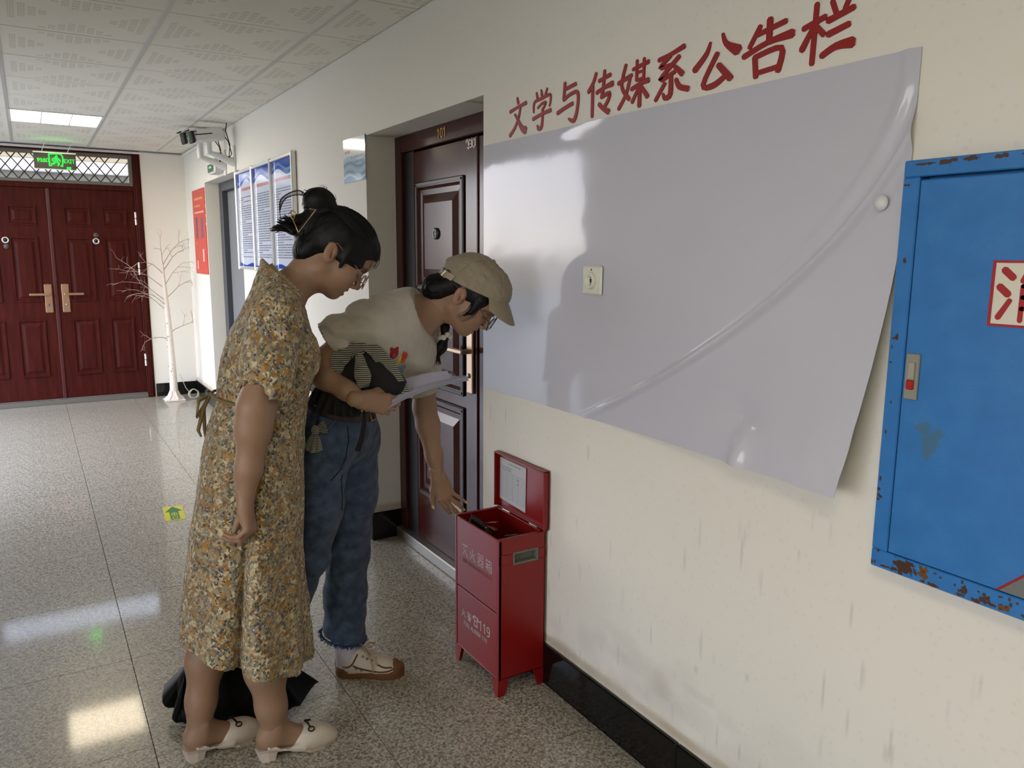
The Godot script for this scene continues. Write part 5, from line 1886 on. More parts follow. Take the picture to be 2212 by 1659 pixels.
func make_woman_in_dress() -> void:
	skin_mat = mat(Color.WHITE, 0.5)
	skin_mat.vertex_color_use_as_albedo = true
	skin_mat.subsurf_scatter_enabled = true
	skin_mat.subsurf_scatter_strength = 0.08
	var me := thing("person", "woman in a knee-length floral dress with her dark hair clipped up, leaning to look down", "person", Vector3(0.50, 0, -2.24), -deg_to_rad(12.0))
	var ht := head_frame(Vector3(0.240, 1.470, 0.0), 38.8, 2.0)
	# ---- skin
	var neck := ht.affine_inverse() * Vector3(0.105, 1.345, 0)
	var parts := [[head_mesh(neck, 0.0475, 0.0035, Color(0.29, 0.10, 0.075)), ht]]
	var f := Field.new()
	f.cap(Vector3(0.185, 1.425, 0), Vector3(0.100, 1.355, 0), 0.047, 0.058, 0.03)
	f.cap(Vector3(0.090, 1.335, -0.12), Vector3(0.090, 1.335, 0.12), 0.052, 0.052, 0.05)
	f.ell(Vector3(0.075, 1.22, 0), Vector3(0.085, 0.15, 0.125), 0.05)
	f.ell(Vector3(0.025, 0.98, 0), Vector3(0.085, 0.20, 0.125), 0.05)
	var elbow := Vector3(0.016, 1.082, 0.228)
	var wrist := Vector3(-0.022, 0.838, 0.218)
	f.chain([Vector3(0.085, 1.325, 0.150), elbow.lerp(Vector3(0.085, 1.325, 0.15), 0.5), elbow, elbow.lerp(wrist, 0.22), elbow.lerp(wrist, 0.65), wrist], [0.050, 0.047, 0.0455, 0.0435, 0.032, 0.0235], 0.025)
	f.chain([Vector3(0.085, 1.325, -0.150), Vector3(0.03, 1.09, -0.215), Vector3(0.02, 0.95, -0.215), Vector3(0.0, 0.85, -0.205)], [0.050, 0.044, 0.038, 0.024], 0.025)
	# right leg, nearer the camera
	f.chain([Vector3(0.015, 0.86, 0.085), Vector3(0.022, 0.47, 0.080), Vector3(0.010, 0.385, 0.078), Vector3(0.012, 0.285, 0.075), Vector3(0.022, 0.16, 0.073), Vector3(0.026, 0.095, 0.071)], [0.085, 0.056, 0.054, 0.058, 0.041, 0.036], 0.03)
	f.chain([Vector3(-0.005, 0.86, -0.085), Vector3(-0.120, 0.50, -0.060), Vector3(-0.138, 0.39, -0.040), Vector3(-0.152, 0.29, -0.026), Vector3(-0.172, 0.17, -0.008), Vector3(-0.180, 0.098, 0.000)], [0.085, 0.055, 0.053, 0.055, 0.040, 0.036], 0.03)
	parts.append([f.mesh(0.0085), Transform3D.IDENTITY])
	var hr := hand_mesh(wrist, Vector3(0.14, -0.98, 0.02), Vector3(0.97, 0.16, 0.22), Vector3(0.20, 0.05, -0.97), [[42, 42, 22], [52, 44, 22], [56, 46, 22], [58, 44, 22]], [4, 1, -2, -5], [Vector3(0.048, -0.026, 0.034), Vector3(0.072, -0.040, 0.026), Vector3(0.090, -0.050, 0.018)])
	parts.append([hr[0], Transform3D.IDENTITY])
	var hl := hand_mesh(Vector3(0.0, 0.85, -0.205), Vector3(0.14, -0.98, 0.0), Vector3(0.97, 0.14, -0.2), Vector3(0.2, 0.05, 0.97), [[40, 40, 20], [46, 42, 20], [50, 42, 20], [52, 42, 20]], [4, 1, -2, -5], [Vector3(0.048, -0.020, 0.036), Vector3(0.074, -0.032, 0.034), Vector3(0.094, -0.042, 0.028)])
	parts.append([hl[0], Transform3D.IDENTITY])
	var foot := func(heel: Vector3, yaw: float) -> Transform3D: return Transform3D(Basis(Vector3.UP, -deg_to_rad(yaw)), heel)
	var ft_r: Transform3D = foot.call(Vector3(-0.025, 0, 0.079), -9.0)
	var ft_l: Transform3D = foot.call(Vector3(-0.226, 0, 0.019), -22.0)
	var ff := Field.new()
	ff.ell(Vector3(0.036, 0.063, 0), Vector3(0.036, 0.034, 0.029), 0.02)
	ff.cap(Vector3(0.052, 0.125, 0), Vector3(0.050, 0.075, 0), 0.035, 0.031, 0.025)
	ff.cap(Vector3(0.060, 0.080, 0), Vector3(0.150, 0.036, 0), 0.031, 0.024, 0.03)
	ff.cap(Vector3(0.040, 0.055, 0), Vector3(0.150, 0.026, 0.008), 0.024, 0.018, 0.02)
	ff.cap(Vector3(0.150, 0.030, 0), Vector3(0.200, 0.022, 0), 0.026, 0.014, 0.02)
	ff.ell(Vector3(0.058, 0.104, 0.032), Vector3(0.010, 0.010, 0.006), 0.012)
	var footm := ff.mesh(0.005)
	parts.append([footm, ft_r])
	parts.append([footm, ft_l])
	obj("body", merge_meshes(parts), skin_mat, me)
	# ---- hair
	var black := mat(Color(0.032, 0.026, 0.023), 0.5)
	black.metallic_specular = 0.35
	var hf := Field.new()
	hf.ell(Vector3(0.004, 0.054, 0), Vector3(0.107, 0.088, 0.083), 0.02)
	hf.ell(Vector3(0.052, 0.070, 0), Vector3(0.060, 0.048, 0.066), 0.02)
	hf.ell(Vector3(-0.058, -0.018, 0), Vector3(0.040, 0.056, 0.058), 0.03)
	for s in [-1.0, 1.0]:
		hf.cap(Vector3(0.030, 0.04, s * 0.068), Vector3(0.036, -0.012, s * 0.072), 0.013, 0.005, 0.012)
	hf.ell(Vector3(0.106, -0.040, 0), Vector3(0.066, 0.106, 0.12), 0.008, Basis.IDENTITY, true)
	for s in [-1.0, 1.0]:
		hf.ell(Vector3(-0.004, -0.034, s * 0.088), Vector3(0.030, 0.064, 0.030), 0.008, Basis.IDENTITY, true)
	hf.ell(Vector3(0.04, -0.125, 0), Vector3(0.10, 0.09, 0.12), 0.01, Basis.IDENTITY, true)
	for s in [-1.0, 1.0]:   # hair combed down over the temples
		hf.ell(Vector3(0.052, 0.034, s * 0.060), Vector3(0.036, 0.022, 0.018), 0.014, Basis(Vector3(0, 0, 1), -0.35))
	hf.ell(Vector3(-0.112, 0.099, 0), Vector3(0.046, 0.040, 0.043), 0.016, Basis(Vector3(0, 0, 1), 0.6))
	hf.cap(Vector3(-0.085, 0.045, 0), Vector3(-0.128, 0.000, 0), 0.038, 0.026, 0.02)
	var nz := noise(60.0, 8)
	hf.warp = func(p: Vector3) -> float: return 0.0016 * nz.get_noise_3d(p.x * 0.5, p.y * 0.5, p.z * 2.0)
	hf.warp_max = 0.002
	var hair := obj("hair", hf.mesh(0.0032), black, me)
	hair.transform = ht
	var r := RandomNumberGenerator.new()
	r.seed = 31
	var st := MB.new()
	for i in 26:   # spiky ends that stick out of the clip at the back
		var z := r.randf_range(-0.03, 0.04)
		var a := Vector3(-0.118, 0.004 + r.randf_range(-0.02, 0.02), z)
		var e := Vector3(-0.150 - r.randf() * 0.022, -0.026 + r.randf_range(-0.025, 0.035), z * 1.5)
		st.tube(PackedVector3Array([a, a.lerp(e, 0.5) + Vector3(0, 0.004, 0), e]), PackedFloat32Array([0.009, 0.006, 0.0008]), 5)
	for i in 26:   # fly-away hairs
		var th := r.randf_range(-0.3, 2.7)
		var z := r.randf_range(-0.06, 0.06)
		var k := sqrt(1.0 - pow(z / 0.085, 2.0))
		var c := Vector3(0.004 + cos(th) * 0.105 * k, 0.054 + sin(th) * 0.086 * k, z)
		var o2 := Vector3(cos(th), sin(th), z * 4.0).normalized()
		var t2 := Vector3(-sin(th), cos(th), 0)
		st.tube(PackedVector3Array([c - t2 * 0.03, c + o2 * 0.006, c + t2 * 0.02 + o2 * r.randf_range(0.004, 0.012)]), PackedFloat32Array([0.0004, 0.0003, 0.0002]), 4, false)
	for i in 16:   # tips of the bun
		var th := r.randf_range(0.0, TAU)
		var c := Vector3(-0.112 + cos(th) * 0.040, 0.098 + sin(th) * 0.036, r.randf_range(-0.02, 0.02))
		var d := Vector3(cos(th), sin(th), 0)
		st.tube(PackedVector3Array([c - d * 0.01, c + d.rotated(Vector3(0, 0, 1), 0.8) * 0.012, c + d.rotated(Vector3(0, 0, 1), 1.3) * 0.024]), PackedFloat32Array([0.0016, 0.001, 0.0003]), 4, false)
	for i in 12:   # the loose arc of hair behind the bun
		var w := r.randf_range(-0.005, 0.009)
		st.tube(curve([Vector3(-0.138, 0.088, 0.01 + w), Vector3(-0.166 - w, 0.080 + w, 0.014), Vector3(-0.187 - w, 0.046, 0.016), Vector3(-0.178 - w, 0.010 + w, 0.014), Vector3(-0.148, -0.018, 0.012)]), PackedFloat32Array([0.0010, 0.0010, 0.0009, 0.0008, 0.0007, 0.0006]), 4, false)
	for i in 14:   # wisps over the forehead and temple
		var z := r.randf_range(-0.05, 0.06)
		st.tube(curve([Vector3(0.098, 0.088, z), Vector3(0.112 + r.randf() * 0.005, 0.068, z * 1.05), Vector3(0.114 + r.randf() * 0.008, 0.050 - r.randf() * 0.014, z * 1.1)]), PackedFloat32Array([0.0008, 0.0007, 0.0006, 0.0005, 0.0004, 0.0003]), 4, false)
	comb(st, r, Vector3(0.004, 0.055, 0), Vector3(0.1075, 0.0885, 0.0835), Vector3(-0.105, 0.088, 0), 150)
	var strands := obj("loose_strand", st.done(), black, hair)
	strands.set_meta("kind", "stuff")
	var gold := mat(Color(0.80, 0.70, 0.52), 0.25, 0.9)
	var cl := MB.new()
	var inv := ht.affine_inverse()
	var ca := inv * Vector3(0.200, 1.592, 0.050)
	var cb := inv * Vector3(0.150, 1.530, 0.066)
	var cc := inv * Vector3(0.138, 1.563, 0.060)
	var cd := inv * Vector3(0.148, 1.580, 0.040)
	var ce := inv * Vector3(0.183, 1.595, 0.044)
	cl.tube(PackedVector3Array([ce, ca, ca.lerp(cb, 0.5), cb.lerp(ca, 0.06), cb, cb.lerp(cc, 0.12), cc, cd]), PackedFloat32Array([0.0016]), 6)
	cl.tube(PackedVector3Array([cd, cd + Vector3(-0.012, 0.004, -0.02), cd + Vector3(-0.016, -0.01, -0.04)]), PackedFloat32Array([0.0018]), 6)
	cl.tube(PackedVector3Array([cc, cc + Vector3(-0.012, 0.006, -0.02), cc + Vector3(-0.012, 0.0, -0.045)]), PackedFloat32Array([0.0018]), 6)
	cl.tube(PackedVector3Array([cd.lerp(cc, 0.5), cd.lerp(cc, 0.5) + Vector3(-0.016, 0.002, -0.012)]), PackedFloat32Array([0.0018]), 6)
	obj("hair_clip", cl.done(), gold, hair)
	spectacles(me, ht, mat(Color(0.72, 0.60, 0.53), 0.25, 0.8), 0.006)
	# ---- dress
	var fz := noise(9.0, 44)
	var f2 := noise(30.0, 45)
	# height, centre, half depth, half width
	var prof := [[0.25, -0.052, 0.192, 0.215], [0.60, -0.030, 0.160, 0.192], [0.88, 0.004, 0.142, 0.176], [0.98, 0.020, 0.134, 0.158], [1.06, 0.038, 0.124, 0.146], [1.12, 0.050, 0.130, 0.148], [1.19, 0.066, 0.128, 0.156], [1.26, 0.070, 0.110, 0.158], [1.32, 0.078, 0.086, 0.150], [1.38, 0.092, 0.066, 0.110], [1.44, 0.105, 0.056, 0.075]]
	var at := func(y: float) -> Vector3:
		var i := 0
		while i < prof.size() - 2 and y > prof[i + 1][0]:
			i += 1
		var t := clampf((y - prof[i][0]) / (prof[i + 1][0] - prof[i][0]), 0.0, 1.0)
		return Vector3(lerpf(prof[i][1], prof[i + 1][1], t), lerpf(prof[i][2], prof[i + 1][2], t), lerpf(prof[i][3], prof[i + 1][3], t))
	var shape := func(p: Vector3) -> float:
		var q: Vector3 = at.call(p.y)
		var th := atan2(p.z / q.z, (p.x - q.x) / q.y)
		var low := clampf((1.06 - p.y) / 0.75, 0.0, 1.0)
		var wob := 1.0 + low * 0.055 * sin(th * 9.0 + 1.0 + 1.4 * sin(p.y * 3.0)) + low * 0.035 * sin(th * 5.0 + 2.0) + 0.012 * sin(th * 31.0) * smooth(0.90, 1.05, p.y) * smooth(1.30, 1.12, p.y)
		# one deep fold down the near side
		wob -= low * 0.20 * exp(-pow((th - 1.62 - 0.05 * sin(p.y * 5.0)) / 0.055, 2.0))
		wob += low * 0.06 * exp(-pow((th - 1.45) / 0.10, 2.0))
		var e := Vector2((p.x - q.x) / q.y, p.z / q.z) / wob
		var k0 := e.length()
		var k1 := Vector2(e.x / q.y, e.y / q.z).length()
		return k0 * (k0 - 1.0) / maxf(k1, 1e-5) * 0.86
	var d := Field.new()
	d.fun(shape, Vector3(-0.28, 0.2, -0.26), Vector3(0.22, 1.45, 0.26), 0.03)
	for s in [-1.0, 1.0]:
		d.cap(Vector3(0.088, 1.335, s * 0.115), Vector3(0.080, 1.310, s * 0.160), 0.056, 0.064, 0.05)
		d.cap(Vector3(0.080, 1.310, s * 0.160), Vector3(0.052, 1.190, s * 0.196), 0.064, 0.068, 0.035)
		d.cap(Vector3(0.052, 1.190, s * 0.196), Vector3(0.034, 1.06, s * 0.226), 0.068, 0.066, 0.025)
		d.plane(Vector3(-0.18, -1, 0.12 * s), Vector3(0.036, 1.106, s * 0.222), Vector3(0.034, 1.055, s * 0.245), 0.098)
		d.cap(Vector3(0.034, 1.11, s * 0.223), Vector3(0.020, 1.02, s * 0.236), 0.056, 0.056, 0.006, true)
	d.ell(Vector3(0.120, 1.190, 0.062), Vector3(0.068, 0.062, 0.062), 0.05)
	d.ell(Vector3(0.120, 1.190, -0.062), Vector3(0.068, 0.062, 0.062), 0.05)
	d.plane(Vector3(-0.41, -1, 0), Vector3(0, 0.316, 0))
	d.plane(Vector3(0.73, 0.68, 0), Vector3(0.120, 1.392, 0), Vector3(0.16, 1.44, 0), 0.16)
	d.warp = func(p: Vector3) -> float:
		var gather := 0.0022 * sin(p.z * 210.0 + 4.0 * fz.get_noise_3d(p.x, p.y * 0.3, p.z)) * smooth(1.24, 1.36, p.y)
		return 0.0065 * fz.get_noise_3d(p.x * 1.3, p.y * 0.42, p.z * 1.3) + 0.0025 * f2.get_noise_3d(p.x, p.y * 0.4, p.z) + gather
	d.warp_max = 0.010
	var fm := cloth(floral_image(), 0.64)
	var dress := obj("dress", d.mesh(0.0075), fm, me)
	# lace edge round the neck and a tie at the back
	var lace := MB.new()
	var rows := [PackedVector3Array(), PackedVector3Array()]
	var nn := Vector3(0.73, 0.68, 0).normalized()
	var tt := Vector3(0.68, -0.73, 0).normalized()
	for i in 73:
		var a := TAU * i / 72.0
		var c := Vector3(0.119, 1.391, 0) + tt * cos(a) * 0.064 + Vector3(0, 0, 1) * sin(a) * 0.070
		rows[0].append(c - nn * 0.012 + (tt * cos(a) + Vector3(0, 0, 1) * sin(a)) * 0.008)
		rows[1].append(c + nn * (0.008 + 0.003 * sin(a * 30.0)) + (tt * cos(a) + Vector3(0, 0, 1) * sin(a)) * (0.000 + 0.003 * sin(a * 17.0)))
	lace.sheet(rows, 0.0012)
	obj("lace_collar", lace.done(), mat(Color(0.66, 0.59, 0.45), 0.9), dress)
	var tie := MB.new()
	var band := PackedVector3Array()
	for i in 41:
		var a := PI * 0.5 + PI * i / 40.0
		band.append(Vector3(0.040 + cos(a) * 0.136, 1.062 + 0.025 * -cos(a), sin(a) * 0.158))
	tie.tube(band, PackedFloat32Array([0.004]), 6)
	for q in [[-0.006, -0.09, 0.01], [0.010, -0.13, -0.01]]:
		tie.tube(PackedVector3Array([Vector3(-0.098, 1.085, 0.01), Vector3(-0.118, 1.05, 0.012 + q[2]), Vector3(-0.128 + q[0], 0.99, 0.014 + q[2]), Vector3(-0.122 + q[0], 1.06 + q[1], 0.012)]), PackedFloat32Array([0.004, 0.006, 0.005, 0.003]), 6)
	tie.tube(PackedVector3Array([Vector3(-0.095, 1.086, 0.0), Vector3(-0.128, 1.075, 0.03), Vector3(-0.135, 1.03, 0.03), Vector3(-0.102, 1.078, 0.012)]), PackedFloat32Array([0.004, 0.006, 0.006, 0.004]), 6)
	obj("tie", tie.done(), mat(Color(0.50, 0.42, 0.28), 0.9), dress)
	# ---- mules
	var white := mat(Color(0.80, 0.755, 0.69), 0.4)
	var outline := PackedVector2Array([Vector2(-0.004, 0), Vector2(0.004, 0.024), Vector2(0.03, 0.031), Vector2(0.09, 0.029), Vector2(0.15, 0.042), Vector2(0.19, 0.038), Vector2(0.222, 0.022), Vector2(0.236, 0.010), Vector2(0.236, -0.010), Vector2(0.222, -0.022), Vector2(0.19, -0.036), Vector2(0.15, -0.040), Vector2(0.09, -0.029), Vector2(0.03, -0.031), Vector2(0.004, -0.024)])
	var sole_y := func(x: float) -> float: return 0.030 * smooth(0.16, 0.05, x) + 0.006
	for k in 2:
		var sh := Node3D.new()
		sh.name = "shoe"
		me.add_child(sh, true)
		sh.transform = ft_r if k == 0 else ft_l
		var up := Field.new()
		up.ell(Vector3(0.150, 0.030, 0), Vector3(0.072, 0.042, 0.0425), 0.02)
		up.ell(Vector3(0.200, 0.017, 0), Vector3(0.042, 0.024, 0.029), 0.02)
		up.cap(Vector3(0.03, 0.046, 0.031), Vector3(0.13, 0.024, 0.036), 0.006, 0.012, 0.01)
		up.cap(Vector3(0.03, 0.046, -0.031), Vector3(0.13, 0.024, -0.034), 0.006, 0.012, 0.01)
		up.cap(Vector3(0.02, 0.09, 0), Vector3(0.10, 0.078, 0), 0.034, 0.034, 0.006, true)
		up.plane(Vector3(-1, 0.55, 0), Vector3(0.118, 0.060, 0), Vector3(0.09, 0.085, 0), 0.062)
		up.plane(Vector3(0, -1, 0), Vector3(0, 0.005, 0))
		obj("vamp", up.mesh(0.0045), white, sh)
		var so := MB.new()
		for i in outline.size():
			var a := outline[i]
			var b := outline[(i + 1) % outline.size()]
			var ay: float = sole_y.call(a.x)
			var by: float = sole_y.call(b.x)
			so.quad(Vector3(a.x, ay - 0.006, a.y), Vector3(a.x, ay + 0.004, a.y), Vector3(b.x, by + 0.004, b.y), Vector3(b.x, by - 0.006, b.y))
		for i in 7:
			var a := outline[i]
			var b := outline[i + 1]
			var a2 := outline[(15 - i) % 15]
			var b2 := outline[14 - i]
			for sgn in [0.004, -0.006]:
				var q := [Vector3(a.x, sole_y.call(a.x) + sgn, a.y), Vector3(b.x, sole_y.call(b.x) + sgn, b.y), Vector3(b2.x, sole_y.call(b2.x) + sgn, b2.y), Vector3(a2.x, sole_y.call(a2.x) + sgn, a2.y)]
				if sgn > 0:
					so.quad(q[0], q[1], q[2], q[3])
				else:
					so.quad(q[3], q[2], q[1], q[0])
		obj("sole", so.done(), mat(Color(0.70, 0.63, 0.56), 0.5), sh)
		var he := MB.new()
		var tp := [Vector2(-0.003, 0.0), Vector2(0.004, 0.025), Vector2(0.03, 0.031), Vector2(0.056, 0.029), Vector2(0.056, -0.029), Vector2(0.03, -0.031), Vector2(0.004, -0.025)]
		for i in tp.size():
			var a: Vector2 = tp[i]
			var b: Vector2 = tp[(i + 1) % tp.size()]
			var a2 := Vector2(0.008 + a.x * 0.72, a.y * 0.82)
			var b2 := Vector2(0.008 + b.x * 0.72, b.y * 0.82)
			he.quad(Vector3(a2.x, 0.0, a2.y), Vector3(a.x, 0.032, a.y), Vector3(b.x, 0.032, b.y), Vector3(b2.x, 0.0, b2.y))
			he.tri(Vector3(0.028, 0, 0), Vector3(a2.x, 0, a2.y), Vector3(b2.x, 0, b2.y))
		obj("heel", he.done(), white, sh)
		var bit := MB.new()
		var bz := func(x: float, z: float) -> Vector3: return Vector3(x, 0.030 + 0.0435 * sqrt(maxf(0.02, 1.0 - pow((x - 0.150) / 0.075, 2.0) - pow(z / 0.044, 2.0))), z)
		bit.tube(PackedVector3Array([bz.call(0.150, -0.016), bz.call(0.152, 0.0), bz.call(0.154, 0.016)]), PackedFloat32Array([0.0028]), 8)
		for s in [-1.0, 1.0]:
			var c: Vector3 = bz.call(0.156, s * 0.024)
			var nrm := Vector3(0.1, 0.75, s * 0.6).normalized()
			var e1 := Vector3(1, 0, 0).slide(nrm).normalized()
			bit.tube(ring_points(c + nrm * 0.002, e1 * 0.009, nrm.cross(e1) * 0.007, 14), PackedFloat32Array([0.0022]), 6)
		obj("buckle", bit.done(), mat(Color(0.20, 0.15, 0.11), 0.35, 0.7), sh)

func make_black_bag() -> void:
	var o := Vector3(0.44, 0, -2.42)
	var bg := thing("black_bag", "black fabric bag with flared sides and a pale hem on the floor behind bare legs", "bag", o)
	var rt := Vector3(0.85, 0, 0.52)      # along the bag
	var fw := Vector3(-0.52, 0, 0.85)
	var bm := mat(Color(0.016, 0.015, 0.015), 0.6)
	bm.metallic_specular = 0.3
	var f := Field.new()
	var nz := noise(12.0, 61)
	var T := func(a: float, y: float, b: float) -> Vector3: return rt * a + Vector3(0, y, 0) + fw * b
	var turn := Basis(rt, Vector3.UP, fw)
	f.ell(T.call(0.0, 0.10, 0.0), Vector3(0.165, 0.13, 0.065), 0.03, turn)
	f.cap(T.call(-0.14, 0.03, 0.02), T.call(0.15, 0.03, 0.02), 0.03, 0.03, 0.03)
	f.cap(T.call(-0.09, 0.17, 0.0), T.call(0.09, 0.17, 0.0), 0.035, 0.035, 0.05)
	f.warp = func(p: Vector3) -> float: return 0.008 * nz.get_noise_3d(p.x * 1.6, p.y * 0.7, p.z * 1.6)
	f.warp_max = 0.008
	f.plane(Vector3.DOWN, Vector3(0, 0.002, 0))
	obj("bag_body", f.mesh(0.008), bm, bg)
	var hem := MB.new()
	var hp := PackedVector3Array()
	for i in 33:
		var a := PI * i / 32.0
		hp.append(T.call(-cos(a) * 0.176, 0.020 + 0.006 * sin(a * 7.0), 0.022 + sin(a) * 0.052))
	hem.tube(hp, PackedFloat32Array([0.0028]), 6)
	obj("hem", hem.done(), mat(Color(0.55, 0.52, 0.46), 0.7), bg)
	# pleated wings
	for w in [[-1.0, 0.20, 0.245, 0.045], [1.0, 0.21, 0.265, 0.060]]:
		var rows := []
		for i in 14:
			var t := i / 13.0
			var row := PackedVector3Array()
			for j in 25:
				var u := j / 24.0
				var a: float = w[0] * lerpf(0.115, lerpf(0.150, w[2], u), t)
				var y: float = lerpf(w[1], lerpf(0.012, w[3] + 0.02, u) + 0.012 * sin(u * 9.0), t)
				row.append(T.call(a, y, 0.045 - 0.10 * u + 0.022 * sin(u * 11.0) * t))
			rows.append(row)
		if w[0] < 0:
			rows.reverse()
		obj("pleated_side", MB.new().sheet(rows, 0.002).done(), bm, bg)
	var hd := MB.new()
	for s in [-1.0, 1.0]:
		var pp := PackedVector3Array()
		for i in 17:
			var a := PI * i / 16.0
			pp.append(T.call(-cos(a) * 0.075, 0.19 + sin(a) * 0.075, s * 0.02 + 0.01))
		hd.tube(pp, PackedFloat32Array([0.006]), 8)
	obj("handle", hd.done(), bm, bg)
func ribbon(path: Array, widths: Array, across: Vector3, ruffle: float, waves: float, n := 40, m := 9) -> Array:
	var rows := []
	var c := Curve3D.new()
	for p in path:
		c.add_point(p)
	for i in path.size():
		var d: Vector3 = (path[mini(i + 1, path.size() - 1)] - path[maxi(i - 1, 0)]) / 6.0
		c.set_point_in(i, -d)
		c.set_point_out(i, d)
	var ln := c.get_baked_length()
	for i in n + 1:
		var t := float(i) / n
		var p := c.sample_baked(ln * t)
		var q := c.sample_baked(minf(ln * t + 0.002, ln)) - c.sample_baked(maxf(ln * t - 0.002, 0.0))
		var side := across if across != Vector3.ZERO else q.cross(Vector3(0.25, 0, 0.97))
		var nn := side.cross(q).normalized()
		if across != Vector3.ZERO:
			nn = q.normalized().cross(across).normalized()
		var ac := nn.cross(q.normalized()).normalized()
		var wi := t * (widths.size() - 1)
		var w: float = lerpf(widths[int(wi)], widths[mini(int(wi) + 1, widths.size() - 1)], wi - int(wi))
		var row := PackedVector3Array()
		for j in m:
			var u := lerpf(-0.5, 0.5, float(j) / (m - 1))
			row.append(p + ac * u * w + nn * (ruffle * sin(t * waves + u * 3.0) * (0.5 + absf(u)) + 0.25 * w * (0.25 - u * u)))
		rows.append(row)
	return rows

# points of a flat outline laid on the surface of a field, looked up along dirn
func lay_on(f: Field, c: Vector3, ex: Vector3, ey: Vector3, outline: PackedVector2Array, dirn: Vector3, lift: float) -> PackedVector3Array:
	var res := PackedVector3Array()
	for o in outline:
		var p := c + ex * o.x + ey * o.y
		for i in 40:
			var d := f.ev(p, f.prims)
			if d < 0.0005:
				break
			p += dirn * d * 0.8
		res.append(p - dirn * lift)
	return res

func oval(cx: float, cy: float, rx: float, ry: float, turn := 0.0, n := 14) -> PackedVector2Array:
	var p := PackedVector2Array()
	for i in n:
		var a := TAU * i / n
		p.append(Vector2(cx, cy) + Vector2(cos(a) * rx, sin(a) * ry).rotated(turn))
	return p

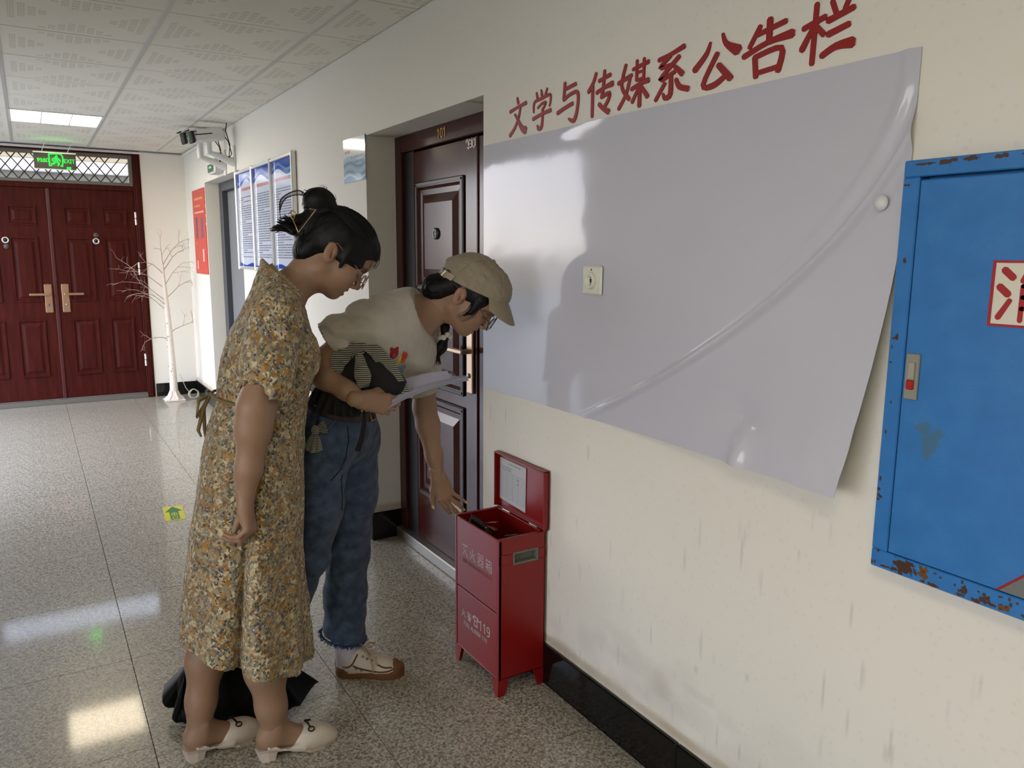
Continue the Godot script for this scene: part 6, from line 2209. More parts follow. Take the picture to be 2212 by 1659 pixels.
func make_woman_in_cap() -> void:
	var me := thing("person", "woman in a beige cap, white T-shirt and blue jeans, bending to touch the red box", "person", Vector3(0.80, 0, -2.48), -deg_to_rad(35.0))
	var ht := head_frame(Vector3(0.466, 1.340, 0.0), 43.0, 4.0)
	# ---- skin
	var neck := ht.affine_inverse() * Vector3(0.315, 1.285, 0)
	var parts := [[head_mesh(neck, 0.0465, 0.0022, Color(0.33, 0.11, 0.09)), ht]]
	var f := Field.new()
	f.cap(Vector3(0.400, 1.310, 0), Vector3(0.300, 1.270, 0), 0.046, 0.060, 0.03)
	f.cap(Vector3(0.270, 1.265, 0.10), Vector3(0.300, 1.245, -0.12), 0.055, 0.055, 0.05)
	var tb := Basis(Vector3(0.62, 0.785, 0), Vector3(-0.785, 0.62, 0), Vector3(0, 0, 1))
	f.ell(Vector3(0.245, 1.215, 0), Vector3(0.14, 0.090, 0.135), 0.05, tb)
	f.ell(Vector3(0.120, 1.06, 0.01), Vector3(0.17, 0.080, 0.125), 0.06, tb)
	f.ell(Vector3(0.045, 0.92, 0.02), Vector3(0.10, 0.10, 0.14), 0.05)
	var el_r := Vector3(0.012, 1.128, 0.172)
	var wr_r := Vector3(0.182, 1.042, 0.226)
	f.chain([Vector3(0.205, 1.262, 0.135), el_r.lerp(Vector3(0.205, 1.262, 0.135), 0.5), el_r, el_r.lerp(wr_r, 0.3), el_r.lerp(wr_r, 0.7), wr_r], [0.045, 0.041, 0.0355, 0.036, 0.029, 0.0235], 0.02)
	var el_l := Vector3(0.300, 0.945, -0.172)
	var wr_l := Vector3(0.352, 0.704, -0.140)
	f.chain([Vector3(0.312, 1.225, -0.145), el_l.lerp(Vector3(0.312, 1.225, -0.145), 0.5), el_l, el_l.lerp(wr_l, 0.25), el_l.lerp(wr_l, 0.7), wr_l], [0.046, 0.043, 0.0385, 0.0395, 0.029, 0.0220], 0.022)
	f.chain([Vector3(0.06, 0.85, -0.06), Vector3(0.046, 0.47, -0.05), Vector3(0.030, 0.12, -0.035)], [0.08, 0.052, 0.036], 0.03)
	f.chain([Vector3(0.0, 0.85, 0.10), Vector3(-0.05, 0.50, 0.10), Vector3(-0.255, 0.13, 0.10)], [0.08, 0.052, 0.036], 0.03)
	parts.append([f.mesh(0.0085), Transform3D.IDENTITY])
	var hr := hand_mesh(wr_r, Vector3(0.86, -0.24, -0.45), Vector3(0.40, 0.12, 0.90), Vector3(0.14, 0.95, -0.17), [[26, 58, 34], [34, 62, 36], [40, 64, 36], [44, 62, 34]], [2, 0, -2, -5], [Vector3(0.048, -0.014, 0.038), Vector3(0.080, -0.024, 0.036), Vector3(0.106, -0.032, 0.027)])
	parts.append([hr[0], Transform3D.IDENTITY])
	var hl := hand_mesh(wr_l, Vector3(0.34, -0.94, -0.03), Vector3(0.10, 0.06, 0.99), Vector3(-0.93, -0.34, 0.12), [[12, 16, 8], [16, 14, 8], [12, 10, 6], [6, 8, 5]], [-12, -17, -23, -31], [Vector3(0.046, -0.008, 0.040), Vector3(0.079, -0.014, 0.052), Vector3(0.105, -0.018, 0.058)])
	parts.append([hl[0], Transform3D.IDENTITY])
	obj("body", merge_meshes(parts), skin_mat, me)
	nails(hl[1], mat(Color(0.84, 0.78, 0.42), 0.3), me)
	nails(hr[1], mat(Color(0.84, 0.78, 0.42), 0.3), me)
	# ---- hair
	var black := mat(Color(0.040, 0.032, 0.027), 0.5)
	black.metallic_specular = 0.35
	var hf := Field.new()
	hf.ell(Vector3(0.004, 0.050, 0), Vector3(0.101, 0.080, 0.079), 0.02)
	hf.ell(Vector3(-0.060, -0.010, 0), Vector3(0.042, 0.058, 0.060), 0.03)
	hf.ell(Vector3(-0.084, -0.042, 0.012), Vector3(0.046, 0.046, 0.050), 0.02)
	for s in [-1.0, 1.0]:
		hf.cap(Vector3(0.050, 0.040, s * 0.064), Vector3(0.052, -0.010, s * 0.068), 0.020, 0.008, 0.014)
		hf.cap(Vector3(0.052, -0.010, s * 0.067), Vector3(0.036, -0.050, s * 0.064), 0.007, 0.002, 0.008)
	hf.ell(Vector3(0.116, -0.040, 0), Vector3(0.058, 0.098, 0.11), 0.008, Basis.IDENTITY, true)
	for s in [-1.0, 1.0]:
		hf.ell(Vector3(-0.006, -0.030, s * 0.088), Vector3(0.026, 0.060, 0.030), 0.008, Basis.IDENTITY, true)
	hf.ell(Vector3(0.03, -0.115, 0), Vector3(0.10, 0.09, 0.12), 0.01, Basis.IDENTITY, true)
	var nz := noise(60.0, 18)
	hf.warp = func(p: Vector3) -> float: return 0.0016 * nz.get_noise_3d(p.x * 0.5, p.y * 2.0, p.z * 2.0)
	hf.warp_max = 0.002
	var hair := obj("hair", hf.mesh(0.0035), black, me)
	hair.transform = ht
	var inv := ht.affine_inverse()
	var pt := Field.new()
	var nz3 := noise(40.0, 19)
	var tail := [Vector3(0.350, 1.325, -0.045), Vector3(0.382, 1.280, -0.050), Vector3(0.396, 1.240, -0.036), Vector3(0.396, 1.208, -0.026), Vector3(0.386, 1.176, -0.022), Vector3(0.374, 1.150, -0.020)]
	pt.chain([inv * tail[0], inv * tail[1], inv * tail[2], inv * tail[3], inv * tail[4], inv * tail[5]], [0.014, 0.014, 0.013, 0.012, 0.017, 0.010], 0.010)
	pt.warp = func(p: Vector3) -> float: return 0.0018 * nz3.get_noise_3d(p.x, p.y, p.z * 2.0)
	pt.warp_max = 0.002
	obj("pigtail", pt.mesh(0.0035), black, hair)
	var rg := RandomNumberGenerator.new()
	rg.seed = 12
	var st := MB.new()
	for i in 24:
		var a: Vector3 = inv * (tail[5] + Vector3(rg.randf_range(-0.008, 0.008), 0.006, rg.randf_range(-0.008, 0.008)))
		var e: Vector3 = inv * (tail[5] + Vector3(rg.randf_range(-0.022, 0.012), -0.022 - rg.randf() * 0.016, rg.randf_range(-0.016, 0.016)))
		st.tube(PackedVector3Array([a, e]), PackedFloat32Array([0.003, 0.0005]), 4, false)
	for i in 26:   # loose hair round the knot, the temple and the nape
		var th := rg.randf_range(2.2, 4.6)
		var z := rg.randf_range(-0.05, 0.06)
		var c := Vector3(-0.060 + cos(th) * 0.046, -0.012 + sin(th) * 0.058, z)
		var d := Vector3(cos(th), sin(th), z * 4.0).normalized()
		st.tube(PackedVector3Array([c - d * 0.008 + Vector3(0.01, 0.02, 0), c + d * 0.006, c + d * rg.randf_range(0.006, 0.016) + Vector3(0.004, -0.014, 0)]), PackedFloat32Array([0.0006, 0.0005, 0.0003]), 4, false)
	for k in 70:   # locks wound round the knot
		var a0 := rg.randf() * TAU
		var zz := rg.randf_range(-0.6, 0.95)
		var pp := PackedVector3Array()
		for m in 7:
			var a := a0 + m * 0.2
			var kk := sqrt(1.0 - zz * zz)
			pp.append(Vector3(-0.084 + cos(a) * 0.0465 * kk, -0.042 + sin(a) * 0.0465 * kk, 0.012 + zz * 0.051))
		st.tube(pp, PackedFloat32Array([0.0006, 0.0014, 0.0017, 0.0017, 0.0017, 0.0012, 0.0005]), 4, false)
	for i in 14:
		var x := rg.randf_range(0.030, 0.066)
		st.tube(curve([Vector3(x, 0.015, 0.072), Vector3(x + 0.003, -0.018, 0.0705), Vector3(x - 0.012, -0.044 - rg.randf() * 0.014, 0.064)]), PackedFloat32Array([0.0010, 0.0010, 0.0008, 0.0007, 0.0006, 0.0005, 0.0004, 0.0003]), 4, false)
	var ls := obj("loose_strand", st.done(), black, hair)
	ls.set_meta("kind", "stuff")
	var bob := MB.new()
	var bc: Vector3 = inv * Vector3(0.397, 1.211, -0.027)
	for i in 7:
		var a := TAU * i / 7.0
		var c: Vector3 = inv * (Vector3(0.397, 1.211, -0.027) + Vector3(cos(a) * 0.0155, 0.006 * sin(a * 2.0), sin(a) * 0.0155))
		bob.lathe(PackedVector2Array([Vector2(0, -0.010), Vector2(0.007, -0.007), Vector2(0.010, 0.0), Vector2(0.007, 0.007), Vector2(0, 0.010)]), 10, Transform3D(Basis.IDENTITY, c))
	obj("hair_tie", bob.done(), mat(Color(0.82, 0.80, 0.76), 0.8), hair)
	spectacles(me, ht, mat(Color(0.30, 0.30, 0.31), 0.25, 0.8), 0.006)
	# ---- cap
	var tan := mat(Color(0.57, 0.525, 0.44), 0.9)
	tan.rim_enabled = true
	tan.rim = 0.2
	var cf := Field.new()
	cf.ell(Vector3(-0.002, 0.048, 0), Vector3(0.110, 0.097, 0.0885), 0.02)
	cf.ell(Vector3(0.045, 0.080, 0), Vector3(0.066, 0.054, 0.070), 0.03)
	cf.ell(Vector3(-0.104, 0.048, 0), Vector3(0.022, 0.016, 0.03), 0.012)
	cf.ell(Vector3(-0.002, 0.02, 0), Vector3(0.101, 0.105, 0.080), 0.006, Basis.IDENTITY, true)
	cf.plane(Vector3(0.34, -1, 0), Vector3(0, 0.040, 0))
	var nzc := noise(16.0, 71)
	cf.warp = func(p: Vector3) -> float:
		var th := atan2(p.z, p.x + 0.02)
		return 0.0050 * nzc.get_noise_3d(p.x, p.y * 1.4, p.z) + 0.0022 * nzc.get_noise_3d(p.x * 2.6, p.y * 2.6, p.z * 2.6) + 0.0012 * exp(-pow(absf(fposmod(th, PI / 3.0) - PI / 6.0) / 0.03, 2.0))
	cf.warp_max = 0.008
	var cap := obj("cap", cf.mesh(0.0034), tan, me)
	cap.transform = ht
	var rows := []
	for i in 13:
		var s := i / 12.0
		var row := PackedVector3Array()
		for j in 25:
			var a := lerpf(-1.0, 1.0, j / 24.0)
			var ang := a * 0.98
			var bx := -0.002 + 0.1085 * cos(ang)
			var bz := 0.0865 * sin(ang)
			var by := 0.041 + 0.34 * bx
			var reach := s * 0.074 * (1.0 - 0.55 * pow(absf(a), 2.6))
			row.append(Vector3(bx + reach * 0.93, by + 0.004 - reach * (0.44 + 0.1 * s) - 0.012 * a * a * s, bz + reach * 0.16 * a))
		rows.append(row)
	rows.reverse()
	obj("brim", MB.new().sheet(rows, 0.0035).done(), tan, cap)
	var seam := MB.new()
	for k in 3:
		var az := PI / 3.0 * k
		var p := PackedVector3Array()
		for i in 25:
			var e := lerpf(0.06, PI - 0.06, i / 24.0)
			var q := Vector3(cos(e) * cos(az) * 0.1105 - 0.002, 0.048 + sin(e) * 0.0975, cos(e) * sin(az) * 0.089)
			if q.y > 0.044 + 0.34 * q.x:
				p.append(q)
		seam.tube(p, PackedFloat32Array([0.0012]), 5)
	obj("seam", seam.done(), tan, cap)
	obj("button", MB.new().lathe(PackedVector2Array([Vector2(0, 0.006), Vector2(0.006, 0.005), Vector2(0.008, 0.0), Vector2(0.006, -0.003)]), 14, Transform3D(Basis.IDENTITY, Vector3(-0.01, 0.1445, 0))).done(), tan, cap)
	var stp := MB.new()
	var srow := [PackedVector3Array(), PackedVector3Array()]
	for i in 25:
		var an := PI + lerpf(-1.05, 1.05, i / 24.0)
		for k in 2:
			var q := Vector3(-0.002 + 0.1115 * cos(an), 0.0, 0.0905 * sin(an))
			q.y = 0.041 + 0.34 * q.x + 0.020 * k - 0.002
			srow[k].append(q)
	stp.sheet(srow, 0.0015)
	obj("strap", stp.done(), mat(Color(0.66, 0.61, 0.52), 0.9), cap)
	var bk := MB.new()
	bk.x = Transform3D(Basis(Vector3.UP, 0.62), Vector3(-0.088, 0.019, 0.062))
	bk.box(Vector3(-0.009, -0.012, -0.003), Vector3(0.009, 0.012, 0.004), 0.002)
	obj("slider", bk.done(), mat(Color(0.72, 0.68, 0.58), 0.3, 0.6), cap)
	# ---- T-shirt
	var sf := Field.new()
	sf.ell(Vector3(0.255, 1.240, 0.0), Vector3(0.145, 0.106, 0.158), 0.04, tb)
	sf.ell(Vector3(0.165, 1.130, 0.005), Vector3(0.15, 0.106, 0.150), 0.06, tb)
	sf.ell(Vector3(0.075, 1.015, 0.028), Vector3(0.12, 0.108, 0.150), 0.05, tb)
	sf.ell(Vector3(0.305, 1.155, -0.045), Vector3(0.068, 0.10, 0.105), 0.06)
	sf.cap(Vector3(0.300, 1.15, -0.10), Vector3(0.315, 1.06, -0.13), 0.055, 0.045, 0.06)
	sf.cap(Vector3(0.255, 1.275, 0.08), Vector3(0.205, 1.262, 0.130), 0.060, 0.062, 0.05)
	sf.cap(Vector3(0.205, 1.262, 0.130), Vector3(0.040, 1.200, 0.165), 0.062, 0.053, 0.03)
	sf.cap(Vector3(0.200, 1.290, 0.085), Vector3(0.085, 1.236, 0.140), 0.050, 0.040, 0.05)
	sf.cap(Vector3(0.295, 1.26, -0.08), Vector3(0.312, 1.225, -0.140), 0.060, 0.060, 0.05)
	sf.cap(Vector3(0.312, 1.225, -0.140), Vector3(0.300, 0.95, -0.176), 0.060, 0.053, 0.03)
	sf.plane(Vector3(-0.80, -0.58, 0.10), Vector3(0.064, 1.218, 0.165), Vector3(0.025, 1.18, 0.172), 0.098)
	sf.plane(Vector3(0.26, -0.96, 0), Vector3(0.300, 0.988, -0.172), Vector3(0.300, 0.95, -0.178), 0.10)
	sf.plane(Vector3(-0.35, -1, 0), Vector3(0, 1.035, 0), Vector3(0.06, 0.95, 0.02), 0.22)
	sf.plane(Vector3(0.93, 0.36, 0), Vector3(0.330, 1.290, 0), Vector3(0.385, 1.30, 0), 0.125)
	var nzs := noise(8.0, 51)
	var nz4 := noise(22.0, 52)
	sf.warp = func(p: Vector3) -> float:
		# folds run from the armpit to the shoulder and across the waist
		var drag := 0.0075 * sin((p.x * 0.4 + p.y * 1.0) * 95.0 + 3.0 * nzs.get_noise_3d(p.x, p.y, p.z)) * exp(-pow((p.x - 0.13) / 0.09, 2.0)) * smooth(1.10, 1.25, p.y)
		var waist := 0.005 * sin((p.x * 0.6 + p.y) * 80.0 + p.z * 12.0) * smooth(1.12, 1.02, p.y)
		var hang := 0.004 * sin(p.x * 60.0 + p.z * 38.0 + 2.0 * nzs.get_noise_3d(p.x, p.y, p.z)) * smooth(1.16, 1.04, p.y) * smooth(0.2, 0.3, p.x)
		return hang + 0.006 * nzs.get_noise_3d(p.x, p.y, p.z) + 0.0022 * nz4.get_noise_3d(p.x, p.y, p.z) + drag + waist
	sf.warp_max = 0.013
	var tee := mat(Color(0.72, 0.695, 0.645), 0.9)
	tee.rim_enabled = true
	tee.rim = 0.25
	var shirt := obj("t_shirt", sf.mesh(0.0072), tee, me)
	var rib := MB.new()
	var nn := Vector3(0.93, 0.36, 0)
	var t1 := Vector3(0.36, -0.93, 0)
	var rp := PackedVector3Array()
	for i in 41:
		var a := TAU * i / 40.0
		rp.append(Vector3(0.331, 1.283, 0) + t1 * cos(a) * 0.069 + Vector3(0, 0, 1) * sin(a) * 0.082 - nn * 0.004)
	rib.tube(rp, PackedFloat32Array([0.0065]), 8)
	obj("collar", rib.done(), tee, shirt)
	# print: tulips, a pear, a small round flower
	var dirn := Vector3(-0.35, 0.10, -0.93).normalized()
	var ex := Vector3(0.93, 0, -0.36)
	var ey := Vector3(0.05, 0.99, 0.1)
	var prints := [
		[Vector3(0.285, 1.168, 0.20), [oval(0, 0, 0.0135, 0.019, -0.25), oval(-0.008, 0.012, 0.006, 0.010, 0.2), oval(0.006, 0.014, 0.006, 0.010, -0.6)], Color(0.56, 0.10, 0.12)],
		[Vector3(0.285, 1.164, 0.201), [oval(0.001, -0.004, 0.007, 0.010, -0.2)], Color(0.62, 0.22, 0.28)],
		[Vector3(0.300, 1.138, 0.20), [oval(0, -0.004, 0.010, 0.013, -0.5), oval(0.006, 0.010, 0.005, 0.010, -0.5)], Color(0.78, 0.72, 0.42)],
		[Vector3(0.322, 1.148, 0.20), [oval(0, 0.004, 0.009, 0.015, -0.3), oval(-0.003, 0.014, 0.004, 0.009, 0.1)], Color(0.78, 0.22, 0.10)],
		[Vector3(0.318, 1.136, 0.201), [oval(0, 0, 0.008, 0.009)], Color(0.80, 0.50, 0.14)],
		[Vector3(0.312, 1.106, 0.20), [oval(-0.010, 0.004, 0.010, 0.010), oval(0.009, 0.008, 0.010, 0.010), oval(0.002, -0.010, 0.012, 0.009)], Color(0.52, 0.56, 0.62)],
		[Vector3(0.312, 1.107, 0.201), [oval(0, 0.002, 0.006, 0.006), oval(0.008, 0.012, 0.004, 0.003), oval(-0.012, 0.0, 0.003, 0.005)], Color(0.25, 0.33, 0.48)],
		[Vector3(0.262, 1.150, 0.20), [oval(0, 0, 0.007, 0.010, 0.4)], Color(0.78, 0.52, 0.48)],
		[Vector3(0.306, 1.085, 0.20), [oval(0, 0, 0.008, 0.006)], Color(0.42, 0.28, 0.48)]]
	for k in prints.size():
		var mb := MB.new()
		for o in prints[k][1]:
			var pl: PackedVector3Array = lay_on(sf, prints[k][0], ex, ey, o, dirn, 0.0016 + 0.0006 * (k % 2) + 0.0002 * k)
			var c := Vector3.ZERO
			for p in pl:
				c += p / pl.size()
			for i in pl.size():
				mb.tri(c, pl[i], pl[(i + 1) % pl.size()])
		obj("print", mb.done(), mat(prints[k][2], 0.8), shirt)
	# ---- jeans
	var jf := Field.new()
	jf.ell(Vector3(0.050, 0.925, 0.025), Vector3(0.118, 0.14, 0.152), 0.05)
	jf.ell(Vector3(0.010, 0.885, 0.055), Vector3(0.105, 0.10, 0.115), 0.05)
	jf.chain([Vector3(0.075, 0.87, -0.062), Vector3(0.062, 0.66, -0.058), Vector3(0.048, 0.47, -0.050), Vector3(0.036, 0.30, -0.042), Vector3(0.026, 0.08, -0.034)], [0.092, 0.083, 0.073, 0.069, 0.077], 0.035)
	jf.chain([Vector3(0.010, 0.87, 0.100), Vector3(-0.012, 0.66, 0.100), Vector3(-0.050, 0.50, 0.100), Vector3(-0.140, 0.27, 0.100), Vector3(-0.255, 0.09, 0.100)], [0.094, 0.084, 0.074, 0.069, 0.076], 0.035)
	jf.plane(Vector3(0.35, 1, 0), Vector3(0, 1.048, 0), Vector3(0.06, 1.05, 0.03), 0.25)
	jf.plane(Vector3(-0.23, -1, 0), Vector3(0.026, 0.152, -0.034), Vector3(0.02, 0.06, -0.034), 0.16)
	jf.plane(Vector3(0.3, -1, 0), Vector3(-0.205, 0.165, 0.1), Vector3(-0.235, 0.08, 0.1), 0.13)
	var nzj := noise(7.0, 81)
	var nzk := noise(20.0, 82)
	jf.warp = func(p: Vector3) -> float:
		var k := exp(-pow((p.y - 0.47) / 0.09, 2.0)) + 0.8 * exp(-pow((p.y - 0.80) / 0.06, 2.0)) + 0.7 * exp(-pow((p.y - 0.22) / 0.06, 2.0))
		return 0.004 * nzj.get_noise_3d(p.x, p.y, p.z) + 0.0018 * nzk.get_noise_3d(p.x, p.y, p.z) + 0.0042 * k * sin(p.y * 62.0 + p.x * 26.0 + 2.2 * nzj.get_noise_3d(p.x * 2.0, p.y, p.z))
	jf.warp_max = 0.010
	var denim := cloth(denim_image(), 0.30, 0.9)
	var jeans := obj("jeans", jf.mesh(0.0075), denim, me)
	var fray := MB.new()
	for i in 150:
		var a := TAU * i / 150.0
		var c := Vector3(0.026 + cos(a) * 0.0725, 0, -0.034 + sin(a) * 0.0725)
		c.y = 0.152 - 0.23 * (c.x - 0.026) + 0.003
		var o := Vector3(cos(a), 0, sin(a))
		fray.tube(PackedVector3Array([c, c + o * rg.randf_range(0.004, 0.010) + Vector3(0, rg.randf_range(-0.012, -0.002), 0), c + o * rg.randf_range(0.006, 0.014) + Vector3(rg.randf_range(-0.006, 0.006), rg.randf_range(-0.016, 0.002), 0)]), PackedFloat32Array([0.0022, 0.0018, 0.0008]), 4, false)
	var fr := obj("frayed_hem", fray.done(), mat(Color(0.16, 0.25, 0.40), 0.95), jeans)
	fr.set_meta("kind", "stuff")
	# seam stitching, pocket edges and fly laid on the cloth
	var light := mat(Color(0.38, 0.45, 0.53), 0.9)
	var dark := mat(Color(0.07, 0.09, 0.14), 0.95)
	var cam := Vector3(-0.55, 0.28, 0.80).normalized()
	var seam_lines := [
		[[[0.090, 0.78], [0.082, 0.62], [0.070, 0.46], [0.052, 0.30], [0.040, 0.155]], light, 0.0011],
		[[[0.086, 0.78], [0.078, 0.62], [0.066, 0.46], [0.048, 0.30], [0.036, 0.155]], dark, 0.0016],
		[[[0.115, 0.945], [0.118, 0.90], [0.105, 0.84], [0.085, 0.80], [0.060, 0.77]], dark, 0.0018],
		[[[0.090, 0.975], [0.062, 0.940], [0.020, 0.925], [-0.03, 0.93]], light, 0.0011],
		[[[-0.030, 1.005], [0.03, 0.985], [0.10, 0.965], [0.16, 0.950]], dark, 0.0016]]
	for q in seam_lines:
		var ps := PackedVector3Array()
		var ctl: Array = q[0]
		for i in ctl.size() - 1:
			for k in 8:
				var t := k / 8.0
				ps.append(Vector3(lerpf(ctl[i][0], ctl[i + 1][0], t), lerpf(ctl[i][1], ctl[i + 1][1], t), 0.34))
		var on := PackedVector3Array()
		for p in ps:
			var r := p
			var d := 1.0
			for i in 50:
				d = jf.ev(r, jf.prims)
				if d < 0.0008:
					break
				r += Vector3(0.0, 0.0, -1.0) * d * 0.8
			if d < 0.007 and (on.is_empty() or on[-1].distance_to(r) < 0.06):
				on.append(r)
		if on.size() > 3:
			var sm := MB.new()
			sm.tube(on, PackedFloat32Array([q[2]]), 5)
			obj("stitching", sm.done(), q[1], jeans)
	var belt := MB.new()
	var bp := [PackedVector3Array(), PackedVector3Array()]
	for i in 61:
		var a := TAU * i / 60.0
		for k in 2:
			var p := Vector3(0.050 + cos(a) * 0.118, 0, 0.027 + sin(a) * 0.152)
			p.y = 1.030 - 0.35 * p.x - 0.030 * (1 - k)
			bp[k].append(p)
	belt.sheet(bp, 0.003)
	var bl := obj("belt", belt.done(), mat(Color(0.16, 0.055, 0.035), 0.5), jeans)
	obj("buckle", MB.new().tube(PackedVector3Array([Vector3(0.172, 0.972, 0.03), Vector3(0.165, 0.972, 0.07), Vector3(0.172, 0.945, 0.07), Vector3(0.178, 0.945, 0.03), Vector3(0.172, 0.972, 0.03)]), PackedFloat32Array([0.0022]), 6).done(), M.brass, bl)
	# ---- socks and sneakers
	var cream := Color(0.58, 0.52, 0.42)
	var gum := Color(0.19, 0.088, 0.035)
	var shoe_mat := mat(Color.WHITE, 0.8)
	shoe_mat.vertex_color_use_as_albedo = true
	var uf := Field.new()
	uf.cap(Vector3(0.045, 0.075, 0), Vector3(0.050, 0.050, 0), 0.036, 0.036, 0.02)
	uf.ell(Vector3(0.050, 0.045, 0), Vector3(0.052, 0.042, 0.036), 0.02)
	uf.cap(Vector3(0.085, 0.075, 0), Vector3(0.170, 0.038, 0), 0.030, 0.026, 0.025)
	uf.ell(Vector3(0.175, 0.030, 0), Vector3(0.062, 0.030, 0.044), 0.02)
	uf.ell(Vector3(0.100, 0.032, 0), Vector3(0.085, 0.028, 0.038), 0.02)
	uf.ell(Vector3(0.048, 0.105, 0), Vector3(0.034, 0.045, 0.030), 0.006, Basis.IDENTITY, true)
	uf.plane(Vector3(-0.15, 1, 0), Vector3(0.05, 0.098, 0))
	uf.plane(Vector3.DOWN, Vector3(0, 0.012, 0))
	var upaint := func(p: Vector3) -> Color:
		var c := cream
		if p.x > 0.205 + 6.0 * p.z * p.z or (p.x < 0.052 and p.y < 0.066 - (p.x) * 0.75):
			c = gum
		return c
	var upper := uf.mesh(0.0038, upaint)
	var so := Field.new()
	var slab := func(p: Vector3) -> float:
		var q := Vector2(p.x, p.z)
		var d := 1e3
		for e in [[0.036, 0.110, 0.036, 0.036], [0.110, 0.185, 0.036, 0.046], [0.185, 0.200, 0.046, 0.044]]:
			var t := clampf((q.x - e[0]) / (e[1] - e[0]), 0.0, 1.0)
			d = minf(d, q.distance_to(Vector2(lerpf(e[0], e[1], t), 0.0)) - lerpf(e[2], e[3], t))
		var top := 0.027 + 0.010 * smooth(0.19, 0.24, p.x) + 0.004 * smooth(0.06, 0.0, p.x)
		return maxf(d, absf(p.y - top * 0.5) - top * 0.5)
	so.fun(slab, Vector3(-0.005, 0, -0.05), Vector3(0.25, 0.04, 0.05))
	var sole := so.mesh(0.0040)
	for k in 2:
		var sh := Node3D.new()
		sh.name = "shoe"
		me.add_child(sh, true)
		sh.transform = Transform3D(Basis(Vector3.UP, deg_to_rad(3.0)), Vector3(-0.006, 0, -0.040)) if k == 0 else Transform3D(Basis(Vector3.UP, 0.1), Vector3(-0.335, 0, 0.105))
		obj("upper", upper, shoe_mat, sh)
		obj("sole", sole, mat(Color(0.42, 0.265, 0.14), 0.6), sh)
		var sk := MB.new()
		sk.lathe(PackedVector2Array([Vector2(0.037, -0.05), Vector2(0.0375, -0.01), Vector2(0.0395, 0.03), Vector2(0.045, 0.12), Vector2(0.0, 0.12)]), 24, Transform3D(Basis.from_scale(Vector3(1.12, 1, 1.06)), Vector3(0.043, 0.090, 0.003)))
		var sock := obj("sock", sk.done(), mat(Color(0.74, 0.72, 0.75), 0.9), sh)
		obj("patch", MB.new().lathe(PackedVector2Array([Vector2(0, 0.002), Vector2(0.010, 0.0), Vector2(0, -0.002)]), 10, Transform3D(Basis.from_scale(Vector3(0.3, 1.6, 1)) , Vector3(0.0825, 0.120, 0.010))).done(), mat(Color(0.70, 0.20, 0.07), 0.8), sock)
		for q in [[[0.006, 0.075], [0.022, 0.056], [0.046, 0.046], [0.066, 0.054], [0.078, 0.074], [0.086, 0.090]], [[0.070, 0.052], [0.088, 0.043], [0.120, 0.035], [0.160, 0.031], [0.196, 0.034], [0.214, 0.040]], [[0.150, 0.056], [0.176, 0.046], [0.206, 0.043]]]:
			for sd in [-1.0, 1.0]:
				var on := PackedVector3Array()
				var flat := []
				for e in q:
					flat.append(Vector3(e[0], e[1], 0.0))
				for e in curve(flat):
					var z := 0.055
					while z > 0.0 and uf.ev(Vector3(e.x, e.y, z * sd), uf.prims) > 0.0:
						z -= 0.0006
					on.append(Vector3(e.x, e.y, z * sd))
				obj("piping", MB.new().tube(on, PackedFloat32Array([0.0030]), 6).done(), mat(Color(0.36, 0.23, 0.13), 0.7), sh)
		var lc := MB.new()
		for i in 4:
			var x := 0.096 + 0.021 * i
			var y := 0.100 - 0.0105 * i - 0.002 * i
			lc.tube(PackedVector3Array([Vector3(x, y - 0.010, -0.020), Vector3(x + 0.006, y + 0.001, -0.004), Vector3(x + 0.012, y - 0.006, 0.018)]), PackedFloat32Array([0.0032]), 6)
			lc.tube(PackedVector3Array([Vector3(x, y - 0.009, 0.020), Vector3(x + 0.006, y + 0.002, 0.004), Vector3(x + 0.012, y - 0.007, -0.018)]), PackedFloat32Array([0.0032]), 6)
		lc.tube(PackedVector3Array([Vector3(0.104, 0.100, 0.002), Vector3(0.116, 0.112, 0.020), Vector3(0.132, 0.104, 0.034), Vector3(0.126, 0.092, 0.030), Vector3(0.108, 0.098, 0.008)]), PackedFloat32Array([0.004]), 6)
		lc.tube(PackedVector3Array([Vector3(0.104, 0.100, -0.002), Vector3(0.118, 0.110, -0.020), Vector3(0.134, 0.100, -0.032), Vector3(0.124, 0.090, -0.028), Vector3(0.108, 0.098, -0.006)]), PackedFloat32Array([0.004]), 6)
		lc.tube(PackedVector3Array([Vector3(0.106, 0.099, 0.004), Vector3(0.122, 0.088, 0.030), Vector3(0.138, 0.062, 0.042), Vector3(0.142, 0.036, 0.047)]), PackedFloat32Array([0.0032]), 6)
		lc.tube(PackedVector3Array([Vector3(0.106, 0.099, 0.002), Vector3(0.126, 0.098, 0.022), Vector3(0.150, 0.074, 0.034), Vector3(0.156, 0.052, 0.040)]), PackedFloat32Array([0.0032]), 6)
		obj("laces", lc.done(), mat(Color(0.70, 0.63, 0.54), 0.9), sh)
		for q in [[0.104, 0.080], [0.118, 0.072], [0.134, 0.065], [0.082, 0.042], [0.100, 0.036]]:
			var ey2 := MB.new()
			var z := 0.0
			for i in 40:
				z = 0.05 - 0.001 * i
				if uf.ev(Vector3(q[0], q[1], z), uf.prims) < 0.0:
					break
			ey2.tube(ring_points(Vector3(q[0], q[1], z + 0.001), Vector3(0.0034, 0, 0), Vector3(0, 0.0032, -0.001), 12), PackedFloat32Array([0.0013]), 5)
			obj("eyelet", ey2.done(), mat(Color(0.16, 0.10, 0.07), 0.4, 0.5), sh)
	make_held_things()

func in_cap_frame(o: Node3D) -> void:
	o.rotation.y = -deg_to_rad(35.0)

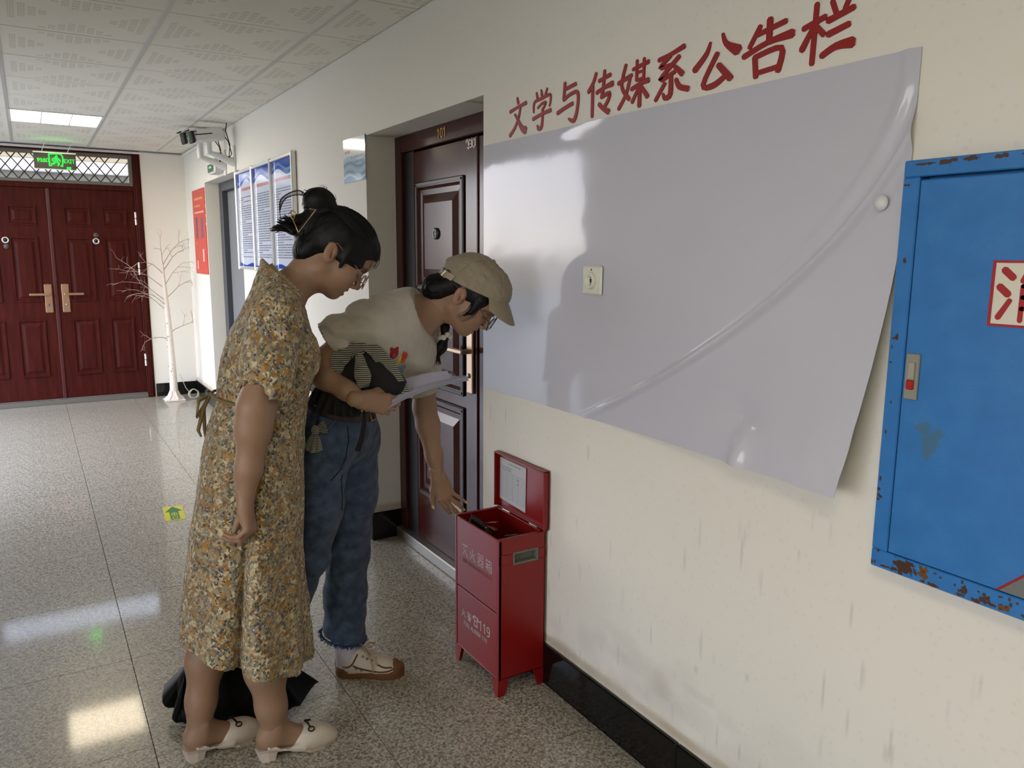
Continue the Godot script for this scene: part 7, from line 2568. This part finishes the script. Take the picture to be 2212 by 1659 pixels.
func make_held_things() -> void:
	# everything here is given in the axes of the woman in the cap
	var base := Vector3(0.80, 0, -2.48)
	var b := Basis(Vector3.UP, -deg_to_rad(35.0))
	# ---- papers in her right hand
	var po := Vector3(0.275, 1.035, 0.15)
	var pp := thing("papers", "small bundle of folded white papers held in the capped woman's right hand", "papers", base + b * po, -deg_to_rad(35.0))
	var white := mat(Color(0.74, 0.74, 0.82), 0.7)
	var u := Vector3(0.235, 0.042, -0.160)
	for k in 5:
		var rows := []
		for i in 9:
			var t := i / 8.0
			var row := PackedVector3Array()
			for j in 6:
				var s := j / 5.0
				var p := u * (t * (1.0 - 0.05 * k) - 0.16) + Vector3(-0.040, 0.012 + 0.007 * k, -0.080) * (s - 0.35) * (1.0 - 0.40 * t)
				p.y += 0.0028 * k * (0.3 + t) + 0.014 * sin(t * 2.6) + 0.006 * sin(s * 3.0 + k)
				row.append(p)
			rows.append(row)
		obj("sheet", MB.new().sheet(rows, 0.0009).done(), white, pp)
	# ---- the gathered striped bag under her arm
	var o := Vector3(0.15, 1.09, 0.17)
	var bg := thing("shoulder_bag", "black bag with gathered striped ruffles and bows tucked under the capped woman's arm", "bag", base + b * o, -deg_to_rad(35.0))
	var black := mat(Color(0.020, 0.020, 0.021), 0.75)
	var stripe := tex_mat(stripe_image(), 0.9, Vector3(40, 40, 40))
	var f := Field.new()
	var L := func(x: float, y: float, z: float) -> Vector3: return Vector3(x, y, z) - o
	f.ell(L.call(0.150, 1.115, 0.163), Vector3(0.120, 0.075, 0.030), 0.03, Basis(Vector3(0, 0, 1), -0.45))
	f.ell(L.call(0.095, 1.055, 0.165), Vector3(0.070, 0.050, 0.030), 0.03)
	f.ell(L.call(0.230, 1.070, 0.135), Vector3(0.070, 0.060, 0.035), 0.03)
	var nz := noise(14.0, 63)
	f.warp = func(p: Vector3) -> float: return 0.006 * nz.get_noise_3d(p.x, p.y, p.z)
	f.warp_max = 0.006
	obj("bag_body", f.mesh(0.0065), black, bg)
	for q in [
			[[[0.098, 1.120, 0.197], [0.108, 1.160, 0.199], [0.138, 1.190, 0.192], [0.180, 1.192, 0.178]], [0.030, 0.050, 0.050, 0.030], 0.005, 24.0],
			[[[0.165, 1.214, 0.182], [0.215, 1.182, 0.174], [0.256, 1.125, 0.162], [0.288, 1.045, 0.144]], [0.026, 0.040, 0.046, 0.050], 0.005, 26.0],
			[[[0.168, 1.180, 0.194], [0.176, 1.140, 0.204], [0.182, 1.105, 0.205], [0.180, 1.076, 0.198]], [0.016, 0.036, 0.050, 0.030], 0.007, 16.0]]:
		var path := []
		for p in q[0]:
			path.append(L.call(p[0], p[1], p[2]))
		var rows := ribbon(path, q[1], Vector3.ZERO, q[2], q[3])
		var mb := MB.new()
		mb.sheet(rows, 0.0018)
		obj("ruffle", mb.done(), stripe, bg)
	# black lace below the forearm
	var lace := ribbon([L.call(0.020, 1.055, 0.190), L.call(0.070, 1.020, 0.192), L.call(0.130, 0.996, 0.180), L.call(0.160, 0.990, 0.165)], [0.050, 0.062, 0.044, 0.020], Vector3.ZERO, 0.006, 40.0, 60, 9)
	obj("lace_edge", MB.new().sheet(lace, 0.0015).done(), black, bg)
	var st := MB.new()
	st.tube(PackedVector3Array([L.call(0.040, 1.040, 0.190), L.call(0.036, 0.990, 0.194), L.call(0.030, 0.950, 0.194)]), PackedFloat32Array([0.0065, 0.005, 0.004]), 8)
	obj("strap", st.done(), black, bg)
	var s2 := MB.new()
	s2.sheet(ribbon([L.call(0.168, 0.995, 0.148), L.call(0.166, 0.950, 0.150), L.call(0.158, 0.905, 0.154), L.call(0.145, 0.868, 0.158)], [0.006, 0.013, 0.015, 0.017], Vector3(0.85, 0, -0.5), 0.001, 3.0), 0.003)
	obj("strap", s2.done(), black, bg)
	# striped bow charm on the strap
	var knot := Field.new()
	knot.ell(L.call(0.028, 0.940, 0.197), Vector3(0.013, 0.016, 0.012), 0.01)
	var fan := func(c: Vector3, d: Vector3, w: float, ln: float) -> ArrayMesh:
		var rows := []
		var s := d.cross(Vector3(0, 0, 1)).normalized()
		for i in 10:
			var t := i / 9.0
			var row := PackedVector3Array()
			for j in 21:
				var a := lerpf(-1.0, 1.0, j / 20.0)
				row.append(c + d * (ln * t * (1.0 - 0.18 * a * a)) + s * a * lerpf(0.006, w, sqrt(t)) + Vector3(0, 0, 0.004 * cos(a * 9.0) * t + 0.012 * (1.0 - a * a) * t))
			rows.append(row)
		return MB.new().sheet(rows, 0.0015).done()
	var st2 := tex_mat(stripe_image(), 0.9, Vector3.ONE * 52.0)
	obj("bow_knot", knot.mesh(0.0035), cloth(stripe_image(), 0.022), bg)
	obj("bow_tail", fan.call(L.call(0.027, 0.930, 0.200), Vector3(-0.14, -0.99, 0), 0.028, 0.058), st2, bg)
	obj("bow_loop", fan.call(L.call(0.034, 0.944, 0.198), Vector3(0.97, 0.22, 0), 0.021, 0.034), st2, bg)
